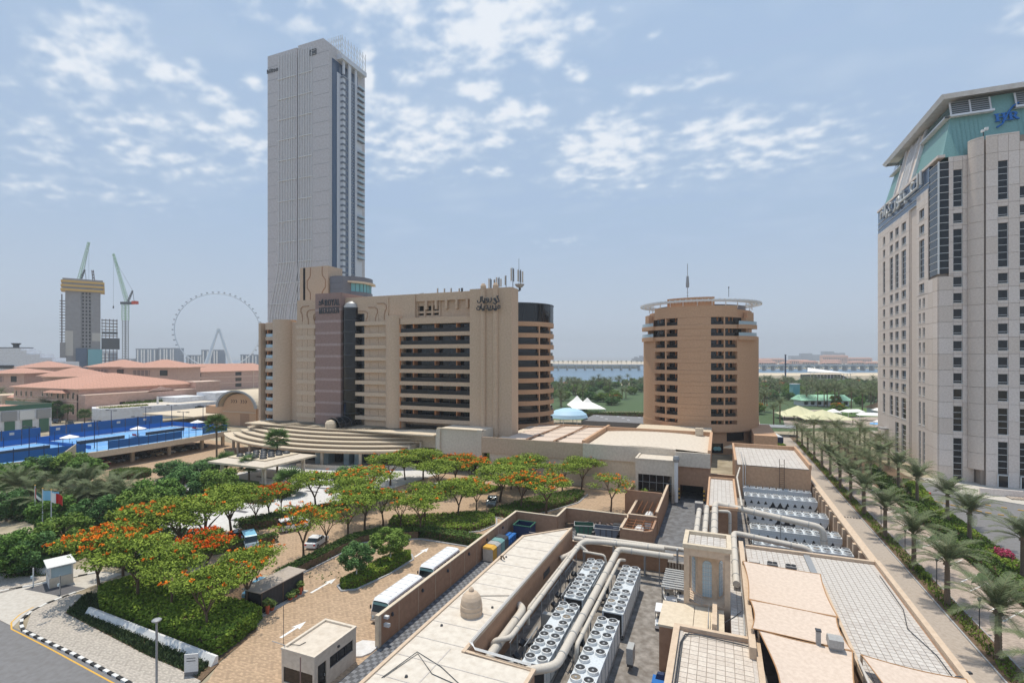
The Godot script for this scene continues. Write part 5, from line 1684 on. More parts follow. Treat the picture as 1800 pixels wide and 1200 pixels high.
func ballroom_and_service() -> void:
	var w: Material = M.stucco_warm
	# ballroom wing
	var t := thing("ballroom", "long windowless ballroom wing with cream roofs between the two hotel towers", "building")
	part(t, "wall", bu(-50, -27.4, 0, 8.4, 108, 136), M.cream_wall)
	part(t, "upper_wall", bu(-52, -27.4, 5.6, 9.3, 107.7, 108.0), M.stucco)
	part(t, "wall", bu(-27.4, -8.2, 0, 8.6, 107.6, 132), M.cream)
	part(t, "wall", bu(-8.2, -1.8, 2.9, 8.6, 105.0, 132), M.stucco_brown)
	part(t, "wall", bu(-8.2, -7.2, 0, 2.9, 105.0, 112), M.stucco_brown)
	part(t, "wall", bu(-2.9, -1.8, 0, 2.9, 105.0, 112), M.stucco_brown)
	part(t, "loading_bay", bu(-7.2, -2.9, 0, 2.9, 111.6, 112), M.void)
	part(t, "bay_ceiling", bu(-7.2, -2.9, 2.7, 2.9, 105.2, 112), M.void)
	part(t, "upper_wall", bu(-27.4, -8.2, 6.2, 9.4, 107.2, 107.6), M.cream_wall)
	part(t, "upper_wall", bu(-8.2, -1.6, 6.6, 9.4, 104.6, 105.0), M.cream_wall)
	part(t, "base_wall", bu(-27, -15.4, 0, 2.6, 106.6, 107.6), M.cream)
	# big cream roof, slightly cambered
	var b := B.new()
	for k in 10:
		var x0 := -26.8 + k * 2.48
		var x1 := x0 + 2.48
		var y0 := 8.9 + 0.5 * (1 - pow((x0 + 14.4) / 12.4, 2))
		var y1 := 8.9 + 0.5 * (1 - pow((x1 + 14.4) / 12.4, 2))
		b.quad(V(x0, 108.2, y0), V(x1, 108.2, y1), V(x1, 131, y1), V(x0, 131, y0))
	part(t, "cream_roof", b, M.roof_cream)
	part(t, "parapet", bu(-27.4, -1.6, 8.6, 10.0, 131, 131.5), w)
	part(t, "parapet", bu(-2.1, -1.5, 8.6, 10.0, 105, 131), w)
	part(t, "parapet", bu(-27.8, -27.2, 8.4, 9.9, 108, 136), w)
	part(t, "parapet", bu(-47.5, -27.4, 8.4, 9.4, 135.5, 136), w)
	part(t, "roof_unit", bu(-5.4, -3.6, 9.3, 10.9, 129.6, 130.8), M.cream)
	# tan stepped roof panels with dark gutters
	for i in 3:
		for j in 4:
			var x := -47.0 + i * 6.5
			var u := 109.0 + j * 6.6
			var c := B.new()
			c.quad(V(x, u, 8.9), V(x + 6.2, u + 0.4, 9.2), V(x + 6.2, u + 6.4, 9.2), V(x, u + 6.2, 8.9))
			c.quad(V(x, u, 8.5), V(x + 6.2, u + 0.4, 8.5), V(x + 6.2, u + 0.4, 9.2), V(x, u, 8.9))
			part(t, "tan_roof_panel", c, M.sail)
	for i in 2:
		b = B.new()
		b.tube([V(-41.0 + i * 6.5, 108.6, 9.25), V(-40.4 + i * 6.5, 122, 9.3), V(-39.6 + i * 6.5, 135, 9.25)], 0.16, 6)
		part(t, "gutter", b, M.stucco_brown)
	part(t, "entry_box", bu(-15.3, -8.0, 5.2, 8.0, 101.4, 107.5), M.cream_wall)
	part(t, "entry_box", bu(-15.3, -14.8, 0, 5.2, 101.4, 107.5), M.cream_wall)
	part(t, "entry_box", bu(-8.5, -8.0, 0, 5.2, 101.4, 107.5), M.cream_wall)
	part(t, "entry_box_roof", bu(-14.9, -8.4, 8.0, 8.05, 101.8, 107.3), M.roof_cream)
	part(t, "entry_box_rim", bu(-15.4, -7.9, 8.0, 8.25, 101.3, 101.7).bu(-15.4, -15.0, 8.0, 8.25, 101.7, 107.6).bu(-8.3, -7.9, 8.0, 8.25, 101.7, 107.6), M.cream_wall)
	var gw := part(t, "window", bu(-14.8, -8.5, 2.0, 5.2, 101.9, 102.0), M.dark_glass)
	b = B.new()
	for k in 5:
		b.bu(-14.0 + k * 1.3, -13.92 + k * 1.3, 2.0, 5.2, 101.8, 101.9)
	b.bu(-14.8, -8.5, 3.6, 3.68, 101.8, 101.9)
	part(gw, "frame", b, M.metal_grey)
	rebase(t, V(-26, 106))
	t = thing("flue", "tall white exhaust flue beside the loading bay", "chimney", V(-7.6, 100.6))
	part(t, "pipe", la([v2(0.36, 0.6), v2(0.36, 8.2)], Vector3.ZERO, 14), M.white_paint)
	part(t, "cowl", la([v2(0.5, 8.2), v2(0.62, 8.7), v2(0.5, 9.3), v2(0.01, 9.35)], Vector3.ZERO, 14), M.metal_grey)
	# service blocks
	t = thing("tiled_block", "narrow low block with grey tiled roof beside the loading lane", "building")
	part(t, "wall", bu(-1.7, 2.4, 0, 5.8, 80, 99.4), M.stucco_brown)
	part(t, "rim", bu(-1.8, -1.5, 5.8, 6.2, 79.9, 99.5).bu(2.2, 2.5, 5.8, 6.2, 79.9, 99.5).bu(-1.5, 2.2, 5.8, 6.2, 79.9, 80.2).bu(-1.5, 2.2, 5.8, 6.2, 99.2, 99.5), M.stucco_warm)
	tile_field(t, -1.5, 2.2, 80.2, 99.2, 5.82, 0.62, ["tile_grey", "tile_grey2", "tile_grey3"])
	rebase(t, V(0.3, 90))
	t = thing("ladder_block", "square tan block with flat tiled roof and wall ladder behind the chillers", "building")
	part(t, "wall", bu(2.8, 15.6, 0, 7.3, 107, 128), w)
	part(t, "parapet", bu(2.7, 15.7, 7.3, 8.2, 127.6, 128.1).bu(2.7, 3.1, 7.3, 8.2, 107, 127.6).bu(15.3, 15.7, 7.3, 8.2, 107, 127.6), w)
	tile_field(t, 3.1, 15.3, 107.0, 127.6, 7.32, 0.9, ["tile_grey", "tile_grey2", "tile_grey3"])
	b = B.new()
	for x in [10.4, 11.2]:
		b.tube([V(x, 106.6, 2), V(x, 106.6, 9.0)], 0.05, 5)
	for k in 15:
		b.tube([V(10.4, 106.6, 2.3 + k * 0.4), V(11.2, 106.6, 2.3 + k * 0.4)], 0.03, 4)
	part(t, "ladder", b, M.bark)
	part(t, "wall_pipe", tb([V(4.2, 106.7, 1), V(4.2, 106.7, 7.9), V(4.2, 118, 7.9)], 0.09, 6), M.pipe_grey)
	part(t, "wall_pipe", tb([V(4.6, 106.7, 1), V(4.6, 106.7, 7.9), V(4.6, 112, 7.9)], 0.07, 6), M.pipe_grey)
	rebase(t, V(9, 117))
	t = thing("alley_canopy", "small orange awning over the clutter behind the tiled block", "awning", V(0.6, 103))
	b = B.new()
	b.obox(Transform3D(Basis(Vector3.BACK, -0.12), v3(0, 3.0, 0)), v3(3.6, 0.08, 3.0))
	part(t, "cloth", b, M.copper)
	for s in [[-1, -1], [1, -1], [-1, 1], [1, 1]]:
		part(t, "post", tb([v3(s[0] * 1.6, 0, s[1] * 1.3), v3(s[0] * 1.6, 3.0 - s[0] * 0.2, s[1] * 1.3)], 0.05, 5), M.metal_grey)
	t = thing("alley_wall", "tan screen wall closing the alley behind the tiled block", "wall", V(0.4, 112))
	part(t, "wall", bx(-2.4, 2.4, 0, 4.0, -0.2, 0.2), w)
	part(t, "coping", bx(-2.5, 2.5, 4.0, 4.12, -0.26, 0.26), M.stucco_band)
	# wall with pilasters along the service lane
	t = thing("pilaster_wall", "tan boundary wall with tall pilasters between chillers and palm lane", "wall")
	part(t, "wall", bu(16.35, 16.6, 0, 4.0, 69.5, 128), w)
	part(t, "coping", bu(16.1, 17.0, 4.2, 4.5, 69.5, 128), M.stucco_band)
	for k in 20:
		part(t, "pilaster", bu(15.8, 16.35, 0, 4.2, 70.2 + k * 3.0, 70.9 + k * 3.0), M.stucco_band)
		part(t, "pilaster", bu(16.6, 17.0, 0, 4.2, 70.2 + k * 3.0, 70.9 + k * 3.0), M.stucco_band)
	rebase(t, V(16.4, 98))
	# gas tank yard
	t = thing("gas_yard", "brown walled enclosure holding white gas tanks and rusty pipework", "enclosure")
	var kb: Material = M.stucco_brown
	part(t, "wall", bu(-13.8, -13.5, 0, 2.5, 76.4, 92), kb)
	part(t, "wall", bu(-13.8, -10.4, 0, 2.4, 76.1, 76.4), kb)
	part(t, "wall", ac(-10.6, -77.6, 1.2, 1.5, 0, 80, 0, 2.4, 8), kb)
	part(t, "wall", bu(-9.4, -9.1, 0, 2.5, 77.6, 82), kb)
	part(t, "wall", bu(-13.5, -9.1, 0, 2.9, 82, 82.3), kb)
	part(t, "wall", bu(-9.3, -9.0, 0, 3.6, 82.3, 101.4), kb)
	part(t, "wall", bu(-15.6, -9.3, 0, 4.2, 92, 92.3), kb)
	part(t, "wall", bu(-15.8, -15.5, 0, 3.4, 92.3, 101.4), kb)
	part(t, "coping", bu(-13.85, -13.45, 2.5, 2.6, 76.1, 92).bu(-13.45, -10.4, 2.4, 2.5, 76.05, 76.45).bu(-13.5, -9.05, 2.9, 3.0, 81.95, 82.35).bu(-9.35, -8.95, 3.6, 3.7, 82.35, 101.4), M.stucco_band)
	part(t, "notice_board", bu(-10.9, -9.9, 1.0, 1.9, 81.92, 82.0), M.white_paint)
	b = B.new()
	for x in 4:
		b.tube([V(-13.4 + x * 1.25, 77.0, 2.2), V(-13.4 + x * 1.25, 81.9, 2.4)], 0.05, 5)
	for y in 4:
		b.tube([V(-13.4, 77.6 + y * 1.3, 2.25), V(-9.5, 77.6 + y * 1.3, 2.25)], 0.05, 5)
	for x in 4:
		b.tube([V(-12.6 + x * 0.9, 84.5, 2.6), V(-12.6 + x * 0.9, 91.8, 2.6)], 0.05, 5)
	part(t, "pipework", b, M.copper)
	rebase(t, V(-11.4, 84))
	var n := 0
	for e in [[-11.5, 79.2, "white gas tank in the enclosure's front pen"], [-11.0, 87.0, "white gas tank in the enclosure's rear pen"]]:
		t = thing("gas_tank", e[2], "tank", V(e[0], e[1]), 0.0, "white gas tanks")
		b = B.new()
		b.lathe([v2(0.01, -1.8), v2(0.45, -1.7), v2(0.72, -1.4), v2(0.75, -1.2), v2(0.75, 1.2), v2(0.72, 1.4), v2(0.45, 1.7), v2(0.01, 1.8)], Vector3.ZERO, 18)
		var o := part(t, "tank", b, M.white_paint)
		o.transform = Transform3D(Basis(Vector3.RIGHT, PI / 2), v3(0, 1.2, 0))
		for z in [-1.0, 1.0]:
			part(t, "saddle", bx(-0.6, 0.6, 0, 0.7, z - 0.15, z + 0.15), M.concrete)
			part(t, "strap", tb([v3(-0.77, 1.2, z), v3(-0.55, 1.75, z), v3(0, 1.98, z), v3(0.55, 1.75, z), v3(0.77, 1.2, z)], 0.03, 4), M.metal_dark)
		n += 1
	chiller_rows()
	stair_tower()
	tiled_roofs_and_sails()

# roof tiles laid one by one with open joints; from, to across and along
func tile_field(parent: Node3D, a0: float, a1: float, u0: float, u1: float, h: float, size: float, keys: Array) -> void:
	var nx := int(round((a1 - a0) / size))
	var nu := int(round((u1 - u0) / size))
	var sx := (a1 - a0) / nx
	var su := (u1 - u0) / nu
	var l: Array = []
	for i in nx:
		for j in nu:
			l.append([Transform3D(Basis(), V(a0 + (i + 0.5) * sx, u0 + (j + 0.5) * su, h + 0.02 + rng.randf() * 0.006)), v3(sx - 0.05, 0.05, su - 0.05)])
	var mats: Array = []
	for k in keys:
		mats.append(M[k])
	part(parent, "roof_bed", bu(a0, a1, h - 0.1, h, u0, u1), M.joint)
	pieces(parent, "roof_tile", l, mats)

# one cooling machine, seen from above as a long box with two rows of round fans; local x across, z along
func chiller(label: String, group: String, wide: float, long: float, tall: float, n: int, gaps: Array, at: Vector3, turn: float, vee: bool) -> Node3D:
	var t := thing("chiller", label, "chiller", at, turn, group)
	var top := tall - 0.32
	part(t, "top_deck", bx(-wide / 2, wide / 2, top - 0.12, top, -long / 2, long / 2), M.chiller)
	part(t, "base_rail", bx(-wide / 2, -wide / 2 + 0.2, 0.25, 0.5, -long / 2, long / 2).box(wide / 2 - 0.2, wide / 2, 0.25, 0.5, -long / 2, long / 2), M.metal_grey)
	if vee:
		# side panels cut to a row of downward wedges, dark gaps between
		part(t, "coil_void", bx(-wide / 2 + 0.25, wide / 2 - 0.25, 0.5, top - 0.12, -long / 2 + 0.1, long / 2 - 0.1), M.chiller_dark)
		part(t, "top_band", bx(-wide / 2, wide / 2, top - 0.62, top - 0.12, -long / 2, long / 2), M.chiller)
		var w := long / n
		for s in [-1, 1]:
			for k in n:
				var z := -long / 2 + w * k
				var b := B.new()
				b.plate(pv([v2(z, top - 0.62), v2(z + w, top - 0.62), v2(z + w * 0.62, top - 1.5), v2(z + w * 0.38, top - 1.5)]), 0.06, Transform3D(Basis(v3(0, 0, 1), Vector3.UP, v3(-1, 0, 0)), v3(s * wide / 2, 0, 0)))
				part(t, "side_wedge", b, M.chiller)
			part(t, "lower_cabinet", bx(s * wide / 2 - 0.1, s * wide / 2 + 0.1, 0.5, 1.0, -long / 2 + 0.3, -long / 2 + long * 0.35).box(s * wide / 2 - 0.1, s * wide / 2 + 0.1, 0.5, 0.95, long * 0.1, long * 0.45), M.chiller)
			for k in 3:
				part(t, "compressor", tb([v3(s * (wide / 2 - 0.2), 0.72, -long * 0.1 + k * long * 0.2), v3(s * (wide / 2 - 0.2), 0.72, -long * 0.1 + k * long * 0.2 + 0.6)], 0.2, 8), M.copper if k == 1 else M.chiller_dark)
	else:
		part(t, "end_frame", bx(-wide / 2, wide / 2, 0.3, top - 0.12, -long / 2, -long / 2 + 0.1).box(-wide / 2, -wide / 2 + 0.15, 0.3, top - 0.12, long / 2 - 0.1, long / 2).box(wide / 2 - 0.15, wide / 2, 0.3, top - 0.12, long / 2 - 0.1, long / 2), M.chiller)
		part(t, "end_void", bx(-wide / 2 + 0.15, wide / 2 - 0.15, 0.3, top - 0.12, long / 2 - 0.5, long / 2 - 0.3), M.chiller_dark)
		for s in [-1, 1]:
			for k in n:
				var z := -long / 2 + long / n * k
				part(t, "side_panel", bx(s * wide / 2 - 0.05, s * wide / 2 + 0.02, 0.7, top - 0.12, z + 0.05, z + long / n - 0.22), M.chiller)
			part(t, "side_void", bx(s * (wide / 2 - 0.2) - 0.05, s * (wide / 2 - 0.2) + 0.05, 0.5, top - 0.12, -long / 2 + 0.1, long / 2 - 0.1), M.chiller_dark)
	for i in 2:
		for k in n:
			if [i, k] in gaps:
				continue
			var c := v3((i - 0.5) * wide * 0.5, top, -long / 2 + long / n * (k + 0.5))
			var r := minf(0.44, long / n * 0.44)
			var f := part(t, "fan", la([v2(r + 0.02, 0), v2(r + 0.02, 0.26), v2(r - 0.03, 0.28), v2(r - 0.05, 0.24)], c, 16), M.white_paint)
			part(f, "grille", la([v2(r - 0.04, 0.2), v2(0.1, 0.22), v2(0.01, 0.22)], c, 16), M.fan_dusty if rng.randf() < 0.08 else M.fan_dark)
			part(f, "hub", la([v2(0.12, 0.22), v2(0.1, 0.27), v2(0.01, 0.28)], c, 8), M.metal_grey)
	for s in [[-1, -1], [1, -1], [-1, 1], [1, 1]]:
		part(t, "foot", bx(s[0] * wide / 2 - s[0] * 0.25, s[0] * wide / 2 - s[0] * 0.02, 0, 0.3, s[1] * long / 2 - s[1] * 0.4, s[1] * long / 2 - s[1] * 0.1), M.metal_dark)
	return t

func chiller_rows() -> void:
	var lab := ["farthest of the five crosswise chillers, under the wall ladder", "second crosswise chiller down from the wall ladder", "middle one of the five crosswise chillers", "crosswise chiller with the thick bent pipe across it", "crosswise chiller nearest the tiled roof, behind the thinner bent pipe"]
	var us := [109.2, 101.0, 91.3, 82.2, 75.7]
	var p := B.new()
	setting("chiller_platform", bu(2.6, 16.3, 0, 1.0, 72, 106.8), M.yard)
	for i in 5:
		chiller(lab[i], "crosswise chillers by the pilaster wall", 2.3, 11.4, 2.55, 10, [], V(9.85, us[i] - (2.0 if i == 0 else 0.0), 1.0), PI / 2, true)

func stair_tower() -> void:
	var t := thing("stair_tower", "beige stair tower with arched windows and tiled top in the roofscape", "tower")
	var s: Material = M.stucco_band
	part(t, "base", bu(-3.2, 0.95, 0, 4.4, 51.7, 55.9), s)
	part(t, "corner_pier", bu(-3.2, -2.7, 4.4, 9.4, 51.7, 52.5), s)
	part(t, "corner_pier", bu(0.45, 0.95, 4.4, 9.4, 51.7, 52.5), s)
	part(t, "corner_pier", bu(-3.2, -2.7, 4.4, 9.4, 55.2, 55.9), s)
	part(t, "corner_pier", bu(0.45, 0.95, 4.4, 9.4, 55.2, 55.9), s)
	part(t, "beam", bu(-3.2, 0.95, 8.9, 9.6, 51.7, 55.9), s)
	part(t, "parapet", bu(-3.3, 1.05, 9.6, 10.0, 51.6, 52.0).bu(-3.3, 1.05, 9.6, 10.0, 55.6, 56.0).bu(-3.3, -2.9, 9.6, 10.0, 52.0, 55.6).bu(0.65, 1.05, 9.6, 10.0, 52.0, 55.6), M.cream)
	tile_field(t, -2.9, 0.65, 52.0, 55.6, 9.62, 0.55, ["tile_grey", "tile_grey2", "tile_grey3"])
	# canted inner bay with three arched windows
	var bay := pv([v2(-2.7, -54.6), v2(-2.0, -53.1), v2(-0.25, -53.1), v2(0.45, -54.6), v2(0.45, -55.9), v2(-2.7, -55.9)])
	part(t, "bay_wall", B.new().prism(bay, 4.4, 8.95), M.stucco_band)
	for e in [[v3(-1.12, 0, -53.1), 0.0, 0.42], [v3(-2.35, 0, -53.85), -1.12, 0.32], [v3(0.1, 0, -53.85), 1.12, 0.32]]:
		var o: PackedVector2Array = pv([v2(-e[2], 4.6), v2(e[2], 4.6), v2(e[2], 7.7)])
		for k in 9:
			o.append(v2(e[2] * cos(PI * k / 8.0), 7.7 + e[2] * sin(PI * k / 8.0)))
		var w := part(t, "window", pt(o, 0.06, Transform3D(Basis(Vector3.UP, e[1]), e[0])), M.pale_glass)
		var b := B.new()
		var tr := Transform3D(Basis(Vector3.UP, e[1]), e[0])
		for k in 8:
			b.obox(tr * Transform3D(Basis(), v3(0, 5.0 + k * 0.4, 0.08)), v3(e[2] * 2, 0.04, 0.05))
		for k in 3:
			b.obox(tr * Transform3D(Basis(), v3((k - 1) * e[2] * 0.5, 6.2, 0.08)), v3(0.035, 3.2, 0.05))
		part(w, "bars", b, M.mullion)
	# steel stair rails at the foot
	var b2 := B.new()
	for k in 5:
		b2.tube([V(-2.7, 51.9, 4.7 + k * 0.22), V(-1.4, 51.2, 4.5 + k * 0.22)], 0.03, 4)
	part(t, "stair_rail", b2, M.metal_grey)
	rebase(t, V(-1.1, 53.8))

func sail(label: String, c: Array, key: String) -> void:
	# corners (across, along, height) in order; edges pulled inwards
	var t := thing("shade_sail", label, "sail", V(c[0][0], c[0][1]), 0.0, "tan shade sails over the service yard")
	var b := B.new()
	var n := 12
	var p := func(i: int, j: int) -> Vector3:
		var s := float(i) / n
		var r := float(j) / n
		var a: Vector3 = V(c[0][0], c[0][1], c[0][2]).lerp(V(c[1][0], c[1][1], c[1][2]), s)
		var e: Vector3 = V(c[3][0], c[3][1], c[3][2]).lerp(V(c[2][0], c[2][1], c[2][2]), s)
		var mid: Vector3 = V((c[0][0] + c[1][0] + c[2][0] + c[3][0]) / 4.0, (c[0][1] + c[1][1] + c[2][1] + c[3][1]) / 4.0, 0)
		var q: Vector3 = a.lerp(e, r)
		var bow: float = 4 * s * (1 - s) * absf(2 * r - 1) * c[4][0] + 4 * r * (1 - r) * absf(2 * s - 1) * c[4][1]
		var h := q.y
		q.y = 0
		q = q.lerp(mid, bow)
		q.y = h - 0.25 * 16 * s * (1 - s) * r * (1 - r) * 0.8
		return q - V(c[0][0], c[0][1])
	for i in n:
		for j in n:
			b.quad(p.call(i, j), p.call(i + 1, j), p.call(i + 1, j + 1), p.call(i, j + 1))
	part(t, "cloth", b, M[key])
	var e2 := B.new()
	for side in 2:
		var pts: Array = []
		for i in n + 1:
			pts.append(p.call(i, n * side))
		e2.tube(pts, 0.05, 5)
	for side in 2:
		var pts: Array = []
		for i in n + 1:
			pts.append(p.call(n * side, i))
		e2.tube(pts, 0.05, 5)
	part(t, "hem", e2, M.sail_edge)
	for k in 4:
		var q := V(c[k][0], c[k][1]) - V(c[0][0], c[0][1])
		part(t, "mast", tb([q, q + v3(0, c[k][2], 0)], 0.09, 8), M.stucco_band)

func tiled_roofs_and_sails() -> void:
	var s: Material = M.stucco_band
	var t := thing("tiled_roof_building", "low building with broad grey tiled roof along the palm lane", "building")
	part(t, "wall", bu(9.9, 16.9, 0, 4.2, 30, 69.8), M.stucco_brown)
	part(t, "wall", bu(3.0, 9.9, 0, 4.2, 61.4, 69.8), M.stucco_brown)
	part(t, "wall", bu(0.95, 2.3, 0, 4.2, 46.8, 69.8), M.stucco_brown)
	part(t, "parapet", bu(16.5, 17.0, 4.2, 4.7, 30, 69.8), s)
	part(t, "parapet", bu(3.0, 16.5, 4.2, 4.6, 69.4, 69.8), s)
	part(t, "parapet", bu(2.2, 2.7, 4.2, 5.2, 44, 69.0), s)
	part(t, "parapet", bu(9.7, 9.95, 4.2, 4.7, 44, 60.5), s)
	part(t, "gutter_strip", bu(9.3, 9.95, 4.2, 4.4, 61.4, 69.4), M.metal_grey)
	tile_field(t, 9.95, 16.4, 42, 69.3, 4.22, 0.56, ["tile_grey", "tile_grey2", "tile_grey3"])
	tile_field(t, 3.0, 9.3, 61.4, 69.3, 4.22, 0.56, ["tile_grey", "tile_grey2", "tile_grey3"])
	tile_field(t, 0.95, 2.2, 46.8, 69.3, 4.22, 0.56, ["tile_grey", "tile_grey2", "tile_grey3"])
	part(t, "roof_cable", tb([V(16.1, 66, 4.34), V(16.0, 58, 4.34), V(15.2, 54, 4.34), V(16.0, 50, 4.34), V(16.0, 46, 4.34)], 0.04, 4), M.metal_dark)
	part(t, "roof_cable", tb([V(2.1, 68, 4.5), V(2.0, 60, 4.6), V(2.1, 54, 4.5), V(2.0, 47, 4.5)], 0.07, 5), M.pipe_grey)
	part(t, "roof_cable", tb([V(1.9, 51.6, 4.4), V(1.2, 50.4, 4.32), V(0.4, 49.0, 4.32)], 0.04, 4), M.metal_dark)
	part(t, "inner_wall", bu(2.7, 9.7, 0, 3.6, 61.0, 61.4), M.stucco_brown)
	rebase(t, V(13, 55))
	t = thing("near_tiled_roof", "pale tiled flat roof with cables along its parapet, nearest the viewer", "building")
	part(t, "wall", bu(-3.6, 3.0, 0, 4.2, 26, 46.7), M.stucco_brown)
	part(t, "parapet", bu(-3.7, -3.2, 4.2, 4.6, 26, 46.8).bu(2.7, 3.1, 4.2, 4.6, 26, 46.8).bu(-3.2, 2.7, 4.2, 4.6, 46.4, 46.8), s)
	tile_field(t, -2.9, 2.4, 33, 46.2, 4.22, 0.66, ["tile_pale", "tile_pale2", "tile_pale3"])
	part(t, "roof_edge_strip", bu(-3.2, -2.9, 4.2, 4.24, 26, 46.4).bu(2.4, 2.7, 4.2, 4.24, 26, 46.4), M.tile_grey2)
	part(t, "roof_cable", tb([V(-3.0, 30, 4.4), V(-3.0, 44, 4.4), V(-2.7, 45.6, 4.4), V(-1.6, 45.9, 4.4), V(2.2, 45.6, 4.4)], 0.06, 5), M.metal_dark)
	part(t, "roof_cable", tb([V(-2.85, 30, 4.36), V(-2.85, 44.6, 4.36), V(-2.4, 46.1, 4.36), V(2.4, 46.1, 4.36)], 0.04, 5), M.metal_dark)
	part(t, "roof_cable", tb([V(2.2, 36, 4.34), V(1.9, 38, 4.34), V(1.5, 39.0, 4.34)], 0.035, 4), M.metal_dark)
	rebase(t, V(0, 38))
	t = thing("brown_cistern", "brown box block with beige slab top beside the carts", "block")
	part(t, "wall", bu(-5.0, -0.6, 0, 4.0, 46.9, 51.6), M.stucco_brown)
	part(t, "slab", bu(-5.1, -2.2, 4.0, 4.2, 46.8, 51.6), M.cream)
	part(t, "slab", bu(-2.15, 0.4, 4.0, 4.2, 46.8, 51.6), M.cream)
	part(t, "bench_wall", bu(-0.6, -0.2, 4.2, 5.0, 47, 51.4), M.stucco_band)
	part(t, "railing", tb([V(-0.9, 47.2, 4.2), V(-0.9, 47.2, 5.0), V(-0.9, 51.2, 5.0), V(-0.9, 51.2, 4.2)], 0.05, 6), M.metal_grey)
	rebase(t, V(-3, 49))
	sail("tan shade sail farthest back, beside the rooftop condensers", [[2.5, 51.6, 5.6], [9.5, 51.2, 5.5], [9.7, 60.8, 5.5], [2.4, 61.2, 5.6], [0.03, 0.06]], "sail")
	sail("golden tan shade sail in the middle, behind the small roof flue", [[2.5, 46.3, 5.6], [9.5, 45.9, 5.4], [9.4, 51.4, 5.5], [2.6, 51.8, 5.6], [0.03, 0.08]], "sail")
	sail("largest tan shade sail, below the small roof flue at the picture's bottom", [[2.8, 33, 5.4], [9.5, 33.5, 5.2], [9.5, 46.1, 5.4], [3.0, 46.4, 5.5], [0.05, 0.3]], "sail")
	sail("tan shade sail at the lane corner, over the brown opening", [[9.9, 32, 5.2], [16.6, 32, 4.9], [16.4, 46.0, 4.9], [10.0, 45.7, 5.4], [0.05, 0.26]], "sail")
	part(thing("yard_beam", "pale steel beam across the gap between the two front sails", "beam", V(9.7, 39, 5.0)), "beam", tb([v3(0, 0, 6.5), v3(0.1, 0, -6.6)], 0.1, 8), M.tile_grey)
	t = thing("roof_flue", "short square roof flue beside the hooded vent among the sails", "vent", V(7.2, 46.0, 4.2))
	part(t, "duct", bx(-0.16, 0.16, 0, 2.3, -0.16, 0.16), M.metal_grey)
	part(t, "cap", bx(-0.2, 0.2, 2.3, 2.4, -0.2, 0.2), M.metal_dark)
	t = thing("hooded_vent", "grey hooded roof vent between two tan sails", "vent", V(8.3, 45.9, 4.2))
	part(t, "duct", bx(-0.4, 0.4, 0, 1.6, -0.4, 0.4), M.metal_grey)
	var hood := pv([v2(-0.6, 1.5), v2(0.6, 1.5), v2(0.6, 1.7), v2(0.3, 2.15), v2(-0.3, 2.3), v2(-0.6, 2.1)])
	part(t, "hood", pt(hood, 1.0, Transform3D(Basis(Vector3.UP, PI / 2), v3(-0.5, 0, 0))), M.pipe_grey)
	# rooftop condensers
	var cl := ["single louvred condenser box at the sail's corner", "middle twin fan condenser on the tiled roof", "twin fan condenser nearest the gutter strip"]
	for i in 3:
		t = thing("condenser", cl[i], "air conditioner", V([3.6, 5.4, 7.2][i], 62.4, 4.3), 0.0, "condensers on the tiled roof")
		part(t, "casing", B.new().bevbox(-0.5, 0.5, 0, 1.1, -0.45, 0.45, 0.04), M.tile_grey2 if i == 0 else M.asphalt)
		if i == 0:
			part(t, "louvre_face", bx(0.5, 0.54, 0.1, 1.0, -0.38, 0.38), M.chiller_dark)
		else:
			for o in [-1, 1]:
				var f := part(t, "fan", la([v2(0.23, 1.1), v2(0.23, 1.2), v2(0.2, 1.2)], v3(o * 0.25, 0, 0), 14), M.metal_dark)
				part(f, "grille", la([v2(0.2, 1.17), v2(0.01, 1.18)], v3(o * 0.25, 0, 0), 14), M.fan_dark)
		part(t, "rail", bx(-0.5, 0.5, -0.1, 0, -0.4, -0.3).box(-0.5, 0.5, -0.1, 0, 0.3, 0.4), M.metal_grey)
	# brown yard under the sails, with yellow rails
	setting("under_sail_floor", bu(2.4, 9.9, 0, 0.05, 26, 61), M.yard_dark)
	t = thing("yellow_rail", "yellow guard rail glimpsed under the big sail", "railing", V(3.7, 40))
	part(t, "rail", tb([v3(-0.7, 2.6, 0), v3(0.8, 2.6, 0), v3(0.8, 2.2, 1.4), v3(-0.7, 2.2, 1.4)], 0.06, 6), M.scaffold_yellow)
	part(t, "post", tb([v3(0.8, 0, 0), v3(0.8, 2.6, 0)], 0.06, 6), M.scaffold_yellow)

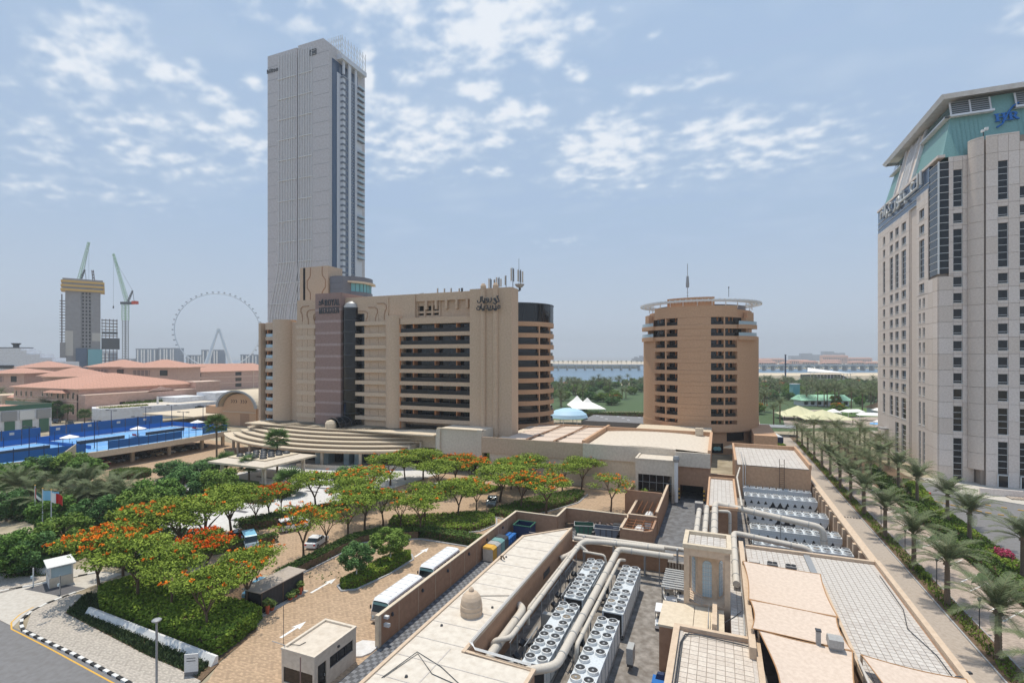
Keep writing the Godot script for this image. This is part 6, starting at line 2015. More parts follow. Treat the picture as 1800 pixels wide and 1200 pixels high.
func plant_yard() -> void:
	# flat roofed plant building wrapped round the sunken chiller yard
	var t := thing("plant_building", "low building with white flat roof and round dome wrapping the chiller yard", "building")
	var b := B.new()
	b.prism(poly([[-24.1, 26], [-12.9, 26], [-12.9, 35.9], [-18.8, 36.1], [-18.8, 67.9], [-24.1, 62.3]]), 0, 4.3)
	part(t, "wall", b, M.stucco_brown)
	b = B.new()
	b.flat(poly([[-23.8, 26], [-13.1, 26], [-13.1, 35.7], [-19.1, 35.9], [-19.1, 67.2], [-23.8, 62.2]]), 4.42)
	part(t, "roof", b, M.roof_white)
	b = B.new()
	b.prism(poly([[-24.1, 26], [-23.8, 26], [-23.8, 62.2], [-19.1, 67.2], [-19.1, 35.9], [-18.8, 35.9], [-18.8, 67.9], [-24.1, 62.3]]), 4.3, 4.55)
	part(t, "rim", b, M.stucco_band)
	b = B.new()
	b.prism(poly([[-19.1, 36.0], [-13.1, 35.7], [-13.1, 26], [-12.8, 26], [-12.8, 36.0], [-18.8, 36.25]]), 4.3, 4.52)
	part(t, "rim", b, M.stucco_band)
	for k in 14:
		part(t, "roof_seam", bu(-23.8, -19.1 if k > 2 else -13.1, 4.42, 4.45, 28.3 + k * 2.75, 28.38 + k * 2.75), M.tile_grey2)
	part(t, "roof_seam", bu(-20.2, -20.1, 4.42, 4.45, 26, 36), M.tile_grey2)
	for e in [[[-23.0, 30.8], [-22.4, 34.6], [-19.6, 33.6], [-13.2, 30.0]], [[-22.9, 30.9], [-22.2, 34.4], [-19.8, 32.6], [-17.6, 32.2], [-13.2, 29.4]], [[-23.2, 44.5], [-19.2, 46.2]]]:
		var pts: Array = []
		for p in e:
			pts.append(V(p[0], p[1], 4.47))
		part(t, "roof_cable", tb(pts, 0.03, 4), M.metal_dark)
	for e in [[-22.6, 38.8], [-19.8, 43.4], [-23.3, 55.0], [-21.4, 31.6]]:
		part(t, "roof_drain", la([v2(0.14, 4.42), v2(0.1, 4.56), v2(0.01, 4.57)], V(e[0], e[1]), 8), M.metal_dark)
	part(t, "gooseneck", tb([V(-23.6, 54.2, 4.4), V(-23.6, 54.2, 4.8), V(-23.3, 54.0, 4.9), V(-23.0, 53.8, 4.7)], 0.1, 6), M.bark)
	b = B.new()
	for o in 3:
		b.tube([V(-18.95 + o * 0.12, 62, 4.75), V(-18.95 + o * 0.12, 37.0, 4.75), V(-18.2 + o * 0.1, 36.4 - o * 0.12, 4.75), V(-13.2, 36.1 - o * 0.12, 4.75)], 0.035, 5)
	part(t, "edge_conduits", b, M.white_paint)
	b = B.new()
	b.lathe([v2(0.98, 4.42), v2(0.98, 4.7), v2(1.03, 4.72), v2(1.03, 4.95), v2(0.97, 4.98), v2(0.97, 5.12), v2(1.02, 5.14), v2(1.02, 5.36), v2(0.97, 5.4), v2(0.96, 5.62), v2(0.9, 5.92), v2(0.76, 6.2), v2(0.54, 6.44), v2(0.3, 6.56), v2(0.2, 6.6), v2(0.25, 6.68), v2(0.2, 6.8), v2(0.08, 6.92), v2(0.01, 6.96)], V(-21.1, 41.6), 28)
	part(t, "dome", b, M.stucco_band)
	part(t, "wall_grille", bu(-18.85, -18.75, 2.4, 3.1, 55.4, 57.6), M.metal_dark)
	rebase(t, V(-21, 44))
	# the four long chillers
	var g := "long chillers in the sunken yard"
	chiller("rear chiller beside the wall pipes, its dark end facing the viewer", g, 2.1, 10.8, 2.95, 9, [[0, 3]], V(-14.25, 57.2), 0, false)
	chiller("front chiller beside the wall pipes", g, 2.1, 11.0, 2.95, 9, [[0, 3]], V(-14.25, 45.0), 0, false)
	chiller("rear chiller on the cart lane side", g, 2.1, 11.8, 2.95, 9, [[1, 4]], V(-9.85, 56.3), 0, false)
	chiller("front chiller on the cart lane side, with two dusty fans", g, 2.1, 12.4, 2.95, 9, [[1, 5]], V(-9.95, 42.9), 0, false)
	# pipework
	var pl := "large beige pipe run along the back wall into the stair tower"
	t = thing("pipe_run", pl, "pipe", V(-12, 67), 0.0, "insulated chiller pipes")
	var rp := func(pts: Array) -> Array:
		var q: Array = []
		for p in pts:
			q.append(V(p[0], p[1], p[2]))
		return q
	var run := func(called: String, label: String, pts: Array, r: float, rings: int) -> void:
		var o := thing(called, label, "pipe", V(pts[0][0], pts[0][1]), 0.0, "insulated chiller pipes")
		var q: Array = rp.call(pts)
		# round off the bends
		var sm: Array = [q[0]]
		for i in range(1, q.size() - 1):
			var a: Vector3 = q[i] + (q[i - 1] - q[i]).normalized() * minf(r * 2.4, q[i].distance_to(q[i - 1]) * 0.45)
			var e: Vector3 = q[i] + (q[i + 1] - q[i]).normalized() * minf(r * 2.4, q[i].distance_to(q[i + 1]) * 0.45)
			for k in 5:
				var f := k / 4.0
				sm.append(a.lerp(q[i], f).lerp(q[i].lerp(e, f), f))
		sm.append(q[q.size() - 1])
		var c := B.new()
		c.tube(sm, r, 12)
		var m := part(o, "pipe", c, M.pipe)
		m.position = -o.position
		for i in q.size() - 1:
			var l: float = q[i].distance_to(q[i + 1])
			var n := int(l / 3.2)
			for k in n:
				var at: Vector3 = q[i].lerp(q[i + 1], (k + 0.5) / n)
				var d: Vector3 = (q[i + 1] - q[i]).normalized()
				var m2 := part(o, "collar", tb([at - d * 0.06, at + d * 0.06], r * 1.12, 12), M.pipe_grey)
				m2.position = -o.position
				if rings and absf(d.y) < 0.5 and k % 2 == 0:
					var m3 := part(o, "stand", tb([v3(at.x, 0, at.z), at - v3(0, r, 0)], 0.06, 5), M.metal_grey)
					m3.position = -o.position
	part(t, "pipe", tb(rp.call([[-6.2, 66.6 - 67, 0], [5.6, 66.6 - 67, 0]]).map(func(p: Vector3) -> Vector3: return p + v3(0, 3.5, 0)), 0.3, 10), M.pipe)
	part(t, "pipe", tb(rp.call([[-6.0, 0.4, 0], [8.4, 0.4, 0], [9.6, -0.6, 0.0]]).map(func(p: Vector3) -> Vector3: return p + v3(0, 3.7, 0)), 0.26, 10), M.pipe)
	for k in 4:
		part(t, "stand", bx(-5.0 + k * 4.0, -4.8 + k * 4.0, 0, 3.9, -0.3, 0.5), M.metal_grey)
	run.call("chiller_pipe", "thickest beige pipe running down between the two chiller columns", [[-5.2, 64.8, 3.6], [-11.9, 64.8, 3.6], [-12.05, 38.6, 3.4], [-14.6, 37.3, 3.1], [-18.6, 37.1, 2.9]], 0.36, 1)
	run.call("chiller_pipe", "thin beige pipe beside the thickest one between the chillers", [[-11.0, 64.0, 2.6], [-11.35, 62.4, 3.2], [-11.4, 42.5, 3.2], [-11.4, 42.4, 1.2]], 0.19, 1)
	run.call("chiller_pipe", "beige pipe pair's outer pipe along the brown yard wall", [[-15.9, 64.4, 2.8], [-16.9, 64.4, 3.5], [-17.0, 41.0, 3.4], [-18.4, 40.4, 3.2], [-18.5, 40.4, 1.6]], 0.23, 1)
	run.call("chiller_pipe", "beige pipe pair's inner thin pipe along the brown yard wall", [[-17.6, 63.2, 3.0], [-17.65, 47.4, 3.0], [-17.65, 47.3, 1.4]], 0.17, 1)
	run.call("chiller_pipe", "short fat beige pipe in the yard's front corner by the dome", [[-18.7, 47.5, 3.0], [-18.0, 46.8, 3.0], [-18.1, 38.6, 2.6], [-17.6, 37.9, 0.4]], 0.4, 0)
	run.call("chiller_pipe", "beige pipe elbow leaving the yard at its far wall corner", [[-18.6, 61.4, 2.6], [-17.4, 62.4, 3.0], [-16.8, 65.6, 3.6], [-14.4, 66.2, 3.7], [-6.4, 66.2, 3.9]], 0.36, 0)
	run.call("chiller_pipe", "small pipe crossing to the rear chiller's end", [[-16.2, 63.6, 3.1], [-13.4, 63.4, 3.1], [-13.1, 63.2, 2.0]], 0.14, 0)
	run.call("chiller_pipe", "thick beige pipe crossing the fourth row of chillers and bending down", [[-0.6, 57.5, 6.2], [-0.6, 80.2, 6.2], [-0.4, 81.4, 6.2], [13.0, 79.6, 4.9], [13.2, 79.5, 1.6]], 0.42, 1)
	run.call("chiller_pipe", "thinner beige pipe crossing to the nearest row of chillers", [[1.6, 56.4, 4.9], [1.7, 71.8, 5.0], [2.0, 72.4, 5.0], [10.4, 72.2, 4.2], [10.6, 72.2, 2.4]], 0.36, 1)
	run.call("chiller_pipe", "middle of the three upright-looking pipes behind the stair tower", [[-1.7, 57.5, 6.0], [-1.7, 80.4, 6.0], [-1.6, 80.5, 2.2]], 0.34, 1)
	run.call("chiller_pipe", "outer of the three upright-looking pipes behind the stair tower", [[-2.7, 57.5, 6.0], [-2.7, 78.4, 6.0], [-2.6, 78.5, 1.6]], 0.34, 1)
	run.call("chiller_pipe", "pipe pair on the tiled block's roof edge leading to the ladder block", [[3.0, 80.0, 6.6], [2.9, 99.0, 6.6], [3.6, 106.2, 6.9]], 0.14, 0)
	run.call("chiller_pipe", "looped pipe end on the tiled block's front wall", [[-1.2, 79.4, 2.0], [-1.2, 79.4, 5.6], [1.4, 79.4, 5.8], [1.4, 79.4, 2.6]], 0.22, 0)
	# clutter of stands, cabinets and valves between the machines
	var cab := thing("control_cabinet", "grey control cabinet beside the wall pipes", "cabinet", V(-16.3, 49.6), 0.0, "control cabinets in the chiller yard")
	part(cab, "case", B.new().bevbox(-0.6, 0.6, 0.3, 1.7, -0.3, 0.3, 0.03), M.pipe_grey)
	part(cab, "plinth", bx(-0.5, 0.5, 0, 0.3, -0.25, 0.25), M.metal_dark)
	dup(cab, V(-17.0, 40.2), 0.3, "grey control cabinet at the yard's front corner")
	dup(cab, V(-7.4, 46.2, 0.4), PI / 2, "tan control cabinet on the cart lane side of the chillers")
	var vs := thing("valve_stand", "dark valve and pump cluster beside the wall pipes, front one", "pump", V(-16.6, 43.4), 0.0, "valve clusters along the yard wall")
	var fr := B.new()
	for i in 3:
		for j in 2:
			fr.tube([v3(-0.7 + j * 1.4, 0, -1.6 + i * 1.6), v3(-0.7 + j * 1.4, 2.6, -1.6 + i * 1.6)], 0.05, 5)
	fr.tube([v3(-0.7, 2.6, -1.8), v3(-0.7, 2.6, 1.8)], 0.05, 5).tube([v3(0.7, 2.6, -1.8), v3(0.7, 2.6, 1.8)], 0.05, 5)
	part(vs, "frame", fr, M.metal_grey)
	var vb := B.new()
	for i in 5:
		vb.obox(Transform3D(Basis(v3(0.3, 1, 0.2).normalized(), i * 0.7), v3(-0.2 + (i % 2) * 0.5, 1.1 + (i % 3) * 0.35, -1.5 + i * 0.75)), v3(0.5, 0.4, 0.4))
		vb.tube([v3(0.1, 0.6 + (i % 2) * 0.6, -1.6 + i * 0.7), v3(1.0, 0.8, -1.5 + i * 0.7)], 0.1, 6)
	part(vs, "valves", vb, M.chiller_dark)
	dup(vs, V(-16.3, 53.6), 0.0, "dark valve and pump cluster beside the wall pipes, middle one")
	dup(vs, V(-16.2, 59.6), 0.0, "dark valve and pump cluster beside the wall pipes, rear one")
	dup(vs, V(-12.2, 45.4), 0.0, "valve cluster under the thickest pipe, front one")
	dup(vs, V(-12.3, 57.0), 0.0, "valve cluster under the thickest pipe, rear one")
	t = thing("yard_crate", "timber crate with teal cloth on the cart lane", "crate", V(-7.3, 41.0))
	var bl: Array = []
	for i in 5:
		bl.append([Transform3D(Basis(), v3(-0.6, 0.5, -0.5 + i * 0.25)), v3(0.05, 1.0, 0.2)])
		bl.append([Transform3D(Basis(), v3(0.6, 0.5, -0.5 + i * 0.25)), v3(0.05, 1.0, 0.2)])
		bl.append([Transform3D(Basis(), v3(-0.5 + i * 0.25, 0.5, 0.6)), v3(0.2, 1.0, 0.05)])
		bl.append([Transform3D(Basis(), v3(-0.5 + i * 0.25, 0.5, -0.6)), v3(0.2, 1.0, 0.05)])
	pieces(t, "plank", bl, [M.bark, M.palm_bark])
	part(t, "filling", bx(-0.55, 0.55, 0.1, 0.85, -0.55, 0.55), M.soil)
	part(t, "cloth", fm(Rect2(-0.1, -0.4, 0.6, 0.7), 0.85, Rect2(0.1, -0.2, 0.3, 0.3), 1.1), M.teal_metal)
	t = thing("yard_bin", "grey lidded trailer bin at the cart lane's near end", "bin", V(-6.1, 38.6))
	part(t, "box", bx(-0.75, 0.75, 0.3, 1.3, -0.6, 0.6), M.metal_dark)
	part(t, "lid", fm(Rect2(-0.8, -0.65, 1.6, 1.3), 1.3, Rect2(-0.7, -0.1, 1.4, 0.2), 1.6), M.pipe_grey)
	t = thing("blue_cart_bin", "blue plastic skip bin full of scraps beside the brown block", "bin", V(-4.5, 43.6))
	part(t, "box", fm(Rect2(-0.6, -0.5, 1.2, 1.0), 0.15, Rect2(-0.7, -0.6, 1.4, 1.2), 1.2), M.screen_blue)
	part(t, "scraps", fm(Rect2(-0.5, -0.6, 1.0, 0.6), 1.1, Rect2(-0.3, -0.5, 0.5, 0.4), 1.6), M.post_blue)
	# fence and gate at the yard's far side
	t = thing("yard_fence", "low brown wall and boarded gate closing the chiller yard", "fence")
	part(t, "wall", bu(-19, -6.2, 0, 2.4, 68.4, 68.7), M.stucco_brown)
	for k in 12:
		part(t, "board", bu(-6.1 + k * 0.36, -5.78 + k * 0.36, 0.1, 2.3, 66.3, 66.36), M.bark)
	part(t, "gate_leaf", bu(-4.0, -1.6, 0.1, 2.2, 70.4, 70.5), M.stucco_brown)
	part(t, "coping", bu(-19, -2.0, 2.4, 2.5, 68.3, 68.8), M.stucco_band)
	rebase(t, V(-11, 68))
	# slatted carport where the carts are parked
	t = thing("cart_pergola", "white slatted pergola over the cart bay", "pergola", V(-4.4, 60))
	for k in 9:
		part(t, "slat", bx(-1.6, 1.4, 2.5, 2.6, -3.6 + k * 0.62, -3.3 + k * 0.62), M.pipe_grey)
	for s in [[-1.5, -3.4], [1.3, -3.4], [-1.5, 1.6], [1.3, 1.6]]:
		part(t, "post", tb([v3(s[0], 0, s[1]), v3(s[0], 2.5, s[1])], 0.06, 6), M.metal_grey)
	# brown wall beside the coaches
	t = thing("lot_wall", "long plain brown wall between the coach lot and service alley", "wall")
	part(t, "wall", bu(-30.7, -30.45, 0, 3.0, 40.6, 75.6), M.stucco_brown)
	part(t, "wall", bu(-30.7, -23.6, 0, 3.0, 76.2, 76.45), M.stucco_brown)
	part(t, "wall", bu(-23.75, -23.5, 0, 3.0, 76.45, 81.1), M.stucco_brown)
	part(t, "wall", bu(-23.5, -13.6, 0, 3.0, 81.1, 81.35), M.stucco_brown)
	part(t, "wall", bu(-30.7, -30.45, 0, 3.0, 75.6, 76.2), M.stucco_brown)
	part(t, "coping", bu(-30.76, -30.39, 3.0, 3.1, 40.5, 76.5).bu(-30.39, -23.5, 3.0, 3.1, 76.14, 76.5).bu(-23.8, -23.44, 3.0, 3.1, 76.5, 81.4).bu(-23.44, -13.6, 3.0, 3.1, 81.04, 81.4), M.cream)
	part(t, "end_post", bu(-30.8, -30.36, 0, 3.12, 40.2, 40.6), M.cream)
	for k in 9:
		part(t, "wall_joint", bu(-30.45, -30.42, 0, 3.0, 43.6 + k * 3.6, 43.68 + k * 3.6), M.stucco)
	for k in 6:
		part(t, "wall_light", la([v2(0.1, 0), v2(0.16, 0.1), v2(0.1, 0.35), v2(0.01, 0.4)], V(-30.34, 42.4 + k * 5.6, 2.1), 8), M.metal_dark)
	part(t, "camera", bu(-30.4, -29.9, 2.5, 2.75, 41.0, 41.3).bu(-30.4, -29.8, 1.7, 2.0, 41.0, 41.3), M.white_paint)
	rebase(t, V(-30.6, 58))
	b = B.new()
	b.prism(poly([[-30.5, 41.2], [-30.5, 39.2], [-30.9, 38.4], [-31.8, 37.9], [-32.8, 38.2], [-33.2, 39.0], [-32.6, 40.6]]), -0.1, 0.14)
	setting("wall_end_island", b, M.stone_light)
	# bins and skips in the alley
	var ci := 0
	for e in [["line_yellow", "yellow topped recycling cabinet at the front of the row", 63.6], ["pipe_grey", "grey recycling cabinet second in the row", 65.0], ["teal_metal", "teal recycling cabinet third in the row", 66.4], ["metal_dark", "dark grey recycling cabinet at the back of the row", 67.8]]:
		t = thing("recycling_cabinet", e[1], "bin", V(-29.4, e[2]), 0.0, "recycling cabinets along the brown wall")
		part(t, "case", bx(-0.75, 0.75, 0.05, 1.7, -0.66, 0.66), M.cream_wall if ci == 0 else M.tower_shadow)
		part(t, "lid", fm(Rect2(-0.8, -0.68, 1.6, 1.36), 1.7, Rect2(-0.8, -0.6, 1.2, 1.2), 1.95), M[e[0]])
		part(t, "front", bx(0.75, 0.8, 0.1, 1.7, -0.62, 0.62), M[e[0]])
		ci += 1
	var wl := ["nearest the cabinets, by the wall", "nearest the cabinets, on the alley side", "second along the wall", "second along on the alley side", "third along the wall", "third along on the alley side", "last along the wall", "last along on the alley side"]
	var src: Node3D = null
	for k in 8:
		var at := V(-29.9 + (k % 2) * 0.75, 69.4 + int(k / 2.0) * 0.78)
		if src == null:
			t = thing("wheelie_bin", "blue wheelie bin " + wl[0], "bin", at, 0.0, "blue wheelie bins")
			part(t, "body", fm(Rect2(-0.24, -0.26, 0.48, 0.52), 0.08, Rect2(-0.3, -0.33, 0.6, 0.66), 1.0), M.screen_blue)
			part(t, "lid", B.new().bevbox(-0.32, 0.32, 1.0, 1.1, -0.36, 0.36, 0.04), M.screen_blue)
			for s in [-0.22, 0.22]:
				part(t, "wheel", tb([v3(s, 0.1, -0.3), v3(s + 0.05, 0.1, -0.3)], 0.1, 10), M.tyre)
			src = t
		else:
			dup(src, at, 0.0, "blue wheelie bin " + wl[k])
	t = thing("compactor", "dark green open topped compactor in the alley corner", "skip", V(-28.2, 73.9))
	part(t, "box", bx(-1.4, 1.4, 0.2, 2.0, -1.2, -1.1).box(-1.4, 1.4, 0.2, 2.0, 1.1, 1.2).box(-1.4, -1.3, 0.2, 2.0, -1.1, 1.1).box(1.3, 1.4, 0.2, 2.0, -1.1, 1.1).box(-1.3, 1.3, 0.2, 0.4, -1.1, 1.1), M.post_blue)
	part(t, "rim", bx(-1.5, 1.5, 2.0, 2.12, -1.28, -1.1).box(-1.5, 1.5, 2.0, 2.12, 1.1, 1.28).box(-1.5, -1.3, 2.0, 2.12, -1.1, 1.1).box(1.3, 1.5, 2.0, 2.12, -1.1, 1.1), M.green_glass)
	for e in [["open green waste skip beside the brown wall corner", V(-19.9, 78.6), 0.25, "roof_green", 3.0], ["large blue grey open skip in front of the gas yard", V(-16.2, 78.4), 0.12, "tower_shadow", 3.9]]:
		t = thing("skip", e[0], "skip", e[1], e[2], "open waste skips")
		var l: float = e[4] / 2
		b = B.new()
		var pr := pv([v2(-l * 0.7, 0.15), v2(l * 0.7, 0.15), v2(l, 1.6), v2(-l, 1.6)])
		for z in [-1.0, 0.94]:
			b.plate(pr, 0.06, Transform3D(Basis(), v3(0, 0, z)))
		b.quad(v3(-l * 0.7, 0.2, 0.95), v3(l * 0.7, 0.2, 0.95), v3(l * 0.7, 0.2, -0.95), v3(-l * 0.7, 0.2, -0.95))
		for s in [-1.0, 1.0]:
			b.quad(v3(s * l * 0.7, 0.15, -0.97), v3(s * l * 0.7, 0.15, 0.97), v3(s * l, 1.6, 0.97), v3(s * l, 1.6, -0.97))
		part(t, "hull", b, M.green_glass if e[3] == "roof_green" else M.tower_shadow)
		b = B.new()
		b.tube([v3(-l, 1.6, 1), v3(l, 1.6, 1), v3(l, 1.6, -1), v3(-l, 1.6, -1), v3(-l, 1.6, 1)], 0.07, 6)
		part(t, "rim", b, M.pipe_grey)
		b = B.new()
		for k in 3:
			b.box(-l * 0.5 + k * l * 0.45, -l * 0.5 + 0.12 + k * l * 0.45, 0.2, 1.55, 1.0, 1.08)
		part(t, "rib", b, M.metal_dark)
		part(t, "rubbish", fm(Rect2(-l * 0.75, -0.9, l * 1.5, 1.8), 0.7, Rect2(-l * 0.4, -0.4, l * 0.7, 0.8), 1.15), M.steel_brown)
	t = thing("rubble_heap", "rusty heap of scrap beams behind the skips", "scrap", V(-18.6, 80.2))
	for k in 9:
		part(t, "beam", B.new().obox(Transform3D(Basis(v3(0.1, 1, 0.15).normalized(), k * 0.35), v3(-3.6 + k * 0.9, 0.7 + (k % 3) * 0.25, 0)), v3(2.4, 0.3, 0.3)), M.steel_brown if k % 3 else M.palm_bark)
	t = thing("louvre_box", "small striped ventilation box by the gas yard", "vent", V(-14.6, 80.0))
	part(t, "case", bx(-0.9, 0.9, 0, 1.8, -0.5, 0.5), M.metal_dark)
	for k in 5:
		part(t, "louvre", bx(-0.95, 0.95, 0.3 + k * 0.3, 0.42 + k * 0.3, 0.5, 0.56), M.white_paint)
	t = thing("trolley_box", "grey service trolley parked at the loading bay mouth", "trolley", V(-3.4, 97.0))
	part(t, "case", B.new().bevbox(-0.7, 0.7, 0.3, 2.0, -0.6, 0.6, 0.05), M.pipe_grey)
	part(t, "door", bx(-0.6, 0.0, 0.4, 1.9, 0.6, 0.64).box(0.05, 0.6, 0.4, 1.9, 0.6, 0.64), M.metal_grey)
	for s in [[-1, -1], [1, -1], [-1, 1], [1, 1]]:
		part(t, "wheel", tb([v3(s[0] * 0.5, 0.15, s[1] * 0.4), v3(s[0] * 0.58, 0.15, s[1] * 0.4)], 0.15, 8), M.tyre)
	for x in [-7.35, -2.75]:
		t = thing("bay_bollard", "striped guard post at the loading bay, " + ("flue side" if x < -5 else "tiled block side"), "bollard", V(x, 104.3), 0.0, "striped posts at the loading bay")
		for k in 6:
			part(t, "band", bx(-0.16, 0.16, k * 0.4, k * 0.4 + 0.4, -0.16, 0.16), M.line_yellow if k % 2 else M.kerb_black)

func tennis_deck() -> void:
	var t := thing("tennis_deck", "raised blue tennis court deck over open sided parking", "building")
	var front := func(u: float) -> float: return -144.0 + 2.6 * sin((u - 62.0) / 17.0)
	var pts: Array = []
	for k in 30:
		var u := 40.0 + k * 75.0 / 29.0
		pts.append([front.call(u), u])
	pts.append([-172, 115])
	pts.append([-172, 40])
	part(t, "deck", B.new().prism(poly(pts), 3.3, 4.75, true), M.cream)
	var c := B.new()
	var inner: Array = []
	for p in pts:
		inner.append([p[0] - 0.8 if p[0] > -160 else p[0] + 0.4, clampf(p[1], 40.4, 114.6)])
	c.flat(poly(inner), 4.78)
	part(t, "court_surface", c, M.court)
	for u in [45.0, 62.5, 80.0, 97.5]:
		part(t, "court", bu(-166.5, -150.5, 4.78, 4.795, u - 1.2 + 2, u + 12.0), M.court_deep)
		var l := B.new()
		for a in [[-167.0, -149.0, u + 1.0, u + 1.12], [-167.0, -149.0, u + 11.6, u + 11.72], [-167.0, -166.88, u + 1, u + 11.7], [-149.1, -149.0, u + 1, u + 11.7], [-161.5, -161.4, u + 2.4, u + 10.4], [-154.6, -154.5, u + 2.4, u + 10.4], [-161.5, -154.5, u + 6.3, u + 6.4]]:
			l.bu(a[0], a[1], 4.80, 4.805, a[2], a[3])
		part(t, "court_lines", l, M.line_white)
		part(t, "net", bu(-158.06, -158.0, 4.8, 5.7, u + 0.4, u + 12.2), M.metal_dark)
		part(t, "net_tape", bu(-158.1, -157.96, 5.7, 5.78, u + 0.4, u + 12.2), M.line_white)
	for u in [63.5, 75.0, 87.2, 97.0, 107.0, 114.0]:
		part(t, "column", bu(-146.6, -145.9, 0, 3.3, u - 0.4, u + 0.4), M.cream)
		part(t, "column", bu(-165, -164.3, 0, 3.3, u - 0.4, u + 0.4), M.cream)
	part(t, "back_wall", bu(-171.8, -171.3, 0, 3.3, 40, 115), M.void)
	part(t, "end_wall", bu(-172, -146, 0, 3.3, 40, 40.4), M.cream)
	# sloping stair wall at the near end
	part(t, "stair_wall", pt(pv([v2(-72, 2.8), v2(-66.5, 2.8), v2(-66.5, 3.6), v2(-72, 7.4)]), 0.3, Transform3D(Basis(v3(0, 0, 1), Vector3.UP, v3(-1, 0, 0)), v3(-141.6, 0, 0))), M.cream)
	part(t, "ramp_wall", bu(-143.5, -142.8, 0, 4.4, 40, 66), M.cream)
	rebase(t, V(-156, 78))
	# fences: posts, screens and gates
	var fence := func(label: String, p: Array, h: float, gaps: Array) -> void:
		var f := thing("court_fence", label, "fence", V(p[0][0], p[0][1], 4.75), 0.0, "blue tennis court fences")
		for i in p.size() - 1:
			var a := V(p[i][0], p[i][1]) - V(p[0][0], p[0][1])
			var e := V(p[i + 1][0], p[i + 1][1]) - V(p[0][0], p[0][1])
			part(f, "post", tb([a, a + v3(0, h + 1.2, 0)], 0.07, 6), M.post_blue)
			var d := e - a
			var tr := Transform3D(Basis(Vector3.UP, atan2(-d.z, d.x)), (a + e) / 2)
			if i in gaps:
				part(f, "rail", B.new().obox(tr * Transform3D(Basis(), v3(0, h + 1.0, 0)), v3(d.length(), 0.06, 0.06)), M.post_blue)
			else:
				part(f, "screen", B.new().obox(tr * Transform3D(Basis(), v3(0, 0.25 + h / 2, 0)), v3(d.length(), h, 0.03)), M.screen_blue)
	var line := func(a: float, u0: float, u1: float, n: int, wavy: bool) -> Array:
		var q: Array = []
		for k in n + 1:
			var u := lerpf(u0, u1, float(k) / n)
			q.append([front.call(u) - 0.5 if wavy else a, u])
		return q
	fence.call("blue screened fence on the deck edge, near end by the stair wall", line.call(0, 54.0, 74.5, 8, true), 2.0, [0, 1])
	fence.call("blue screened fence along the middle of the deck edge", line.call(0, 74.5, 98.0, 10, true), 2.0, [0, 1])
	fence.call("blue screened fence on the deck edge, palm end", line.call(0, 98.0, 114.0, 7, true), 2.0, [0, 1, 2])
	fence.call("low blue fence along the courts' far side, near half", line.call(-170.5, 42, 78, 10, false), 1.5, [])
	fence.call("low blue fence along the courts' far side, distant half", line.call(-170.5, 78, 114, 10, false), 1.5, [])
	fence.call("blue fence across the deck's distant end", [[-170.5, 114.2], [-165, 114.2], [-160, 114.2], [-154, 114.2], [-148, 114.2]], 1.5, [])
	fence.call("blue fence across the deck between the first courts", [[-170, 77.4], [-164, 77.4], [-158, 77.4], [-152, 77.4], [-146, 77.4]], 0.9, [])
	var f2 := func(label: String, u0: float, u1: float) -> void:
		var f := thing("road_screen", label, "fence", V(-178, u0), 0.0, "tall blue roadside screens")
		var n := int((u1 - u0) / 4.0)
		for k in n:
			var z0 := -(u1 - u0) * k / n
			var z1 := -(u1 - u0) * (k + 1) / n
			part(f, "post", tb([v3(0, 0, z0), v3(0, 8.4, z0)], 0.08, 6), M.post_blue)
			part(f, "screen", bx(-0.02, 0.02, 5.2, 8.2, z1 + 0.1, z0 - 0.1), M.screen_blue)
			if k % 2 == 0:
				part(f, "badge", bx(0.03, 0.05, 6.9, 7.6, (z0 + z1) / 2 - 0.5, (z0 + z1) / 2 + 0.5), M.white_paint)
	f2.call("tall blue screen behind the nearest court", 48, 82)
	f2.call("tall blue screen with white badges behind the distant courts", 84, 116)
	# floodlight columns and parasols
	var i := 0
	var fl := ["by the nearest court's net", "between the first two courts", "twin armed one behind the middle court", "twin armed one before the white hall", "at the distant court's corner", "nearest the vaulted hall", "on the deck edge beside the middle gate", "on the deck edge towards the palm"]
	for e in [[-148, 66], [-147.6, 79], [-171, 96], [-171, 106], [-170.5, 114], [-158, 116], [-145.4, 88], [-146, 101]]:
		var p := thing("court_floodlight", "dark floodlight column " + fl[i], "lamp", V(e[0], e[1], 4.75), 0.0, "tennis court floodlights")
		part(p, "column", tb([Vector3.ZERO, v3(0, 7.2, 0)], 0.09, 6), M.post_blue)
		part(p, "arm", tb([v3(-1.6, 7.2, 0), v3(1.6, 7.2, 0)], 0.06, 5), M.post_blue)
		for s in [-1, 1]:
			part(p, "lamp_head", bx(s * 1.9 - 0.45, s * 1.9 + 0.45, 7.1, 7.3, -0.25, 0.25), M.metal_dark)
		i += 1
	i = 0
	for e in [[-157.5, 78.6, "white parasol with red seat between the first courts"], [-158, 95.8, "white parasol with red seat between the middle courts"], [-156, 112.6, "white parasol with red seat at the distant court"]]:
		var p := thing("court_parasol", e[2], "parasol", V(e[0], e[1], 4.78), 0.0, "white court parasols")
		part(p, "canopy", la([v2(2.1, 2.3), v2(0.1, 3.0), v2(0.01, 3.05)], Vector3.ZERO, 8, false).lathe([v2(0.01, 2.95), v2(0.1, 2.9), v2(2.05, 2.28)], Vector3.ZERO, 8, false), M.tent_white)
		part(p, "pole", tb([Vector3.ZERO, v3(0, 2.9, 0)], 0.05, 6), M.metal_grey)
		part(p, "seat", bx(-0.9, 0.9, 0.35, 0.5, 0.6, 1.1).box(-0.9, 0.9, 0.5, 0.95, 1.05, 1.12), M.red_car)

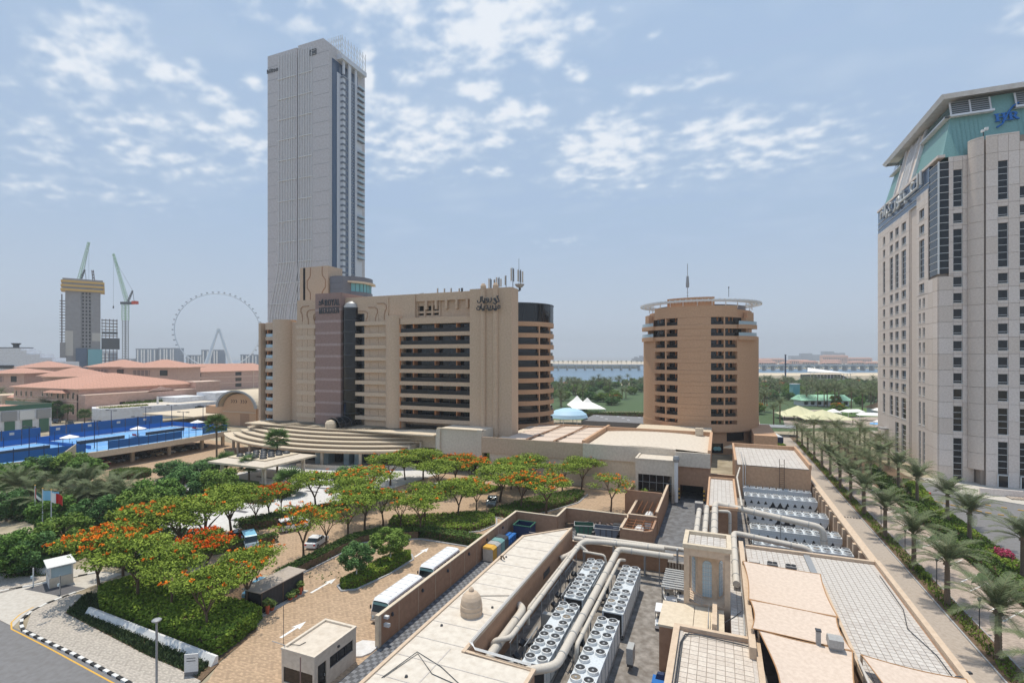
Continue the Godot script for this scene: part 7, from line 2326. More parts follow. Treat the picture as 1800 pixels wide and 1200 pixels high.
func hip(t: Node3D, x0: float, x1: float, z0: float, z1: float, eave: float, ridge: float, over := 1.4) -> void:
	var r := Rect2(x0 - over, z0 - over, x1 - x0 + 2 * over, z1 - z0 + 2 * over)
	var run := minf(r.size.x, r.size.y) / 2 - 0.3
	part(t, "roof", fm(Rect2(r.position, r.size), eave, Rect2(r.position.x + run, r.position.y + run, r.size.x - 2 * run, r.size.y - 2 * run), ridge), M.terracotta)
	part(t, "eave", bx(r.position.x + 0.2, r.end.x - 0.2, eave - 0.35, eave - 0.02, r.position.y + 0.2, r.end.y - 0.2), M.pink_trim)

func pane(parent: Node3D, x0: float, x1: float, y0: float, y1: float, z: float, arched := false) -> void:
	var w := part(parent, "window", bx(x0, x1, y0, y1, z + 0.02, z + 0.1), M.dark_glass)
	var b := B.new()
	b.box(x0 - 0.25, x1 + 0.25, y0 - 0.3, y0, z, z + 0.3).box(x0 - 0.2, x0, y0, y1, z, z + 0.22).box(x1, x1 + 0.2, y0, y1, z, z + 0.22)
	if arched:
		var o := PackedVector2Array()
		for k in 9:
			o.append(v2((x0 + x1) / 2 + (x1 - x0) / 2 * cos(PI * k / 8.0), y1 + (x1 - x0) / 2 * sin(PI * k / 8.0)))
		part(w, "arch_pane", pt(o, 0.08, Transform3D(Basis(), v3(0, 0, z + 0.02))), M.dark_glass)
	else:
		b.box(x0 - 0.2, x1 + 0.2, y1, y1 + 0.2, z, z + 0.22)
	part(w, "frame", b, M.pink_trim)

func left_buildings() -> void:
	# villa hotel with terracotta roofs: front house, local z towards the camera
	var t := thing("pink_villa", "pink villa block with long terracotta roof and arched windows", "building", V(-290, 150))
	part(t, "wall", bx(-26, 26, 0, 14, -40, 15), M.pink_wall)
	hip(t, -26, 26, -40, 15, 14, 20)
	part(t, "cornice", bx(-26.2, 26.2, 8.2, 8.6, 14.9, 15.3), M.pink_trim)
	for k in 4:
		pane(t, 10.0 + k * 3.9, 11.6 + k * 3.9, 9.4, 11.4, 15, true)
		pane(t, 10.0 + k * 3.9, 11.6 + k * 3.9, 2.6, 6.8, 15)
	for k in 3:
		pane(t, -2.0 + k * 3.7, -0.6 + k * 3.7, 10.2, 12.2, 15)
		pane(t, -2.0 + k * 3.7, -0.6 + k * 3.7, 6.0, 7.6, 15)
	for k in 4:
		pane(t, -24.0 + k * 4.2, -22.6 + k * 4.2, 9.6, 12.0, 15)
	part(t, "porch_roof", fm(Rect2(4, 10, 16, 8), 12.0, Rect2(11, 13.5, 2, 1), 14.6), M.terracotta)
	t = thing("villa_wing", "long pink side wing with parapet terrace and dark loggia", "building", V(-262, 160))
	part(t, "wall", bx(-3, 3, 0, 11.0, -26, 25), M.pink_wall)
	part(t, "parapet", bx(-3.2, 3.2, 11.0, 11.4, -26, 25), M.pink_trim)
	part(t, "gable", pt(pv([v2(-7, 11), v2(7, 11), v2(4, 12.4), v2(2, 12.6), v2(0, 13.6), v2(-2, 12.6), v2(-4, 12.4)]), 0.4, Transform3D(Basis(Vector3.UP, PI / 2), v3(2.8, 0, -8))), M.pink_wall)
	part(t, "end_block", bx(-6, 3.1, 0, 14.5, -40, -26), M.pink_wall)
	part(t, "cornice", bx(-6.3, 3.4, 14.5, 15.0, -40.3, -25.7), M.pink_trim)
	part(t, "loggia", bx(-3.4, -3.0, 11.2, 13.4, -26, 24), M.void)
	for k in 11:
		part(t, "loggia_post", bx(-3.0, -2.7, 11.0, 13.6, -24.6 + k * 4.6, -24.1 + k * 4.6), M.pink_trim)
	for z in [10.0, -2.0]:
		part(t, "window", bx(3.0, 3.1, 3.4, 7.2, z - 1.1, z + 1.1), M.dark_glass)
		part(t, "sill", bx(3.0, 3.3, 3.1, 3.4, z - 1.3, z + 1.3), M.pink_trim)
	t = thing("villa_long_wing", "long pink hotel wing with tiled roof and dark window stacks behind the white hall", "building", V(-410, 310))
	part(t, "wall", bx(-14, 14, 0, 16, -55, 46), M.pink_wall)
	hip(t, -14, 14, -55, 46, 16, 22.5)
	for y in [5.4, 10.8]:
		part(t, "cornice", bx(13.9, 14.3, y, y + 0.5, -55, 46), M.pink_trim)
	for z in [24.0, -14.0]:
		for k in 3:
			part(t, "window", bx(14.0, 14.15, 2.0 + k * 5.0, 5.0 + k * 5.0, z - 3.0, z + 3.0), M.dark_glass)
	for k in 4:
		part(t, "window", bx(14.0, 14.15, 1.6 + k * 3.8, 4.2 + k * 3.8, -44, -42), M.dark_glass)
	part(t, "downpipe", bx(14, 14.4, 0, 15.6, -30, -29.2), M.pink_trim)
	var i := 0
	for e in [[obl(-312, 406), 16.0, 15.0, 20.7, 26.2, "square pink pavilion tower with terracotta roof, nearer the crane"], [obl(-262, 382), 17.5, 16.0, 20.7, 26.4, "square pink pavilion tower with terracotta roof, nearer the wheel"], [obl(-384, 419), 12.5, 13.0, 20.0, 25.0, "pink square pavilion in front of the unfinished tower"], [obl(-352, 363), 12.0, 13.0, 17.0, 20.5, "low pink pavilion with three dark windows at the picture's edge"], [obl(-312, 362), 13.0, 12.0, 15.4, 21.0, "low hipped pink roof before the unfinished tower's glass"], [obl(-296, 340), 9.0, 8.0, 15.4, 19.6, "smallest hipped roof tucked behind the long front roof"]]:
		t = thing("villa_pavilion", e[5], "building", e[0], TURN + 0.1, "pink pavilions with terracotta roofs")
		part(t, "wall", bx(-e[1], e[1], 0, e[3], -e[2], e[2]), M.pink_wall)
		hip(t, -e[1], e[1], -e[2], e[2], e[3], e[4], 2.4)
		if i != 2:
			part(t, "grille", bx(-e[1] * 0.75, -e[1] * 0.1, e[3] - 6, e[3] - 2, e[2], e[2] + 0.15), M.purple)
			for k in 5:
				part(t, "grille_bar", bx(-e[1] * 0.75 + k * e[1] * 0.15, -e[1] * 0.75 + k * e[1] * 0.15 + 0.4, e[3] - 6, e[3] - 2, e[2] + 0.15, e[2] + 0.3), M.pink_wall)
			part(t, "window", bx(e[1] * 0.3, e[1] * 0.6, e[3] - 6, e[3] - 2, e[2], e[2] + 0.15), M.dark_glass)
		i += 1
	t = thing("yellow_house", "small yellow building with tiled gate roof at the picture's edge", "building", V(-352, 150))
	part(t, "wall", bx(-14, 4, 0, 8, -6, 6), M.stucco_band)
	hip(t, 4, 10, -3, 3, 7, 9)
	part(t, "window", bx(0, 2, 2, 5, 6, 6.1), M.dark_glass)
	# white curved hall with planted roof
	t = thing("white_hall", "low white curved hall with planted roof edge behind the courts", "building")
	var w := poly([[-250, 133], [-244.5, 133.5], [-240, 138], [-238.5, 146], [-238.0, 152], [-235, 158], [-233, 172], [-232, 196], [-262, 198], [-264, 140]])
	part(t, "wall", B.new().prism(w, 0, 6.0), M.white_wall)
	part(t, "roof", B.new().flat(poly([[-249, 134], [-241, 139], [-239, 152], [-234, 172], [-233, 195], [-261, 197], [-263, 141]]), 6.05), M.roof_white)
	part(t, "upper_block", bu(-250, -236, 6, 10.0, 180, 196), M.white_wall)
	part(t, "upper_block", bu(-262, -244, 6, 8.4, 166, 180), M.white_wall)
	part(t, "window", bu(-232.2, -231.9, 1.2, 4.4, 174, 192), M.dark_glass)
	part(t, "doorway", bu(-233.0, -232.3, 0, 4.4, 167, 171), M.void)
	part(t, "roof_vent", bu(-247, -246.4, 6, 9.4, 158, 158.6), M.white_paint)
	part(t, "terrace_slab", bu(-228, -196, 3.6, 4.1, 140, 170), M.cream)
	rebase(t, V(-245, 165))
	var b := B.new()
	grass_tufts(b, poly([[-249, 134], [-243, 136], [-240, 150], [-244, 152], [-247, 142]]), 6.05, 700, 0.7, Color(0.22, 0.24, 0.04))
	grass_tufts(b, poly([[-262, 150], [-256, 150], [-252, 196], [-261, 197]]), 6.05, 1600, 1.3, Color(0.10, 0.15, 0.03))
	setting("roof_planting", b, M.foliage, "yellow green planting along the white hall's roof", "stuff")
	# green glazed block
	t = thing("glazed_block", "white and green glazed block with roof fence beyond the courts", "building", V(-238, 100))
	part(t, "wall", bx(-30, 2, 0, 9, -12, 34), M.white_wall)
	for k in 9:
		part(t, "glass_bay", bx(1.8, 2.4, 0.2, 5.0, -11 + k * 5.0, -8.2 + k * 5.0), M.green_glass)
		part(t, "pale_panel", bx(2.0, 2.5, 5.2, 8.6, -11.6 + k * 5.0, -7.4 + k * 5.0), M.kerb_white if k % 2 else M.metal_grey)
	part(t, "roof_screen", bx(2.0, 2.2, 9, 10.6, -12, 34).box(-30, 2, 9, 10.6, -12, -11.8), M.green_glass)
	part(t, "roof_court", bx(-28, 1, 9.0, 9.1, -11, 33), M.terracotta)
	# vaulted hall at the hotel's side
	t = thing("vaulted_hall", "tan hall with broad barrel vault roof beside the hotel", "building", V(-182, 150))
	var arch := func(r: float, y: float) -> PackedVector2Array:
		var o := PackedVector2Array()
		for k in 17:
			var a := PI * k / 16.0
			o.append(v2(r * cos(a), y + r * 0.62 * sin(a)))
		return o
	var wall: PackedVector2Array = arch.call(9.2, 7.4)
	wall.append(v2(-9.2, 0))
	wall.append(v2(9.2, 0))
	part(t, "front_wall", pt(wall, 0.6, Transform3D(Basis(), v3(0, 0, 0))), M.stucco_warm)
	var o2: PackedVector2Array = arch.call(11.2, 7.6)
	var i2: PackedVector2Array = arch.call(10.5, 7.4)
	i2.reverse()
	o2.append_array(i2)
	part(t, "vault_roof", pt(o2, 52.0, Transform3D(Basis(), v3(0, 0, -50))), M.cream)
	part(t, "vault_edge", pt(arch_band(11.5, 10.3), 0.5, Transform3D(Basis(), v3(0, 7.5, 2.0))), M.metal_grey)
	part(t, "side_wall", bx(9.2, 10, 0, 8, -48, 0).box(-10, -9.2, 0, 8, -48, 0), M.stucco_warm)
	for k in 6:
		var x := -4.6 + k * 1.3 + (1.6 if k > 2 else 0.0)
		part(t, "relief_mark", tb([v3(x, 10.6, 0.7), v3(x + 0.5, 10.2, 0.7), v3(x + 0.5, 9.7, 0.7), v3(x, 9.3, 0.7)], 0.12, 5), M.bark)
	part(t, "doorway", bx(0.5, 5.5, 0, 5.0, 0.6, 0.7), M.stucco_brown)
	part(t, "side_block", bx(-22, -9, 0, 7.4, -16, -1), M.stucco_warm)
	part(t, "lower_band", bx(-9.3, 9.3, 5.4, 5.8, 0.6, 0.9), M.stucco_band)

func arch_band(r0: float, r1: float) -> PackedVector2Array:
	var o := PackedVector2Array()
	for k in 17:
		o.append(v2(r0 * cos(PI * k / 16.0), r0 * 0.62 * sin(PI * k / 16.0)))
	for k in 17:
		o.append(v2(r1 * cos(PI - PI * k / 16.0), r1 * 0.62 * sin(PI - PI * k / 16.0)))
	return o

var cache := {}

func blob(b: B, g: RandomNumberGenerator, c: Vector3, r: Vector3, n: int, size: float, c0: Color, c1: Color, lift := 0.35) -> void:
	for i in n:
		var d := v3(g.randfn(), g.randfn(), g.randfn()).normalized()
		var k := pow(g.randf(), 0.42)
		var p := c + d * r * k
		var f := v3(g.randfn(), g.randfn() * 0.6 - 0.15, g.randfn()).normalized()
		var up := (v3(g.randfn(), g.randfn(), g.randfn()) * 0.6 + v3(0, lift, 0) + d * 0.4).normalized()
		var s := f.cross(up).normalized()
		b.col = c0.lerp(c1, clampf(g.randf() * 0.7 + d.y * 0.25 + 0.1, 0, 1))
		var l := size * (0.7 + 0.6 * g.randf())
		b.leaf(p - f * l * 0.5, f, s, l, l * 0.62)

func grass_tufts(b: B, area: PackedVector2Array, y: float, n: int, tall: float, c: Color) -> void:
	var r := Rect2(area[0], Vector2.ZERO)
	for p in area:
		r = r.expand(p)
	var made := 0
	for i in n * 6:
		if made >= n:
			break
		var p := r.position + v2(rng.randf(), rng.randf()) * r.size
		if not Geometry2D.is_point_in_polygon(p, area):
			continue
		made += 1
		var d := v3(rng.randfn() * 0.6, 0.6 + rng.randf() * 0.5, rng.randfn() * 0.6).normalized()
		var s := d.cross(v3(rng.randfn(), 0.2, rng.randfn())).normalized()
		var k := 0.65 + 0.7 * rng.randf()
		b.col = Color(c.r * k, c.g * k, c.b * k)
		b.leaf(v3(p.x, y, p.y), d, s, tall * (0.6 + 0.7 * rng.randf()), tall * 0.35)

# clump centres of a spreading, flat-topped crown of radius 3.6 m at height ~4.6
func flame_mesh(v: int, sparse: bool) -> Array:
	var key := "flame%d%s" % [v, sparse]
	if cache.has(key):
		return cache[key]
	var g := RandomNumberGenerator.new()
	g.seed = 100 + v * 17 + (5 if sparse else 0)
	var trunk := B.new()
	var crown := B.new()
	var cs: Array = []
	var n := 13 if not sparse else 11
	for i in n:
		var a := i * 2.39996 + g.randf() * 0.5
		var r := 3.1 * sqrt((i + 0.5) / n)
		cs.append(v3(cos(a) * r, 5.2 - 0.17 * r * r * 0.62 + g.randfn() * 0.28, sin(a) * r))
	var fork := v3(g.randfn() * 0.15, 1.9, g.randfn() * 0.15)
	trunk.tube([Vector3.ZERO, fork * 0.5 + v3(g.randfn() * 0.06, 0, 0), fork], 0.17, 7, 0.12)
	var mains: Array = []
	for k in 4:
		var a := k * TAU / 4 + g.randf() * 0.8
		var p := fork + v3(cos(a) * 1.0, 1.3 + g.randf() * 0.3, sin(a) * 1.0)
		mains.append(p)
		trunk.tube([fork, fork.lerp(p, 0.5) + v3(0, 0.12, 0), p], 0.1, 6, 0.065)
	for c in cs:
		var m: Vector3 = mains[0]
		for p in mains:
			if p.distance_to(c) < m.distance_to(c):
				m = p
		trunk.tube([m, m.lerp(c, 0.55) + v3(0, 0.15, 0), c], 0.055, 5, 0.02)
		for k in 2:
			var q: Vector3 = c + v3(g.randfn() * 0.7, 0.1, g.randfn() * 0.7)
			trunk.tube([m.lerp(c, 0.6), q], 0.025, 4, 0.012)
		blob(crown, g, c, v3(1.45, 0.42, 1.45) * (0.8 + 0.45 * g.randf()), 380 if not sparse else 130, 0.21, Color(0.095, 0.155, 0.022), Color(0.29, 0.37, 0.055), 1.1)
	cache[key] = [trunk.mesh(), crown.mesh(), cs]
	return cache[key]

func blossom_mesh(v: int, sparse: bool, level: float) -> ArrayMesh:
	var q := int(round(level * 8))
	var key := "blossom%d%s%d" % [v, sparse, q]
	if cache.has(key):
		return cache[key]
	var g := RandomNumberGenerator.new()
	g.seed = 900 + v * 31 + q
	var b := B.new()
	var cs: Array = flame_mesh(v, sparse)[2]
	var deep := level > 0.7
	for c in cs:
		if level < 0.5 and g.randf() > 0.35 + level:
			continue
		for k in maxi(2, int(level * 15)):
			var o: Vector3 = c + v3(g.randfn() * 0.8, 0.26 + g.randf() * 0.22, g.randfn() * 0.8)
			blob(b, g, o, v3(0.3, 0.12, 0.3), 11 if not sparse else 8, 0.19, Color(0.55, 0.055, 0.006) if deep else Color(0.62, 0.10, 0.01), Color(0.85, 0.16, 0.015) if deep else Color(0.9, 0.27, 0.02), 1.0)
	if b.v.is_empty():
		b.tri(v3(0, 4.9, 0), v3(0.1, 4.9, 0), v3(0, 4.9, 0.1))
	cache[key] = b.mesh()
	return cache[key]

func dense_mesh(v: int) -> Array:
	var key := "dense%d" % v
	if cache.has(key):
		return cache[key]
	var g := RandomNumberGenerator.new()
	g.seed = 300 + v * 13
	var trunk := B.new()
	var crown := B.new()
	trunk.tube([Vector3.ZERO, v3(0.1, 1.2, 0), v3(0, 2.4, 0.1)], 0.2, 7, 0.14)
	var tint: Array = [[Color(0.065, 0.135, 0.03), Color(0.19, 0.32, 0.07)], [Color(0.05, 0.11, 0.035), Color(0.14, 0.26, 0.085)], [Color(0.085, 0.15, 0.03), Color(0.25, 0.36, 0.075)]][v % 3]
	for i in 22:
		var a := i * 2.39996 + g.randf() * 0.6
		var h := 1.2 + 3.8 * (i + 0.5) / 22
		var r := 2.5 * sin(PI * clampf((h - 0.4) / 5.6, 0, 1)) * (0.75 + 0.4 * g.randf())
		var c := v3(cos(a) * r, h, sin(a) * r)
		trunk.tube([v3(0, 2.2 if h > 2.4 else h * 0.8, 0), c * v3(0.5, 1, 0.5), c], 0.06, 5, 0.02)
		blob(crown, g, c, v3(1.05, 0.8, 1.05) * (0.75 + 0.45 * g.randf()), 300, 0.27, tint[0], tint[1], 0.5)
	cache[key] = [trunk.mesh(), crown.mesh()]
	return cache[key]

func frond_mesh(v: int) -> ArrayMesh:
	var key := "frond%d" % v
	if cache.has(key):
		return cache[key]
	var g := RandomNumberGenerator.new()
	g.seed = 500 + v
	var b := B.new()
	frond(b, g, Transform3D(), [4.3, 4.3, 3.9, 4.6][v], [1.3, 0.85, 0.3, 1.05][v], [1.15, 1.25, 1.05, 1.4][v], 36, 0.66)
	cache[key] = b.mesh()
	return cache[key]

func frond(b: B, g: RandomNumberGenerator, t: Transform3D, l: float, e0: float, droop: float, n: int, ll: float) -> void:
	var pts: Array = []
	var p := Vector3.ZERO
	for i in 9:
		pts.append(t * p)
		var e := e0 - droop * pow((i + 0.5) / 8.0, 1.4)
		p += v3(cos(e), sin(e), 0) * l / 8.0
	b.col = Color(0.20, 0.20, 0.10)
	b.tube(pts, 0.035, 4, 0.012)
	for i in n:
		var f := 0.12 + 0.88 * (i + 0.5) / n
		var k := minf(f * 8.0, 7.99)
		var a: Vector3 = pts[int(k)].lerp(pts[int(k) + 1], k - int(k))
		var d: Vector3 = (pts[int(k) + 1] - pts[int(k)]).normalized()
		for s in [-1.0, 1.0]:
			var side: Vector3 = t.basis * v3(0, 0, s)
			var w := (d * (0.55 + 0.3 * f) + side * 0.75 + v3(0, 0.18 - 0.25 * g.randf(), 0)).normalized()
			var q := 0.7 + 0.6 * g.randf()
			b.col = Color(0.125 * q, 0.155 * q, 0.08 * q)
			b.leaf(a, w, d, ll * (0.5 + 0.7 * sin(PI * clampf(f, 0.05, 0.97))), 0.075)

func palm_crown(v: int) -> ArrayMesh:
	var key := "palmcrown%d" % v
	if cache.has(key):
		return cache[key]
	var g := RandomNumberGenerator.new()
	g.seed = 700 + v
	var b := B.new()
	for i in 26:
		var t := Transform3D(Basis(Vector3.UP, i * 2.39996), Vector3.ZERO)
		frond(b, g, t, 4.2 + g.randf() * 0.6, 1.3 - 1.2 * i / 26.0, 1.2, 18, 0.8)
	cache[key] = b.mesh()
	return cache[key]

func fan_crown(v: int) -> ArrayMesh:
	var key := "fan%d" % v
	if cache.has(key):
		return cache[key]
	var g := RandomNumberGenerator.new()
	g.seed = 800 + v
	var b := B.new()
	for i in 30:
		var t := Basis(Vector3.UP, i * 2.39996)
		var e := 1.25 - 1.75 * i / 30.0
		var d: Vector3 = t * v3(cos(e), sin(e), 0)
		var q: Vector3 = d * 1.15
		b.col = Color(0.15, 0.16, 0.07)
		b.tube([Vector3.ZERO, q], 0.03, 4)
		var side := d.cross(Vector3.UP).normalized()
		var up := side.cross(d)
		for k in 13:
			var a := -1.5 + 3.0 * k / 12.0
			var w := (d * cos(a) + side * sin(a) - up * 0.12 - v3(0, 0.25, 0)).normalized()
			var s := 0.75 + 0.5 * g.randf()
			b.col = Color(0.10 * s, 0.17 * s, 0.05 * s)
			b.leaf(q, w, w.cross(up).normalized(), 1.15, 0.17)
	cache[key] = b.mesh()
	return cache[key]

func palm_trunk(h: float, r: float) -> ArrayMesh:
	var key := "ptrunk%.1f %.2f" % [h, r]
	if cache.has(key):
		return cache[key]
	var b := B.new()
	var prof: Array = []
	var n := int(h / 0.28)
	for i in n:
		var y := h * i / n
		var k := 1.0 - 0.22 * i / n
		prof.append(v2(r * k * 1.08, y))
		prof.append(v2(r * k * 0.88, y + h / n * 0.9))
	prof.append(v2(r * 1.35, h - 0.2))
	prof.append(v2(r * 0.9, h + 0.15))
	prof.append(v2(0.01, h + 0.2))
	b.lathe(prof, Vector3.ZERO, 9, false)
	cache[key] = b.mesh()
	return cache[key]

func date_palm(called: String, label: String, group: String, at: Vector3, h: float, s: float, near: bool, n := 28) -> void:
	var t := thing(called, label, "palm", at, rng.randf() * TAU, group)
	part(t, "trunk", palm_trunk(h, 0.3), M.palm_bark)
	if not near:
		var c := part(t, "crown", palm_crown(rng.randi() % 3), M.palm_leaf)
		c.transform = Transform3D(Basis.from_scale(Vector3.ONE * s), v3(0, h, 0))
		return
	for i in n:
		var f := float(i) / n
		var v := 0 if f < 0.3 else (3 if f < 0.5 else (1 if f < 0.78 else 2))
		var o := part(t, "frond", frond_mesh(v), M.palm_leaf)
		o.transform = Transform3D(Basis(Vector3.UP, i * 2.39996 + rng.randf() * 0.2) * Basis(Vector3.BACK, rng.randfn() * 0.07) * Basis.from_scale(Vector3.ONE * s * (0.9 + 0.2 * rng.randf())), v3(0, h, 0))

func hedge(called: String, label: String, pts: Array, h: float, n: int, c0: Color, c1: Color, size := 0.2, group := "") -> void:
	var area := poly(pts)
	var mid := Vector2.ZERO
	for p in area:
		mid += p / area.size()
	var q := PackedVector2Array()
	var core := PackedVector2Array()
	for p in area:
		q.append(p - mid)
		core.append((p - mid) * 0.93)
	var t := thing(called, label, "hedge", v3(mid.x, 0.0, mid.y), 0.0, group)
	part(t, "twigs", B.new().prism(core, 0, h * 0.9), M.soil)
	var b := B.new()
	var per: Array = []
	var total := 0.0
	for i in q.size():
		var l := q[i].distance_to(q[(i + 1) % q.size()])
		per.append(l)
		total += l
	var r := Rect2(q[0], Vector2.ZERO)
	for p in q:
		r = r.expand(p)
	var side := int(n * total * h / (total * h + r.get_area() * 0.7))
	for i in n:
		var p: Vector3
		var d: Vector3
		if i < side:
			var s := rng.randf() * total
			var k := 0
			while s > per[k] and k < per.size() - 1:
				s -= per[k]
				k += 1
			var e := q[k].lerp(q[(k + 1) % q.size()], s / per[k])
			d = v3(e.x, 0, e.y).normalized() + v3(0, 0.3, 0)
			p = v3(e.x, rng.randf() * h, e.y)
		else:
			var e := Vector2.ZERO
			for k in 12:
				e = r.position + v2(rng.randf(), rng.randf()) * r.size
				if Geometry2D.is_point_in_polygon(e, q):
					break
			d = Vector3.UP
			p = v3(e.x, h, e.y)
		blob(b, rng, p, v3(0.16, 0.13, 0.16), 3, size, c0, c1, 0.9)
	part(t, "foliage", b, M.foliage)

func trees_and_plants() -> void:
	var i := 0
	for e in [[-66.9,36.4,4.3,0.55,"nearest the gate booth, covered in bright orange blossom"], [-60.4,36.6,4.2,0.08,"bushy green one behind the low white wall's middle"], [-54.7,36.5,3.6,0.06,"green one behind the low white wall, next to the middle one"], [-47.3,35.3,3.5,0.12,"closest to the street lamp, few orange sprays"], [-48.3,40.4,3.4,0.20,"at the black shed's front corner, twin trunk"], [-69.8,47.9,4.1,0.25,"green one between red crown and flagpoles, orange tips"], [-68.6,51.1,4.8,0.03,"yellow green one in front of the red sports cars"], [-57.9,42.4,3.4,0.90,"covered in the deepest red blossom"], [-72.3,45.8,4.4,0.40,"second orange one back from the gate booth"], [-70.8,41.1,3.6,0.35,"between the gate booth and the second orange tree"], [-70.3,56.4,4.3,0.00,"plain green one beside the red sports cars"], [-71.2,61.5,2.8,0.03,"thin sparse one on the pale forecourt's edge"], [-71.9,65.0,3.0,0.75,"small one with rusty red crown near the fan palms"], [-72.9,68.4,2.5,0.45,"small reddish one beside the rusty red crown"], [-68.3,72.1,4.2,0.05,"on the forecourt edge above the white van"], [-52.7,53.2,3.4,0.40,"sparse one with orange haze beside the shed's far end"], [-53.4,58.2,2.8,0.30,"sparse one in front of the white hatchback"], [-52.6,62.1,3.8,0.14,"bare trunked one at the coach lot hedge's bend"], [-53.2,66.8,4.1,0.03,"broad yellow green one behind the lot hedge"], [-51.6,69.5,3.2,0.06,"slim one on the long hedge island's near end"], [-47.7,69.0,2.8,0.03,"thin one on the long hedge island's middle"], [-43.8,68.6,3.4,0.05,"one above the coaches on the hedge corner"], [-66.7,92.4,4.7,0.04,"leaning one before the lobby's dark glass"], [-66.6,97.9,3.6,0.02,"small one before the lobby, middle of three"], [-62.8,99.5,4.4,0.06,"one at the cream block's pier"], [-63.0,79.0,5.0,0.35,"orange topped one below the lobby steps"], [-53.2,96.8,3.5,0.40,"small orange one under the cream block"], [-48.9,96.0,3.6,0.70,"vivid orange one under the cream block"], [-39.4,89.9,5.1,0.03,"broad green one over the parked silver car"], [-40.9,99.3,4.1,0.12,"tall one against the white ballroom wall"], [-37.5,100.7,4.8,0.03,"yellow green one against the white ballroom wall"], [-29.4,98.8,3.5,0.02,"bare limbed one on the island's ballroom end"], [-26.9,104.1,3.8,0.02,"rounded one at the beige wall's corner"], [-28.7,86.2,4.3,0.55,"orange flecked one by the brown wall's notch"], [-33.6,86.0,3.5,0.45,"orange flecked one beside the silver car's island"], [-18.2,91.6,3.8,0.25,"sparse one alone by the gas yard"], [-41.9,77.3,3.7,0.15,"one at the hedge island's rounded tip"], [-46.3,73.9,3.7,0.03,"airy one over the hedge island's middle"], [-40.4,81.7,2.9,0.35,"red tipped one at the hedge island's corner"], [-53.4,90.3,4.2,0.00,"green one left of the silver car's island"], [-51.2,44.4,2.9,0.25,"mixed green and orange one beside the blue roofed van"], [-60.8,72.3,3.4,0.02,"pale one on the far kerb of the car park"]]:
		var sparse: bool = "sparse" in e[4] or "bare" in e[4] or "airy" in e[4] or "thin" in e[4] or "mixed" in e[4]
		var v := i % 4
		var t := thing("flame_tree", "flame tree, " + e[4], "tree", V(e[0], e[1]), rng.randf() * TAU, "flame trees round the car park")
		var m := flame_mesh(v, sparse)
		var s: float = e[2] / 3.7 * (1.0 if e[1] < 45.0 else 1.15)
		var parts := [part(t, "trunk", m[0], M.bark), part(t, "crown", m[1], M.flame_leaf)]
		if e[3] > 0.0:
			parts.append(part(t, "blossom", blossom_mesh(v, sparse, e[3]), M.blossom))
		for p in parts:
			p.scale = v3(s, clampf(s, 0.85, 1.1) * (1.3 if e[2] > 3.0 and e[1] < 60.0 else 1.12), s)
		i += 1
	i = 0
	for e in [[-83.7,35.8,3.2,"leftmost in the street corner lawn"], [-82.7,37.3,2.8,"behind the gate booth"], [-86.1,42.3,3.2,"between gate booth and flagpoles"], [-99.0,47.1,3.3,"in front of the flagpoles"], [-90.9,49.0,3.4,"dark round one right of the flagpoles"], [-88.1,53.1,3.7,"bright green one behind the orange trees"], [-92.9,59.1,4.4,"tall dark one at the forecourt hedge"], [-94.4,64.9,3.9,"dark one beside the clipped hedges"], [-90.5,69.8,4.0,"dark one next to the fan palms"], [-133.8,57.3,4.0,"under the court deck at the picture's edge"], [-138.0,63.7,4.2,"under the court deck's stair wall"], [-136.3,67.6,4.4,"under the court deck near the parking"], [-129.0,67.4,3.5,"closest to the deck parking's first column"], [-113.3,47.4,2.9,"behind the date palms at the picture's edge"], [-50.2,111.5,3.8,"vivid one climbing the cream block"]]:
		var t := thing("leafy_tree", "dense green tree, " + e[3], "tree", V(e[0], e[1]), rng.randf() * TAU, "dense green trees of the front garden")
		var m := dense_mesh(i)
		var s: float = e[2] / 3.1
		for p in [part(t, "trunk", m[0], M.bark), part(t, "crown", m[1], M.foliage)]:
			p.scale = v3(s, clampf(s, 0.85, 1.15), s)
		i += 1
	var fl := ["round frangipani shrub nearest the oval hedge", "largest frangipani shrub beside the oval hedge", "round frangipani shrub next to the tall fan palm", "round glossy shrub at the foot of the lobby steps"]
	i = 0
	for e in [[-117.9, 78.7, 3.0], [-111.0, 78.6, 3.8], [-112.1, 83.5, 3.1], [-75.2, 89.4, 3.2]]:
		var t := thing("frangipani", fl[i], "shrub", V(e[0], e[1]), i * 1.3, "frangipani shrubs")
		var m := dense_mesh(1)
		for p in [part(t, "stem", m[0], M.bark), part(t, "crown", m[1], M.foliage)]:
			p.scale = v3(e[2] / 2.8, 0.72, e[2] / 2.8)
		var b := B.new()
		blob(b, rng, v3(0, 2.6, 0), v3(e[2] * 0.9, 1.2, e[2] * 0.9), 60, 0.16, Color(0.8, 0.78, 0.7), Color(0.9, 0.88, 0.8), 1.0)
		part(t, "blossom", b, M.blossom)
		i += 1
	for e in [[-42.0, 51.1, 2.0, "small round crowned tree at the street end of the lot's oval island"], [-41.3, 57.2, 2.4, "small round crowned tree at the far end of the lot's oval island"]]:
		var t := thing("island_tree", e[3], "tree", V(e[0], e[1]), 0.7, "trees on the lot's oval island")
		var m := dense_mesh(2 if e[2] > 2.2 else 1)
		var k := part(t, "trunk", tb([Vector3.ZERO, v3(0.05, 1.6, 0), v3(0, 2.6, 0)], 0.1, 7, 0.07), M.kerb_white)
		var c := part(t, "crown", m[1], M.foliage)
		c.transform = Transform3D(Basis.from_scale(v3(e[2] / 2.9, 0.62, e[2] / 2.9)), v3(0, 1.3, 0))
	# bushy date palms in the front garden
	i = 0
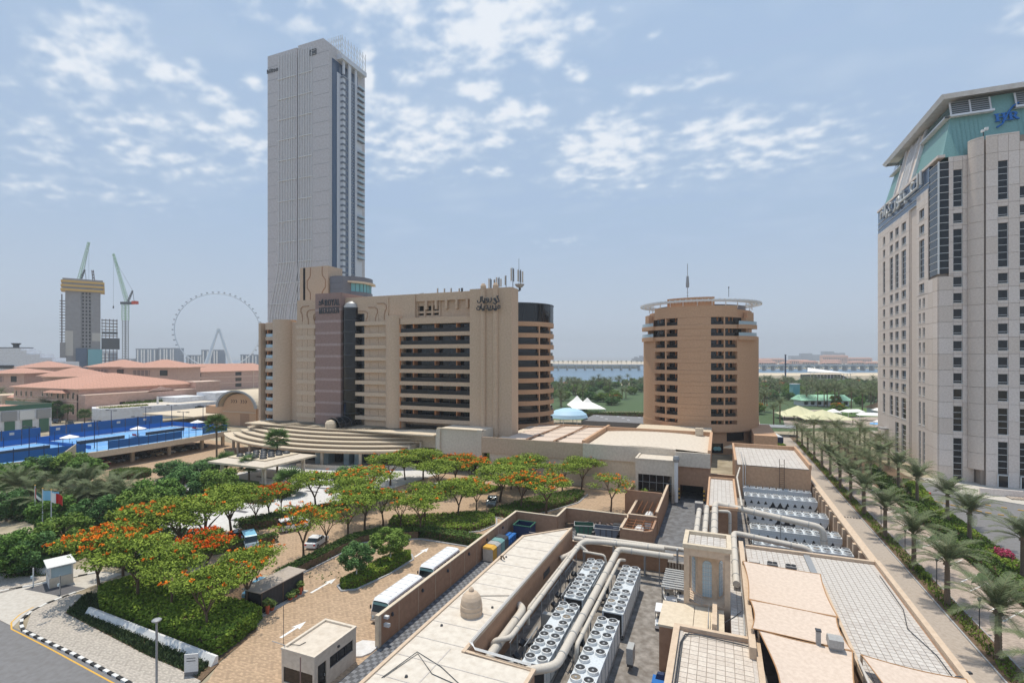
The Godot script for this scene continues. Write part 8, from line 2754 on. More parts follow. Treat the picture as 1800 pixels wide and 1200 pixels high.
	var dl := ["leftmost of the garden clump, by the deck wall", "behind the flags", "at the back of the clump under the court deck", "at the clump's end beside the oval hedge", "in front of the clump, right of the flags", "nearest the forecourt", "between the flagpoles and the deck", "in the middle of the clump", "at the picture's edge beside the deck"]
	for e in [[-119.1, 53.9], [-118.3, 57.5], [-117.4, 61.3], [-109.1, 61.3], [-105.4, 53.3], [-99.0, 57.7], [-109.2, 51.4], [-104.9, 56.7], [-127.0, 54.8]]:
		date_palm("garden_palm", "low spreading date palm " + dl[i], "date palms of the front garden", V(e[0], e[1]), 1.5 + (i % 3) * 0.5, 1.3, true, 22)
		i += 1
	i = 0
	var pl := ["tallest fan palm, beside the court deck's end", "tall fan palm in front of the lobby steps", "short fan palm before the drive-through canopy", "short fan palm behind the drive-through canopy's corner column", "squat fan palm with big leaves at the forecourt bed", "fan palm by the white hall's car park", "first fan palm of the street row before the pink villa", "second fan palm of the street row before the pink villa", "third fan palm of the street row before the pink villa"]
	for e in [[-122.6, 93.8, 10.2], [-99.8, 92.4, 8.0], [-97.9, 82.8, 3.8], [-107.0, 84.4, 3.6], [-81.0, 78.1, 2.6], [-233.4, 121.5, 5.4], [-285.7, 134.6, 6.0], [-274.4, 132.3, 6.4], [-260.7, 129.4, 5.6]]:
		var t := thing("fan_palm", pl[i], "palm", V(e[0], e[1]), i * 0.9, "fan palms")
		part(t, "trunk", palm_trunk(e[2], 0.26), M.palm_bark)
		var c := part(t, "crown", fan_crown(i % 2), M.palm_leaf)
		c.transform = Transform3D(Basis.from_scale(Vector3.ONE * (1.5 if i < 2 else (1.25 if i != 4 else 1.6))), v3(0, e[2], 0))
		i += 1
	# the two rows along the lane
	var ord := ["first", "second", "third", "fourth", "fifth", "sixth", "seventh", "eighth", "ninth", "tenth", "eleventh", "twelfth", "thirteenth", "fourteenth"]
	i = 0
	for u in [50.0, 60.2, 71.5, 82.1, 94.6, 107.0, 116.8, 126.2, 136.6, 147.0, 158.0, 169.0, 180.0, 191.0]:
		date_palm("lane_palm", "date palm, %s from the viewer in the row beside the service lane" % ord[i], "date palms beside the service lane", V(23.8, u), 4.5 + rng.randf() * 0.7, 1.0, i < 9)
		i += 1
	i = 0
	for u in [72.0, 82.9, 95.5, 106.2, 117.0, 130.7, 142.0, 153.0, 164.0, 175.0, 186.0]:
		date_palm("hedge_palm", "date palm, %s from the viewer in the row behind the parking hedge" % ord[i], "date palms behind the parking hedge", V(34.8 + rng.randfn() * 0.4, u), 4.6 + rng.randf() * 0.7, 1.04, i < 7)
		i += 1
	i = 0
	for e in [[29.6, 128], [30.2, 139], [29.4, 150], [30.0, 161], [29.8, 172], [30.4, 183], [40.5, 158], [41.5, 170], [40.6, 182], [42.0, 194], [36.0, 198], [30.0, 200]]:
		date_palm("parking_palm", "date palm, %s from the viewer in the loose clump at the lane's far end" % ord[i], "date palms at the lane's far end", V(e[0], e[1]), 4.6 + rng.randf(), 1.1, false)
		i += 1
	# hedges and beds
	var g0 := Color(0.04, 0.085, 0.018)
	var g1 := Color(0.13, 0.20, 0.04)
	var v0 := Color(0.08, 0.15, 0.02)
	var v1 := Color(0.26, 0.35, 0.05)
	var oval: Array = []
	for k in 20:
		oval.append([-129 + 5.2 * cos(k * TAU / 20), 76.5 + 3.4 * sin(k * TAU / 20)])
	hedge("oval_hedge", "clipped oval green hedge on the drive by the court deck", oval, 1.3, 2600, g0, g1, 0.16)
	hedge("lot_island_hedge", "bright green oval hedge island in the coach lot", [[-43.0, 49.4], [-41.9, 48.7], [-40.8, 49.6], [-39.8, 54.5], [-39.6, 59.4], [-40.5, 60.6], [-41.8, 60.2], [-42.6, 56]], 0.9, 3000, v0, v1, 0.16)
	kerb("lot_island_kerb", [[-43.3, 49.2], [-41.9, 48.3], [-40.5, 49.3], [-39.4, 54.5], [-39.2, 59.6], [-40.4, 61.0], [-42.1, 60.5], [-42.9, 56], [-43.3, 49.2]], 0.8, [M.kerb_grey])
	hedge("lot_hedge", "dark shrub hedge between coach lot and car park, along the shed side", [[-52.0, 47.6], [-50.4, 47.4], [-50.2, 62.0], [-48, 64.6], [-42.8, 67.4], [-43.4, 69.0], [-50, 66.4], [-52.2, 62]], 1.1, 3400, Color(0.03, 0.065, 0.025), g1, 0.2)
	hedge("lot_hedge_end", "dark shrub hedge behind the coaches at the lot's far kerb", [[-43.0, 67.6], [-33, 67.2], [-31.4, 66.8], [-31.6, 69.0], [-36, 69.4], [-43, 69.6]], 1.2, 2200, Color(0.03, 0.065, 0.025), g1, 0.2)
	kerb("lot_kerb", [[-50.0, 47.4], [-49.8, 62.0], [-47.4, 64.4], [-42.6, 66.7], [-33, 66.7]], 1.2, [M.kerb_grey])
	hedge("park_island_hedge", "long rounded hedge island in the middle of the car park", [[-50.6, 69.6], [-40, 70.4], [-36, 73.6], [-35.0, 77.4], [-36.4, 80.4], [-39.6, 80.6], [-46, 76.4], [-52.0, 73]], 0.9, 3600, v0, v1, 0.2)
	kerb("park_island_kerb", [[-51, 69.2], [-40, 70.0], [-35.6, 73.3], [-34.5, 77.4], [-36.1, 80.9], [-39.8, 81.1], [-46.4, 76.8]], 1.2, [M.kerb_grey])
	hedge("corner_island_hedge", "hedge island behind the silver car with orange flecked trees", [[-38.4, 81.6], [-33.6, 80.6], [-31.4, 83], [-25.6, 95], [-25.4, 101], [-28, 101.4], [-35, 91]], 0.9, 3000, v0, g1, 0.2)
	kerb("corner_island_kerb", [[-38.8, 81.3], [-33.4, 80.1], [-31.0, 82.8], [-25.1, 95], [-24.9, 101.4]], 1.2, [M.kerb_grey])
	hedge("far_island_hedge", "low green hedge island below the cream block", [[-60, 88], [-52, 92], [-44, 95], [-42, 98.6], [-50, 98], [-60, 93]], 0.8, 2000, v0, v1, 0.2)
	hedge("clipped_hedge", "clipped hedge block in front of the drive-through canopy, lower step", [[-92, 69.6], [-80, 71.4], [-80, 73.6], [-92, 72]], 1.0, 1500, g0, g1, 0.16, "clipped hedge blocks by the fan palms")
	hedge("clipped_hedge", "clipped bright hedge block in front of the drive-through canopy, upper step", [[-91, 73.4], [-80, 75.2], [-80, 77.6], [-91, 76]], 1.3, 1700, v0, v1, 0.16, "clipped hedge blocks by the fan palms")
	hedge("clipped_hedge", "clipped hedge strip at the canopy's corner column", [[-95, 78.4], [-83.5, 79.8], [-83.5, 81], [-95, 79.6]], 0.8, 1100, g0, v1, 0.16, "clipped hedge blocks by the fan palms")
	hedge("forecourt_shrubs", "loose flowering shrubs along the forecourt's car park edge", [[-74.4, 60], [-70.4, 58.6], [-66, 66.6], [-63, 75], [-65, 76], [-70, 68]], 1.3, 2200, Color(0.03, 0.065, 0.025), g1, 0.22)
	hedge("sports_car_hedge", "shrub hedge in front of the red sports cars", [[-70, 47], [-68.6, 46.4], [-62.0, 57.6], [-63.4, 58.2]], 1.1, 1600, Color(0.03, 0.065, 0.025), g1, 0.2)
	hedge("wall_shrubs", "thick bright shrubs filling the bed behind the low white wall", [[-67, 36.4], [-63, 34.4], [-43.4, 33.4], [-44.4, 38.4], [-47.4, 40.0], [-55, 39.6], [-66, 40.4]], 1.5, 6500, v0, v1, 0.26)
	hedge("pot_side_hedge", "rounded bright hedge at the black shed's street corner", [[-47.2, 36.6], [-44.3, 37.2], [-45.4, 39.9], [-47.4, 40.2]], 1.3, 1100, v0, v1, 0.2)
	hedge("lane_hedge", "low leafy hedge between pilaster wall and service lane", [[17.2, 73], [18.3, 73], [18.6, 108], [18.5, 140], [17.2, 150]], 1.0, 2600, v0, v1, 0.22)
	hedge("parking_hedge", "thick dark hedge between lane parking and the corner tower's drive", [[31.6, 40], [33.6, 40], [33.8, 128], [35.6, 150], [33.6, 150], [31.6, 128]], 1.6, 9000, Color(0.03, 0.06, 0.018), g1, 0.26)
	hedge("tower_side_shrubs", "bright mixed shrubs on the corner tower's side of the hedge", [[34.4, 84], [36.8, 84], [37.4, 118], [40.0, 134], [38.0, 138], [35.2, 118]], 1.0, 3400, v0, v1, 0.24)
	hedge("bougainvillea", "pink flowering bush behind the parking hedge", [[35.2, 88.4], [36.6, 88.2], [36.8, 90.4], [35.4, 90.6]], 1.6, 420, Color(0.35, 0.03, 0.08), Color(0.6, 0.10, 0.2), 0.18)
	hedge("round_tower_hedge", "green hedge where the service lane meets the round tower", [[15.8, 150], [18.2, 150], [18.6, 176], [16.4, 178]], 1.3, 1500, v0, v1, 0.3)
	hedge("pool_hedge", "dark clipped hedge behind the pool terrace", [[-62, 226], [-30, 240], [-31, 243], [-63, 229]], 2.4, 1800, Color(0.03, 0.07, 0.02), g1, 0.4)
	for e in [[-12.6, 93.6, "round clipped bush on the gas yard's brown ledge"], [-15.2, 100.8, "small upright bush behind the gas yard wall"]]:
		var t := thing("clipped_bush", e[2], "shrub", V(e[0], e[1], 2.6 if e[0] > -14 else 0.0), 0.0)
		var b := B.new()
		blob(b, rng, v3(0, 0.9, 0), v3(0.8, 0.9, 0.8), 420, 0.2, g0, v1, 0.8)
		part(t, "foliage", b, M.foliage)
		part(t, "stem", tb([v3(0, -0.1, 0), v3(0, 0.8, 0)], 0.08, 5), M.bark)
	for u in [80.6, 78.4]:
		var t := thing("round_bush", "ball shaped bush on the palm strip, " + ("nearer the viewer" if u < 80 else "nearer the sea"), "shrub", V(24.0, u, 0.1), 0.0, "ball shaped bushes on the palm strip")
		var b := B.new()
		blob(b, rng, v3(0, 0.55, 0), v3(0.6, 0.55, 0.6), 380, 0.16, g0, v1, 0.8)
		part(t, "foliage", b, M.foliage)
		part(t, "stem", tb([v3(0, -0.1, 0), v3(0, 0.5, 0)], 0.06, 5), M.bark)
	# loose ground cover
	var b := B.new()
	grass_tufts(b, poly([[-42.3, 30.5], [-50, 31.0], [-66, 32.7], [-69.0, 36.2], [-64, 37.6], [-63.4, 33.7], [-43, 32.4]]), 0.1, 9000, 0.34, Color(0.065, 0.095, 0.04))
	setting("shrub_bed_cover", b, M.foliage, "low dark ground cover along the street pavement", "stuff")
	b = B.new()
	grass_tufts(b, poly([[-95, 34.2], [-83.2, 34.8], [-79.4, 38], [-84, 46], [-100, 46], [-110, 40]]), 0.02, 7000, 0.35, Color(0.075, 0.12, 0.03))
	setting("corner_lawn", b, M.foliage, "shaded lawn under the trees at the street corner", "stuff")
	b = B.new()
	grass_tufts(b, poly(rect(23.2, 24.6, 44, 190)), 0.14, 4200, 0.36, Color(0.16, 0.22, 0.04))
	grass_tufts(b, poly(rect(33.4, 37.2, 44, 150)), 0.1, 4200, 0.4, Color(0.09, 0.14, 0.03))
	setting("strip_planting", b, M.foliage, "low strappy planting under the lane palms", "stuff")
	b = B.new()
	grass_tufts(b, poly([[-125, 48], [-98, 48], [-96, 64], [-108, 72], [-125, 66]]), 0.02, 6000, 0.7, Color(0.05, 0.09, 0.03))
	grass_tufts(b, poly([[-100, 44], [-70, 42], [-66, 47], [-74, 58], [-80, 56], [-98, 52]]), 0.02, 6000, 0.6, Color(0.06, 0.10, 0.03))
	setting("garden_undergrowth", b, M.foliage, "undergrowth beneath the garden palms and trees", "stuff")
	far_groves()

func far_groves() -> void:
	var g := RandomNumberGenerator.new()
	g.seed = 77
	# hazy grove on the beach side between the hotel towers
	for i in 130:
		var d := 262.0 + 255.0 * sqrt(g.randf())
		var x := (0.075 + g.randf() * 0.195) * d
		if d < 300 and x < 40 and g.randf() < 0.6:
			continue
		grove_tree(obl(x, d), g, "in the grove on the beach between the two hotel towers", "trees of the beach grove", 0.55)
	for i in 250:
		var d := 190.0 + 340.0 * sqrt(g.randf())
		var x := (0.482 + g.randf() * 0.245) * d
		var p := obl(x, d)
		if p.x > 26 and p.x < 84 and p.z < -238 and p.z > -335 and g.randf() < 0.85:
			continue
		if p.x > 8 and p.x < 24 and -p.z < 215:
			continue
		if p.x > 42 and -p.z < 205:
			continue
		grove_tree(p, g, "in the park grove between round tower and corner tower", "trees of the park grove", 0.45)
	var i := 0
	for e in [[52, 334], [54.5, 330], [57, 336], [60, 332], [63, 338], [66, 300], [71, 306], [75, 270], [60.5, 296]]:
		date_palm("park_palm", "tall palm " + ["first from the round tower before the green roof", "second before the green roof", "third before the green roof", "fourth before the green roof", "last before the green roof", "beside the pool awnings, inland", "beside the pool awnings, seaward", "nearest the corner tower's balcony", "between green roof and pool awnings"][i], "tall palms by the green roof", V(e[0], e[1]), 9.0 + g.randf() * 2, 1.35, false)
		i += 1
	for k in 26:
		var d := 300.0 + 40.0 * g.randf()
		grove_tree(obl(-(0.86 + g.randf() * 0.18) * d + 8, d - 30 * g.randf()), g, "in the clump beside the pink villas at the picture's edge", "trees beside the pink villas", 0.25)
	for k in 12:
		grove_tree(V(-276 - g.randf() * 22, 126 + g.randf() * 8), g, "along the street before the pink villa", "street trees before the pink villa", 0.3)
	# palms on the causeway
	for k in 24:
		date_palm("causeway_palm", "small hazy palm on the causeway", "palms on the causeway", obl(90 + k * 11.0 + g.randf() * 4, 1133, 11.4), 6.5, 1.1, false)
	# distant tree belts on the far island
	for s in [[640, 1640, 560, 5.5, "dark hazy tree belt along the far shore"], [560, 1300, 800, 3.0, "thin hazy line of shrubs on the sand bank"]]:
		var b := B.new()
		for k in 900:
			var p := v3(g.randf() * s[2], 0.5 + g.randf() * s[3], g.randfn() * 8)
			blob(b, g, p, v3(4, s[3] * 0.4, 4), 3, 3.0, Color(0.04, 0.06, 0.03), Color(0.08, 0.11, 0.05), 0.6)
		var o := setting("tree_belt", b, M.foliage, s[4], "stuff")
		o.position = obl(s[0], s[1])
		o.rotation.y = TURN

func grove_tree(p: Vector3, g: RandomNumberGenerator, where: String, group: String, palms: float) -> void:
	if g.randf() < palms:
		date_palm("grove_palm", "hazy palm " + where, group, p, 4.0 + g.randf() * 4.5, 1.15, false)
		return
	var flower := g.randf() < 0.07
	var t := thing("grove_tree", ("hazy red flowering tree " if flower else "hazy leafy tree ") + where, "tree", p, g.randf() * TAU, group)
	var m := dense_mesh(g.randi() % 3)
	var s := 0.9 + g.randf() * 0.8
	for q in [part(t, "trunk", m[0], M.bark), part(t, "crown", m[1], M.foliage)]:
		q.scale = v3(s, 0.8 + g.randf() * 0.5, s)
	if flower:
		var q := part(t, "blossom", blossom_mesh(0, false, 0.55), M.blossom)
		q.scale = v3(s * 0.8, 1.0, s * 0.8)

# a car along local z (front towards +z): shaped side outline, glass house, wheels, lamps
func car(label: String, kind: String, paint: String, at: Vector3, turn: float, l: float, w: float, h: float, roof := "") -> Node3D:
	var t := thing("parked_car" if kind != "van" else "parked_van", label, kind, at, turn, "cars parked at the hotel" if kind != "van" else "")
	var f := l / 4.4
	var side: PackedVector2Array
	var glass: PackedVector2Array
	var top: PackedVector2Array
	var belt := 0.95 if kind != "van" else 1.15
	if kind == "van":
		side = pv([v2(-2.2, 0.35), v2(2.15, 0.35), v2(2.2, 0.75), v2(2.05, 1.05), v2(1.7, 1.15), v2(-2.2, 1.15)])
		glass = pv([v2(-2.16, 1.15), v2(1.72, 1.15), v2(1.0, h - 0.12), v2(-2.05, h - 0.12)])
		top = pv([v2(-2.06, h - 0.12), v2(1.02, h - 0.12), v2(0.8, h), v2(-1.95, h)])
	elif kind == "sports car":
		side = pv([v2(-2.2, 0.25), v2(2.2, 0.22), v2(2.2, 0.5), v2(1.3, 0.78), v2(-1.2, 0.88), v2(-2.1, 0.85)])
		glass = pv([v2(-1.5, 0.86), v2(1.0, 0.78), v2(0.1, h - 0.06), v2(-0.6, h - 0.06)])
		top = pv([v2(-0.65, h - 0.06), v2(0.12, h - 0.06), v2(0.0, h), v2(-0.55, h)])
		belt = 0.8
	else:
		side = pv([v2(-2.2, 0.3), v2(2.2, 0.3), v2(2.2, 0.65), v2(2.05, 0.82), v2(1.2, 0.95), v2(-1.7, 0.98), v2(-2.15, 0.9)])
		glass = pv([v2(-1.75, 0.97), v2(1.15, 0.95), v2(0.4, h - 0.08), v2(-1.1, h - 0.08)])
		top = pv([v2(-1.12, h - 0.08), v2(0.42, h - 0.08), v2(0.28, h), v2(-1.0, h)])
	for q in [side, glass, top]:
		for i in q.size():
			q[i].x *= f
	var face := Basis(v3(0, 0, 1), Vector3.UP, v3(-1, 0, 0))
	part(t, "body", pt(side, w, Transform3D(face, v3(w / 2, 0, 0))), M[paint])
	part(t, "windows", pt(glass, w - 0.2, Transform3D(face, v3(w / 2 - 0.1, 0, 0))), M.car_glass)
	part(t, "roof", pt(top, w - 0.16, Transform3D(face, v3(w / 2 - 0.08, 0, 0))), M[roof if roof else paint])
	for s in [-1, 1]:
		for z in ([0.35, -0.5] if kind != "van" else [0.45, -0.7]):
			part(t, "pillar", B.new().obox(Transform3D(Basis(Vector3.RIGHT, 0.0), v3(s * (w / 2 - 0.1), (belt + h) / 2 - 0.03, z * f)), v3(0.05, h - belt - 0.1, 0.09)), M[paint])
		for z in [1.35, -1.35]:
			var wh := part(t, "wheel", tb([v3(s * (w / 2 - 0.2), 0.32, z * f), v3(s * (w / 2 + 0.01), 0.32, z * f)], 0.32, 14), M.tyre)
			part(wh, "rim", tb([v3(s * (w / 2), 0.32, z * f), v3(s * (w / 2 + 0.02), 0.32, z * f)], 0.19, 10), M.metal_grey)
		part(t, "headlight", bx(s * w * 0.36 - 0.2, s * w * 0.36 + 0.2, 0.58, 0.74, 2.12 * f, 2.21 * f), M.pale_glass)
		part(t, "tail_light", bx(s * w * 0.4 - 0.14, s * w * 0.4 + 0.14, 0.62, 0.84, -2.21 * f, -2.1 * f), M.red_car)
	part(t, "grille", bx(-w * 0.25, w * 0.25, 0.4, 0.58, 2.14 * f, 2.22 * f), M.chiller_dark)
	return t

func coach(label: String, at: Vector3) -> void:
	var t := thing("minibus", label, "bus", at, 0.0, "white roofed minibuses by the brown wall")
	# front faces the viewer (+z)
	var b := B.new()
	b.plate(pv([v2(-3.5, 0.35), v2(3.4, 0.35), v2(3.5, 0.8), v2(3.42, 1.25), v2(-3.5, 1.25)]), 2.06, Transform3D(Basis(v3(0, 0, 1), Vector3.UP, v3(-1, 0, 0)), v3(1.03, 0, 0)))
	part(t, "body", b, M.bus_silver)
	b = B.new()
	b.plate(pv([v2(-3.48, 1.25), v2(3.42, 1.25), v2(3.1, 2.2), v2(-3.4, 2.2)]), 1.98, Transform3D(Basis(v3(0, 0, 1), Vector3.UP, v3(-1, 0, 0)), v3(0.99, 0, 0)))
	part(t, "windows", b, M.car_glass)
	for s in [-1, 1]:
		for k in 8:
			var z := -3.42 + k * 0.86
			part(t, "pillar", bx(s * 1.0 - 0.03, s * 1.0 + 0.03, 1.2, 2.24, z - 0.05, z + 0.05), M.white_car)
		for z in [2.2, -2.0]:
			var wh := part(t, "wheel", tb([v3(s * 0.8, 0.4, z), v3(s * 1.04, 0.4, z)], 0.4, 14), M.tyre)
			part(wh, "rim", tb([v3(s * 1.03, 0.4, z), v3(s * 1.06, 0.4, z)], 0.22, 10), M.metal_grey)
		part(t, "headlight", tb([v3(s * 0.75, 0.75, 3.44), v3(s * 0.75, 0.75, 3.52)], 0.13, 10), M.pale_glass)
		part(t, "windscreen_post", tb([v3(s * 0.99, 1.25, 3.4), v3(s * 0.99, 2.22, 3.1)], 0.05, 5), M.white_car)
		part(t, "mirror", bx(s * 1.15 - 0.06, s * 1.15 + 0.06, 1.5, 1.85, 3.3, 3.42), M.chiller_dark)
	part(t, "sun_strip", B.new().obox(Transform3D(Basis(Vector3.RIGHT, -0.32), v3(0, 2.06, 3.18)), v3(1.86, 0.26, 0.04)), M.teal_metal)
	part(t, "bumper", B.new().bevbox(-1.03, 1.03, 0.3, 0.55, 3.4, 3.58, 0.04), M.bus_silver)
	part(t, "grille", bx(-0.5, 0.5, 0.68, 0.84, 3.46, 3.51), M.chiller_dark)
	# rounded white roof
	b = B.new()
	var prof: Array = []
	for k in 9:
		var a := PI * k / 8.0
		prof.append(v2(1.03 * signf(cos(a)) * pow(absf(cos(a)), 0.45), 2.2 + 0.42 * pow(sin(a), 0.6)))
	for k in 8:
		var p: Vector2 = prof[k]
		var q: Vector2 = prof[k + 1]
		b.quad(v3(p.x, p.y, 2.9), v3(p.x, p.y, -3.3), v3(q.x, q.y, -3.3), v3(q.x, q.y, 2.9))
		b.quad(v3(p.x, p.y, 2.9), v3(q.x, q.y, 2.9), v3(q.x * 0.9, 2.2 + (q.y - 2.2) * 0.35, 3.22), v3(p.x * 0.9, 2.2 + (p.y - 2.2) * 0.35, 3.22))
		b.quad(v3(q.x, q.y, -3.3), v3(p.x, p.y, -3.3), v3(p.x * 0.93, 2.2 + (p.y - 2.2) * 0.4, -3.5), v3(q.x * 0.93, 2.2 + (q.y - 2.2) * 0.4, -3.5))
	part(t, "roof", b, M.white_car)
	for k in 6:
		part(t, "roof_rib", bx(-0.8, 0.8, 2.605, 2.63, -2.7 + k * 1.0, -2.66 + k * 1.0), M.pipe_grey)

func golf_cart(label: String, at: Vector3, turn: float) -> void:
	var t := thing("golf_cart", label, "golf cart", at, turn, "white roofed golf carts")
	part(t, "body", pt(pv([v2(-1.2, 0.25), v2(1.2, 0.25), v2(1.25, 0.55), v2(0.75, 0.95), v2(0.6, 0.4), v2(-0.1, 0.4), v2(-0.2, 0.75), v2(-1.2, 0.8)]), 1.16, Transform3D(Basis(v3(0, 0, 1), Vector3.UP, v3(-1, 0, 0)), v3(0.58, 0, 0))), M.white_car)
	part(t, "roof", B.new().bevbox(-0.62, 0.62, 1.78, 1.88, -1.1, 0.8, 0.05), M.white_car)
	part(t, "seat", B.new().bevbox(-0.55, 0.55, 0.72, 0.9, -0.6, -0.1, 0.05).box(-0.55, 0.55, 0.9, 1.3, -0.68, -0.58), M.cream_wall)
	for s in [-1, 1]:
		part(t, "roof_post", tb([v3(s * 0.55, 0.9, 0.72), v3(s * 0.55, 1.8, 0.5)], 0.03, 5), M.metal_dark)
		part(t, "roof_post", tb([v3(s * 0.55, 0.8, -0.9), v3(s * 0.55, 1.8, -0.9)], 0.03, 5), M.metal_dark)
		for z in [0.8, -0.8]:
			part(t, "wheel", tb([v3(s * 0.42, 0.24, z), v3(s * 0.6, 0.24, z)], 0.24, 12), M.tyre)
		part(t, "headlight", bx(s * 0.4 - 0.09, s * 0.4 + 0.09, 0.6, 0.7, 1.15, 1.24), M.pale_glass)
	part(t, "steering_wheel", tb([v3(-0.25, 0.9, 0.45), v3(-0.25, 1.1, 0.3)], 0.14, 10), M.metal_dark)

func planter(label: String, at: Vector3, h: float, s: float) -> void:
	var t := thing("planter", label, "planter", at, rng.randf() * TAU, "terracotta planters by the black shed")
	part(t, "pot", la([v2(0.16, 0), v2(0.24, h * 0.6), v2(0.27, h), v2(0.22, h), v2(0.2, h - 0.06), v2(0.01, h - 0.06)], Vector3.ZERO, 14), M.terracotta_pot)
	var b := B.new()
	blob(b, rng, v3(0, h + s * 0.55, 0), v3(s, s * 0.7, s), 150, 0.22, Color(0.07, 0.12, 0.03), Color(0.22, 0.28, 0.08), 0.9)
	part(t, "plant", b, M.foliage)
	part(t, "stem", tb([v3(0, h - 0.1, 0), v3(0, h + s * 0.5, 0)], 0.04, 5), M.bark)

func slope_wall(label: String, e: Array) -> void:
	var a := V(e[0][0], e[0][1])
	var d := V(e[1][0], e[1][1]) - a
	var t := thing("bed_wall", label, "wall", a, atan2(-d.z, d.x), "low sloped white walls at the entrance")
	var n := int(d.length() / 1.5)
	for k in n:
		part(t, "wall_stone", pt(pv([v2(-0.45, 0), v2(0.3, 0), v2(0.3, 0.78), v2(0.08, 0.8)]), d.length() / n - 0.02, Transform3D(Basis(v3(0, 0, -1), Vector3.UP, v3(1, 0, 0)), v3(k * d.length() / n, 0, 0))), M.kerb_white)

func vehicles_and_street() -> void:
	coach("minibus nearest the guard house, windscreen towards the viewer", V(-33.0, 47.2))
	coach("minibus parked behind the first one along the wall", V(-33.1, 56.4))
	car("white people carrier parked by the car park shrubs", "van", "white_car", V(-64.0, 62.8), PI * 0.93 - 0.3, 4.9, 1.85, 1.95)
	car("white hatchback half hidden by orange flowered trees", "car", "white_car", V(-55.6, 58.8), PI + 0.25, 4.0, 1.72, 1.5)
	car("silver van with light blue roof beside the red sports cars", "van", "silver_car", V(-64.4, 54.6), 1.0, 4.6, 1.8, 1.95, "blue_car")
	car("red sports car nearest the gate, nose to the shrubs", "sports car", "red_car", V(-71.2, 53.4), PI * 0.75, 4.5, 1.95, 1.2)
	car("red sports car with black roof beside its twin", "sports car", "red_car", V(-69.0, 56.4), PI * 0.75, 4.5, 1.95, 1.2, "black_car")
	car("pale gold saloon in front of the red sports cars", "car", "gold_car", V(-71.6, 50.4), PI * 0.62, 4.5, 1.8, 1.45)
	car("white saloon under the orange trees near the gate", "car", "white_car", V(-74.0, 47.6), PI * 0.62, 4.5, 1.8, 1.45)
	car("silver blue car parked nose out beside the hedge island", "car", "silver_car", V(-40.2, 88.0), 0.3, 4.4, 1.8, 1.48)
	car("white car glimpsed under trees below the cream block", "car", "white_car", V(-54.6, 93.0), 1.2, 4.2, 1.75, 1.45)
	car("blue car glimpsed behind the black shed", "car", "blue_car", V(-50.6, 44.4), 0.2, 4.2, 1.75, 1.45)
	car("dark grey off-roader parked beyond the courts, nearer the villas", "van", "black_car", V(-261.7, 126.0), 0.9, 4.9, 1.95, 1.9)
	car("dark off-roader parked beyond the courts, nearer the white hall", "van", "black_car", V(-247.6, 123.6), 1.3, 4.9, 1.95, 1.9)
	var cl := ["white car", "deep red car", "grey car", "silver car", "black car", "pale gold car", "white saloon", "silver saloon", "black saloon", "grey saloon"]
	var where := ["first in the deck parking after the corner column", "second in the deck parking", "third in the deck parking, past the second column", "fourth in the deck parking", "fifth in the deck parking", "sixth in the deck parking, before the third column", "seventh in the deck parking", "eighth in the deck parking", "ninth in the deck parking", "last in the deck parking, towards the palm"]
	for k in 10:
		car(cl[k] + " " + where[k], "car", ["white_car", "red_car", "tower_shadow", "silver_car", "black_car", "gold_car", "white_car", "silver_car", "black_car", "tower_shadow"][k], V(-149.2, 78.2 + k * 3.4), PI / 2, 4.4, 1.8, 1.48)
	golf_cart("white golf cart in the open lane beside the brown block", V(-5.6, 54.8), 0.05)
	golf_cart("white golf cart parked at the pergola's edge", V(-5.3, 60.6), 0.3)
	golf_cart("white golf cart half hidden under the pergola", V(-4.0, 61.4), 0.2)
	# guard house
	var t := thing("guard_house", "beige flat roofed guard house with dark windows at the lot entrance", "hut")
	part(t, "wall", bu(-34.6, -34.4, 0, 3.1, 32.5, 37.7).bu(-34.4, -31.2, 0, 3.1, 37.5, 37.7).bu(-34.4, -31.2, 0, 0.4, 32.5, 32.7).bu(-34.4, -31.2, 1.7, 3.1, 32.5, 32.7), M.cream_wall)
	part(t, "wall", bu(-31.2, -31.0, 0, 3.1, 37.3, 37.7).bu(-31.2, -31.0, 2.25, 3.1, 32.5, 37.3).bu(-31.2, -31.0, 0, 1.25, 34.3, 37.3).bu(-31.2, -31.0, 0, 2.25, 33.9, 34.3).bu(-31.2, -31.0, 0, 2.25, 32.5, 32.9), M.cream_wall)
	part(t, "roof", bu(-34.4, -31.2, 3.0, 3.08, 32.7, 37.5), M.roof_cream)
	part(t, "parapet", bu(-34.65, -34.4, 3.1, 3.25, 32.45, 37.75).bu(-31.2, -30.95, 3.1, 3.25, 32.45, 37.75).bu(-34.4, -31.2, 3.1, 3.25, 32.45, 32.7).bu(-34.4, -31.2, 3.1, 3.25, 37.5, 37.75), M.cream_wall)
	var w := part(t, "window", bu(-31.14, -31.1, 1.25, 2.25, 34.3, 37.3), M.dark_glass)
	part(w, "frame", bu(-31.1, -31.04, 1.25, 2.25, 35.25, 35.32).bu(-31.1, -31.04, 1.25, 2.25, 36.25, 36.32).bu(-31.1, -31.04, 1.25, 1.33, 34.3, 37.3).bu(-31.1, -31.04, 2.17, 2.25, 34.3, 37.3), M.metal_dark)
	w = part(t, "door", bu(-31.14, -31.1, 0, 2.2, 32.9, 33.9), M.dark_glass2)
	part(w, "handle", bu(-31.08, -31.02, 1.0, 1.2, 33.7, 33.76), M.metal_grey)
	part(t, "window", bu(-34.4, -31.2, 0.4, 1.7, 32.58, 32.62), M.dark_glass)
	part(t, "roof_conduit", tb([V(-34.6, 33.2, 3.2), V(-33.6, 33.5, 3.14), V(-33.5, 34.1, 3.12)], 0.03, 5), M.metal_dark)
	part(t, "wall_light", bu(-30.98, -30.85, 2.6, 2.75, 35.2, 35.4), M.metal_dark)
	rebase(t, V(-32.8, 35))
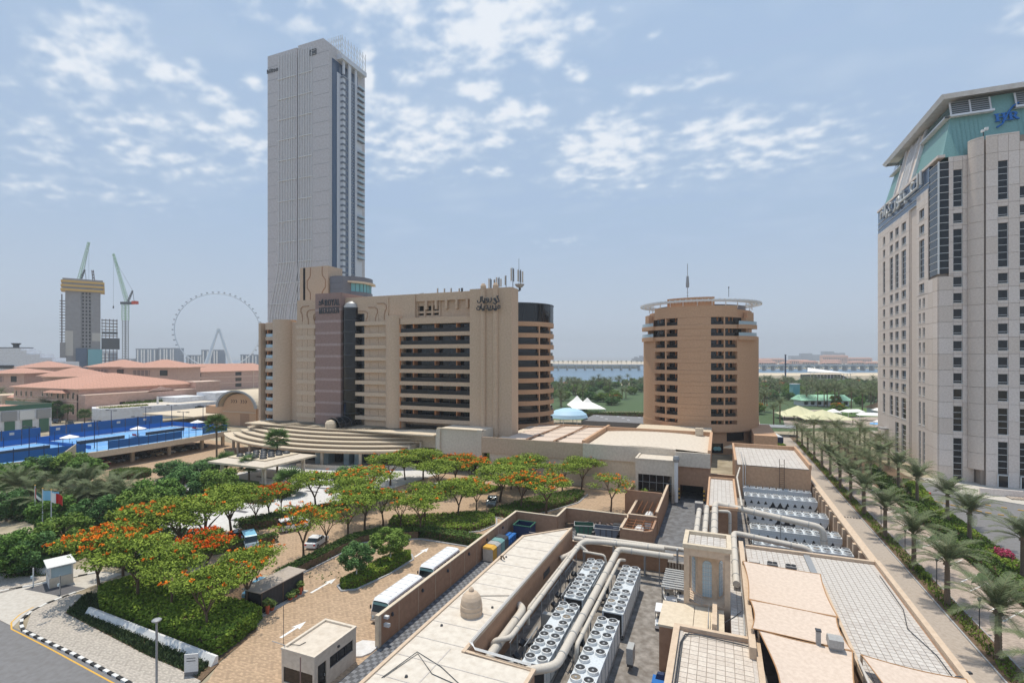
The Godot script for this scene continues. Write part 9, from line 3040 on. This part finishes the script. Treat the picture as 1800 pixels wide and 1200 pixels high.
	t = thing("barrier_pole", "thin reddish barrier post in front of the guard house", "pole", V(-31.6, 31.6))
	part(t, "pole", tb([Vector3.ZERO, v3(0, 3.6, 0)], 0.05, 6), M.purple)
	part(t, "foot", bx(-0.12, 0.12, 0, 0.1, -0.12, 0.12), M.metal_dark)
	t = thing("whip_pole", "thin dark whip pole with a side arm at the guard house corner", "pole", V(-34.9, 33.0))
	part(t, "pole", tb([Vector3.ZERO, v3(0, 6.6, 0)], 0.025, 5), M.metal_dark)
	part(t, "arm", tb([v3(0.4, 3.3, 0.2), v3(-0.9, 3.5, 0.4)], 0.03, 6), M.metal_grey)
	# street lamp, signs, flags, gate
	t = thing("street_lamp", "grey street lamp with disc shaped head on the pavement", "street lamp", V(-44.7, 28.6))
	part(t, "column", la([v2(0.09, 0), v2(0.09, 5.3)], Vector3.ZERO, 12), M.metal_grey)
	part(t, "lamp_head", la([v2(0.08, 5.25), v2(0.36, 5.42), v2(0.38, 5.5), v2(0.3, 5.56), v2(0.01, 5.6)], Vector3.ZERO, 20), M.metal_grey)
	t = thing("entrance_sign", "upright pale notice board on a dark foot beside the lot mouth", "sign", V(-42.9, 30.4), 0.55, "pale notice boards at the entrances")
	part(t, "panel", bx(-0.55, 0.55, 0.45, 2.0, -0.05, 0.05), M.kerb_white)
	part(t, "foot", bx(-0.55, 0.55, 0, 0.45, -0.045, 0.045), M.asphalt)
	for k in 2:
		part(t, "lettering", bx(-0.36, 0.36, 1.62 - k * 0.24, 1.68 - k * 0.24, 0.05, 0.056), M.metal_dark)
	t = thing("entrance_sign", "low wide pale notice board on the kerb across the entrance drive", "sign", V(-80.2, 31.2), 0.62, "pale notice boards at the entrances")
	part(t, "panel", bx(-0.9, 0.9, 0.35, 1.15, -0.05, 0.05), M.kerb_white)
	part(t, "foot", bx(-0.9, 0.9, 0, 0.35, -0.045, 0.045), M.asphalt)
	part(t, "lettering", bx(-0.35, 0.35, 0.75, 0.79, 0.05, 0.056), M.metal_dark)
	var fl := ["flagpole with drooping red, green, white and black flag", "middle flagpole with pale blue flag", "flagpole with red and white flag blowing open"]
	for i in 3:
		t = thing("flagpole", fl[i], "flagpole", V([-100.6, -97.2, -94.9][i], [45.6, 45.0, 45.0][i]), 0.38, "flagpoles in the garden")
		part(t, "pole", la([v2(0.09, 0), v2(0.06, 7.6)], Vector3.ZERO, 8), M.white_paint)
		part(t, "finial", la([v2(0.01, 7.6), v2(0.11, 7.7), v2(0.01, 7.82)], Vector3.ZERO, 8), M.line_yellow)
		var cloth := func(x0: float, x1: float, y0: float, y1: float, sag: float, key: String, called: String) -> void:
			var b := B.new()
			for k in 6:
				var a := lerpf(x0, x1, k / 6.0)
				var e := lerpf(x0, x1, (k + 1) / 6.0)
				var za := 0.16 * sin(a * 4.0)
				var ze := 0.16 * sin(e * 4.0)
				b.quad(v3(a, y0 - a * sag, za), v3(e, y0 - e * sag, ze), v3(e, y1 - e * sag, ze), v3(a, y1 - a * sag, za))
			part(t, called, b, M[key])
		if i == 0:
			cloth.call(0.06, 0.32, 5.8, 7.4, 0.9, "red_car", "red_stripe")
			cloth.call(0.32, 0.95, 6.7, 7.3, 1.2, "green_glass", "green_stripe")
			cloth.call(0.32, 0.95, 6.2, 6.7, 1.2, "tent_white", "white_stripe")
			cloth.call(0.32, 1.05, 5.7, 6.2, 1.2, "black_car", "black_stripe")
		elif i == 1:
			cloth.call(0.06, 2.5, 5.9, 7.4, 0.1, "blue_car", "flag")
		else:
			cloth.call(0.06, 0.75, 5.9, 7.4, 0.35, "tent_white", "white_field")
			cloth.call(0.75, 1.9, 5.9, 7.4, 0.35, "red_car", "red_field")
	t = thing("gate_booth", "white slatted gate booth with flat roof on the entrance drive", "booth", V(-76.2, 37.0), -0.35)
	part(t, "base_wall", bx(-1.6, 1.6, 0, 1.2, -1.1, 1.1), M.cream_wall)
	part(t, "roof", bx(-1.9, 1.9, 2.5, 2.62, -1.35, 1.35), M.kerb_white)
	part(t, "window", bx(-1.5, 1.5, 1.2, 2.3, -1.0, 1.0), M.pale_glass)
	for s in [[-1, -1], [1, -1], [-1, 1], [1, 1], [0, 1]]:
		part(t, "post", bx(s[0] * 1.52 - 0.08, s[0] * 1.52 + 0.08, 1.2, 2.5, s[1] * 1.02 - 0.08, s[1] * 1.02 + 0.08), M.kerb_white)
	for k in 10:
		part(t, "slat", bx(-1.5 + k * 0.33, -1.3 + k * 0.33, 0.05, 1.15, 1.1, 1.14), M.kerb_white)
	for e in [[-77.6, 35.0, "white gate post beside the gate booth"], [-72.0, 35.0, "grey gate post on the garden side of the cobbles"]]:
		t = thing("gate_post", e[2], "post", V(e[0], e[1]), 0.0, "gate posts at the cobbles")
		part(t, "post", tb([Vector3.ZERO, v3(0, 2.3, 0)], 0.07, 8), M.kerb_white if e[0] < -75 else M.metal_grey)
		part(t, "reader", bx(-0.35, -0.05, 1.0, 1.3, -0.12, 0.12), M.pale_glass)
	# low white bed walls
	slope_wall("long low sloped white wall between shrub bed and flame trees", [[-63.6, 33.4], [-42.4, 32.3]])
	slope_wall("low sloped white wall on the far side of the entrance drive", [[-98, 40.4], [-80.4, 37.6]])
	# black boarded shed with planters
	t = thing("boarded_shed", "long black boarded shed with pale flat roof beside the coach lot", "shed")
	part(t, "wall", bu(-48.6, -46.3, 0, 2.4, 40.6, 46.7), M.kerb_black)
	part(t, "roof", bu(-48.8, -46.0, 2.4, 2.5, 40.3, 46.9), M.path)
	for k in 30:
		part(t, "board", bu(-46.3, -46.22, 0.05, 2.35, 40.65 + k * 0.2, 40.83 + k * 0.2), M.chiller_dark)
	for u in [40.7, 43.6, 46.6]:
		part(t, "edge_strip", bu(-46.22, -46.16, 0, 2.4, u - 0.04, u + 0.04), M.bark)
	part(t, "plinth", bu(-46.3, -45.6, 0, 0.06, 40.4, 46.9), M.concrete)
	rebase(t, V(-47, 43.6))
	planter("tall terracotta planter at the black shed's street end", V(-45.7, 41.0), 1.0, 0.55)
	planter("small dark pot plant beside the tall street end planter", V(-45.8, 41.7), 0.45, 0.5)
	planter("low leafy pot plant in the middle of the shed wall", V(-45.8, 44.3), 0.35, 0.55)
	planter("pot plant between the low one and the far tall planter", V(-45.8, 45.0), 0.4, 0.5)
	planter("tall terracotta planter at the black shed's far end", V(-45.8, 45.8), 1.0, 0.5)
	# striped speed hump at the lot mouth
	t = thing("speed_hump", "yellow and black striped speed hump at the lot mouth", "speed hump", V(-38.5, 28.6))
	for k in 8:
		part(t, "hump_block", B.new().obox(Transform3D(Basis(), v3(-2.1 + k * 0.55, 0.03, 0)), v3(0.53, 0.07, 0.5)), M.line_yellow if k % 2 else M.kerb_black)
	# path lamps along the palm strip
	var i := 0
	for u in [66.0, 77.0, 88.4, 100.0, 112.0, 122.0, 132.0]:
		t = thing("path_lamp", "slim dark path lamp, %s from the viewer on the palm strip" % ["first", "second", "third", "fourth", "fifth", "sixth", "seventh"][i], "lamp", V(24.6, u), 0.0, "path lamps on the palm strip")
		part(t, "column", tb([Vector3.ZERO, v3(0, 3.2, 0)], 0.05, 6), M.metal_dark)
		part(t, "head", la([v2(0.1, 3.1), v2(0.2, 3.3), v2(0.14, 3.4), v2(0.01, 3.42)], Vector3.ZERO, 10), M.metal_dark)
		i += 1
	for e in [[16.2, 46.6, "roof edge floodlight at the tiled roof's near corner"], [17.1, 47.6, "small floodlight on the tiled roof parapet over the lane"]]:
		t = thing("roof_floodlight", e[2], "lamp", V(e[0], e[1], 4.5), 0.4)
		part(t, "head", B.new().bevbox(-0.22, 0.22, 0.05, 0.2, -0.12, 0.12, 0.03), M.metal_dark)
		part(t, "bracket", bx(-0.05, 0.05, -0.2, 0.06, -0.05, 0.05), M.metal_grey)
	t = thing("orange_barrier", "orange plastic barrier block by the tower's drive", "barrier", V(38.6, 125.4))
	part(t, "block", fm(Rect2(-0.6, -0.35, 1.2, 0.7), 0, Rect2(-0.5, -0.15, 1.0, 0.3), 1.0), M.orange_red)
	part(t, "stripe", bx(-0.56, 0.56, 0.45, 0.6, 0.26, 0.3), M.white_paint)
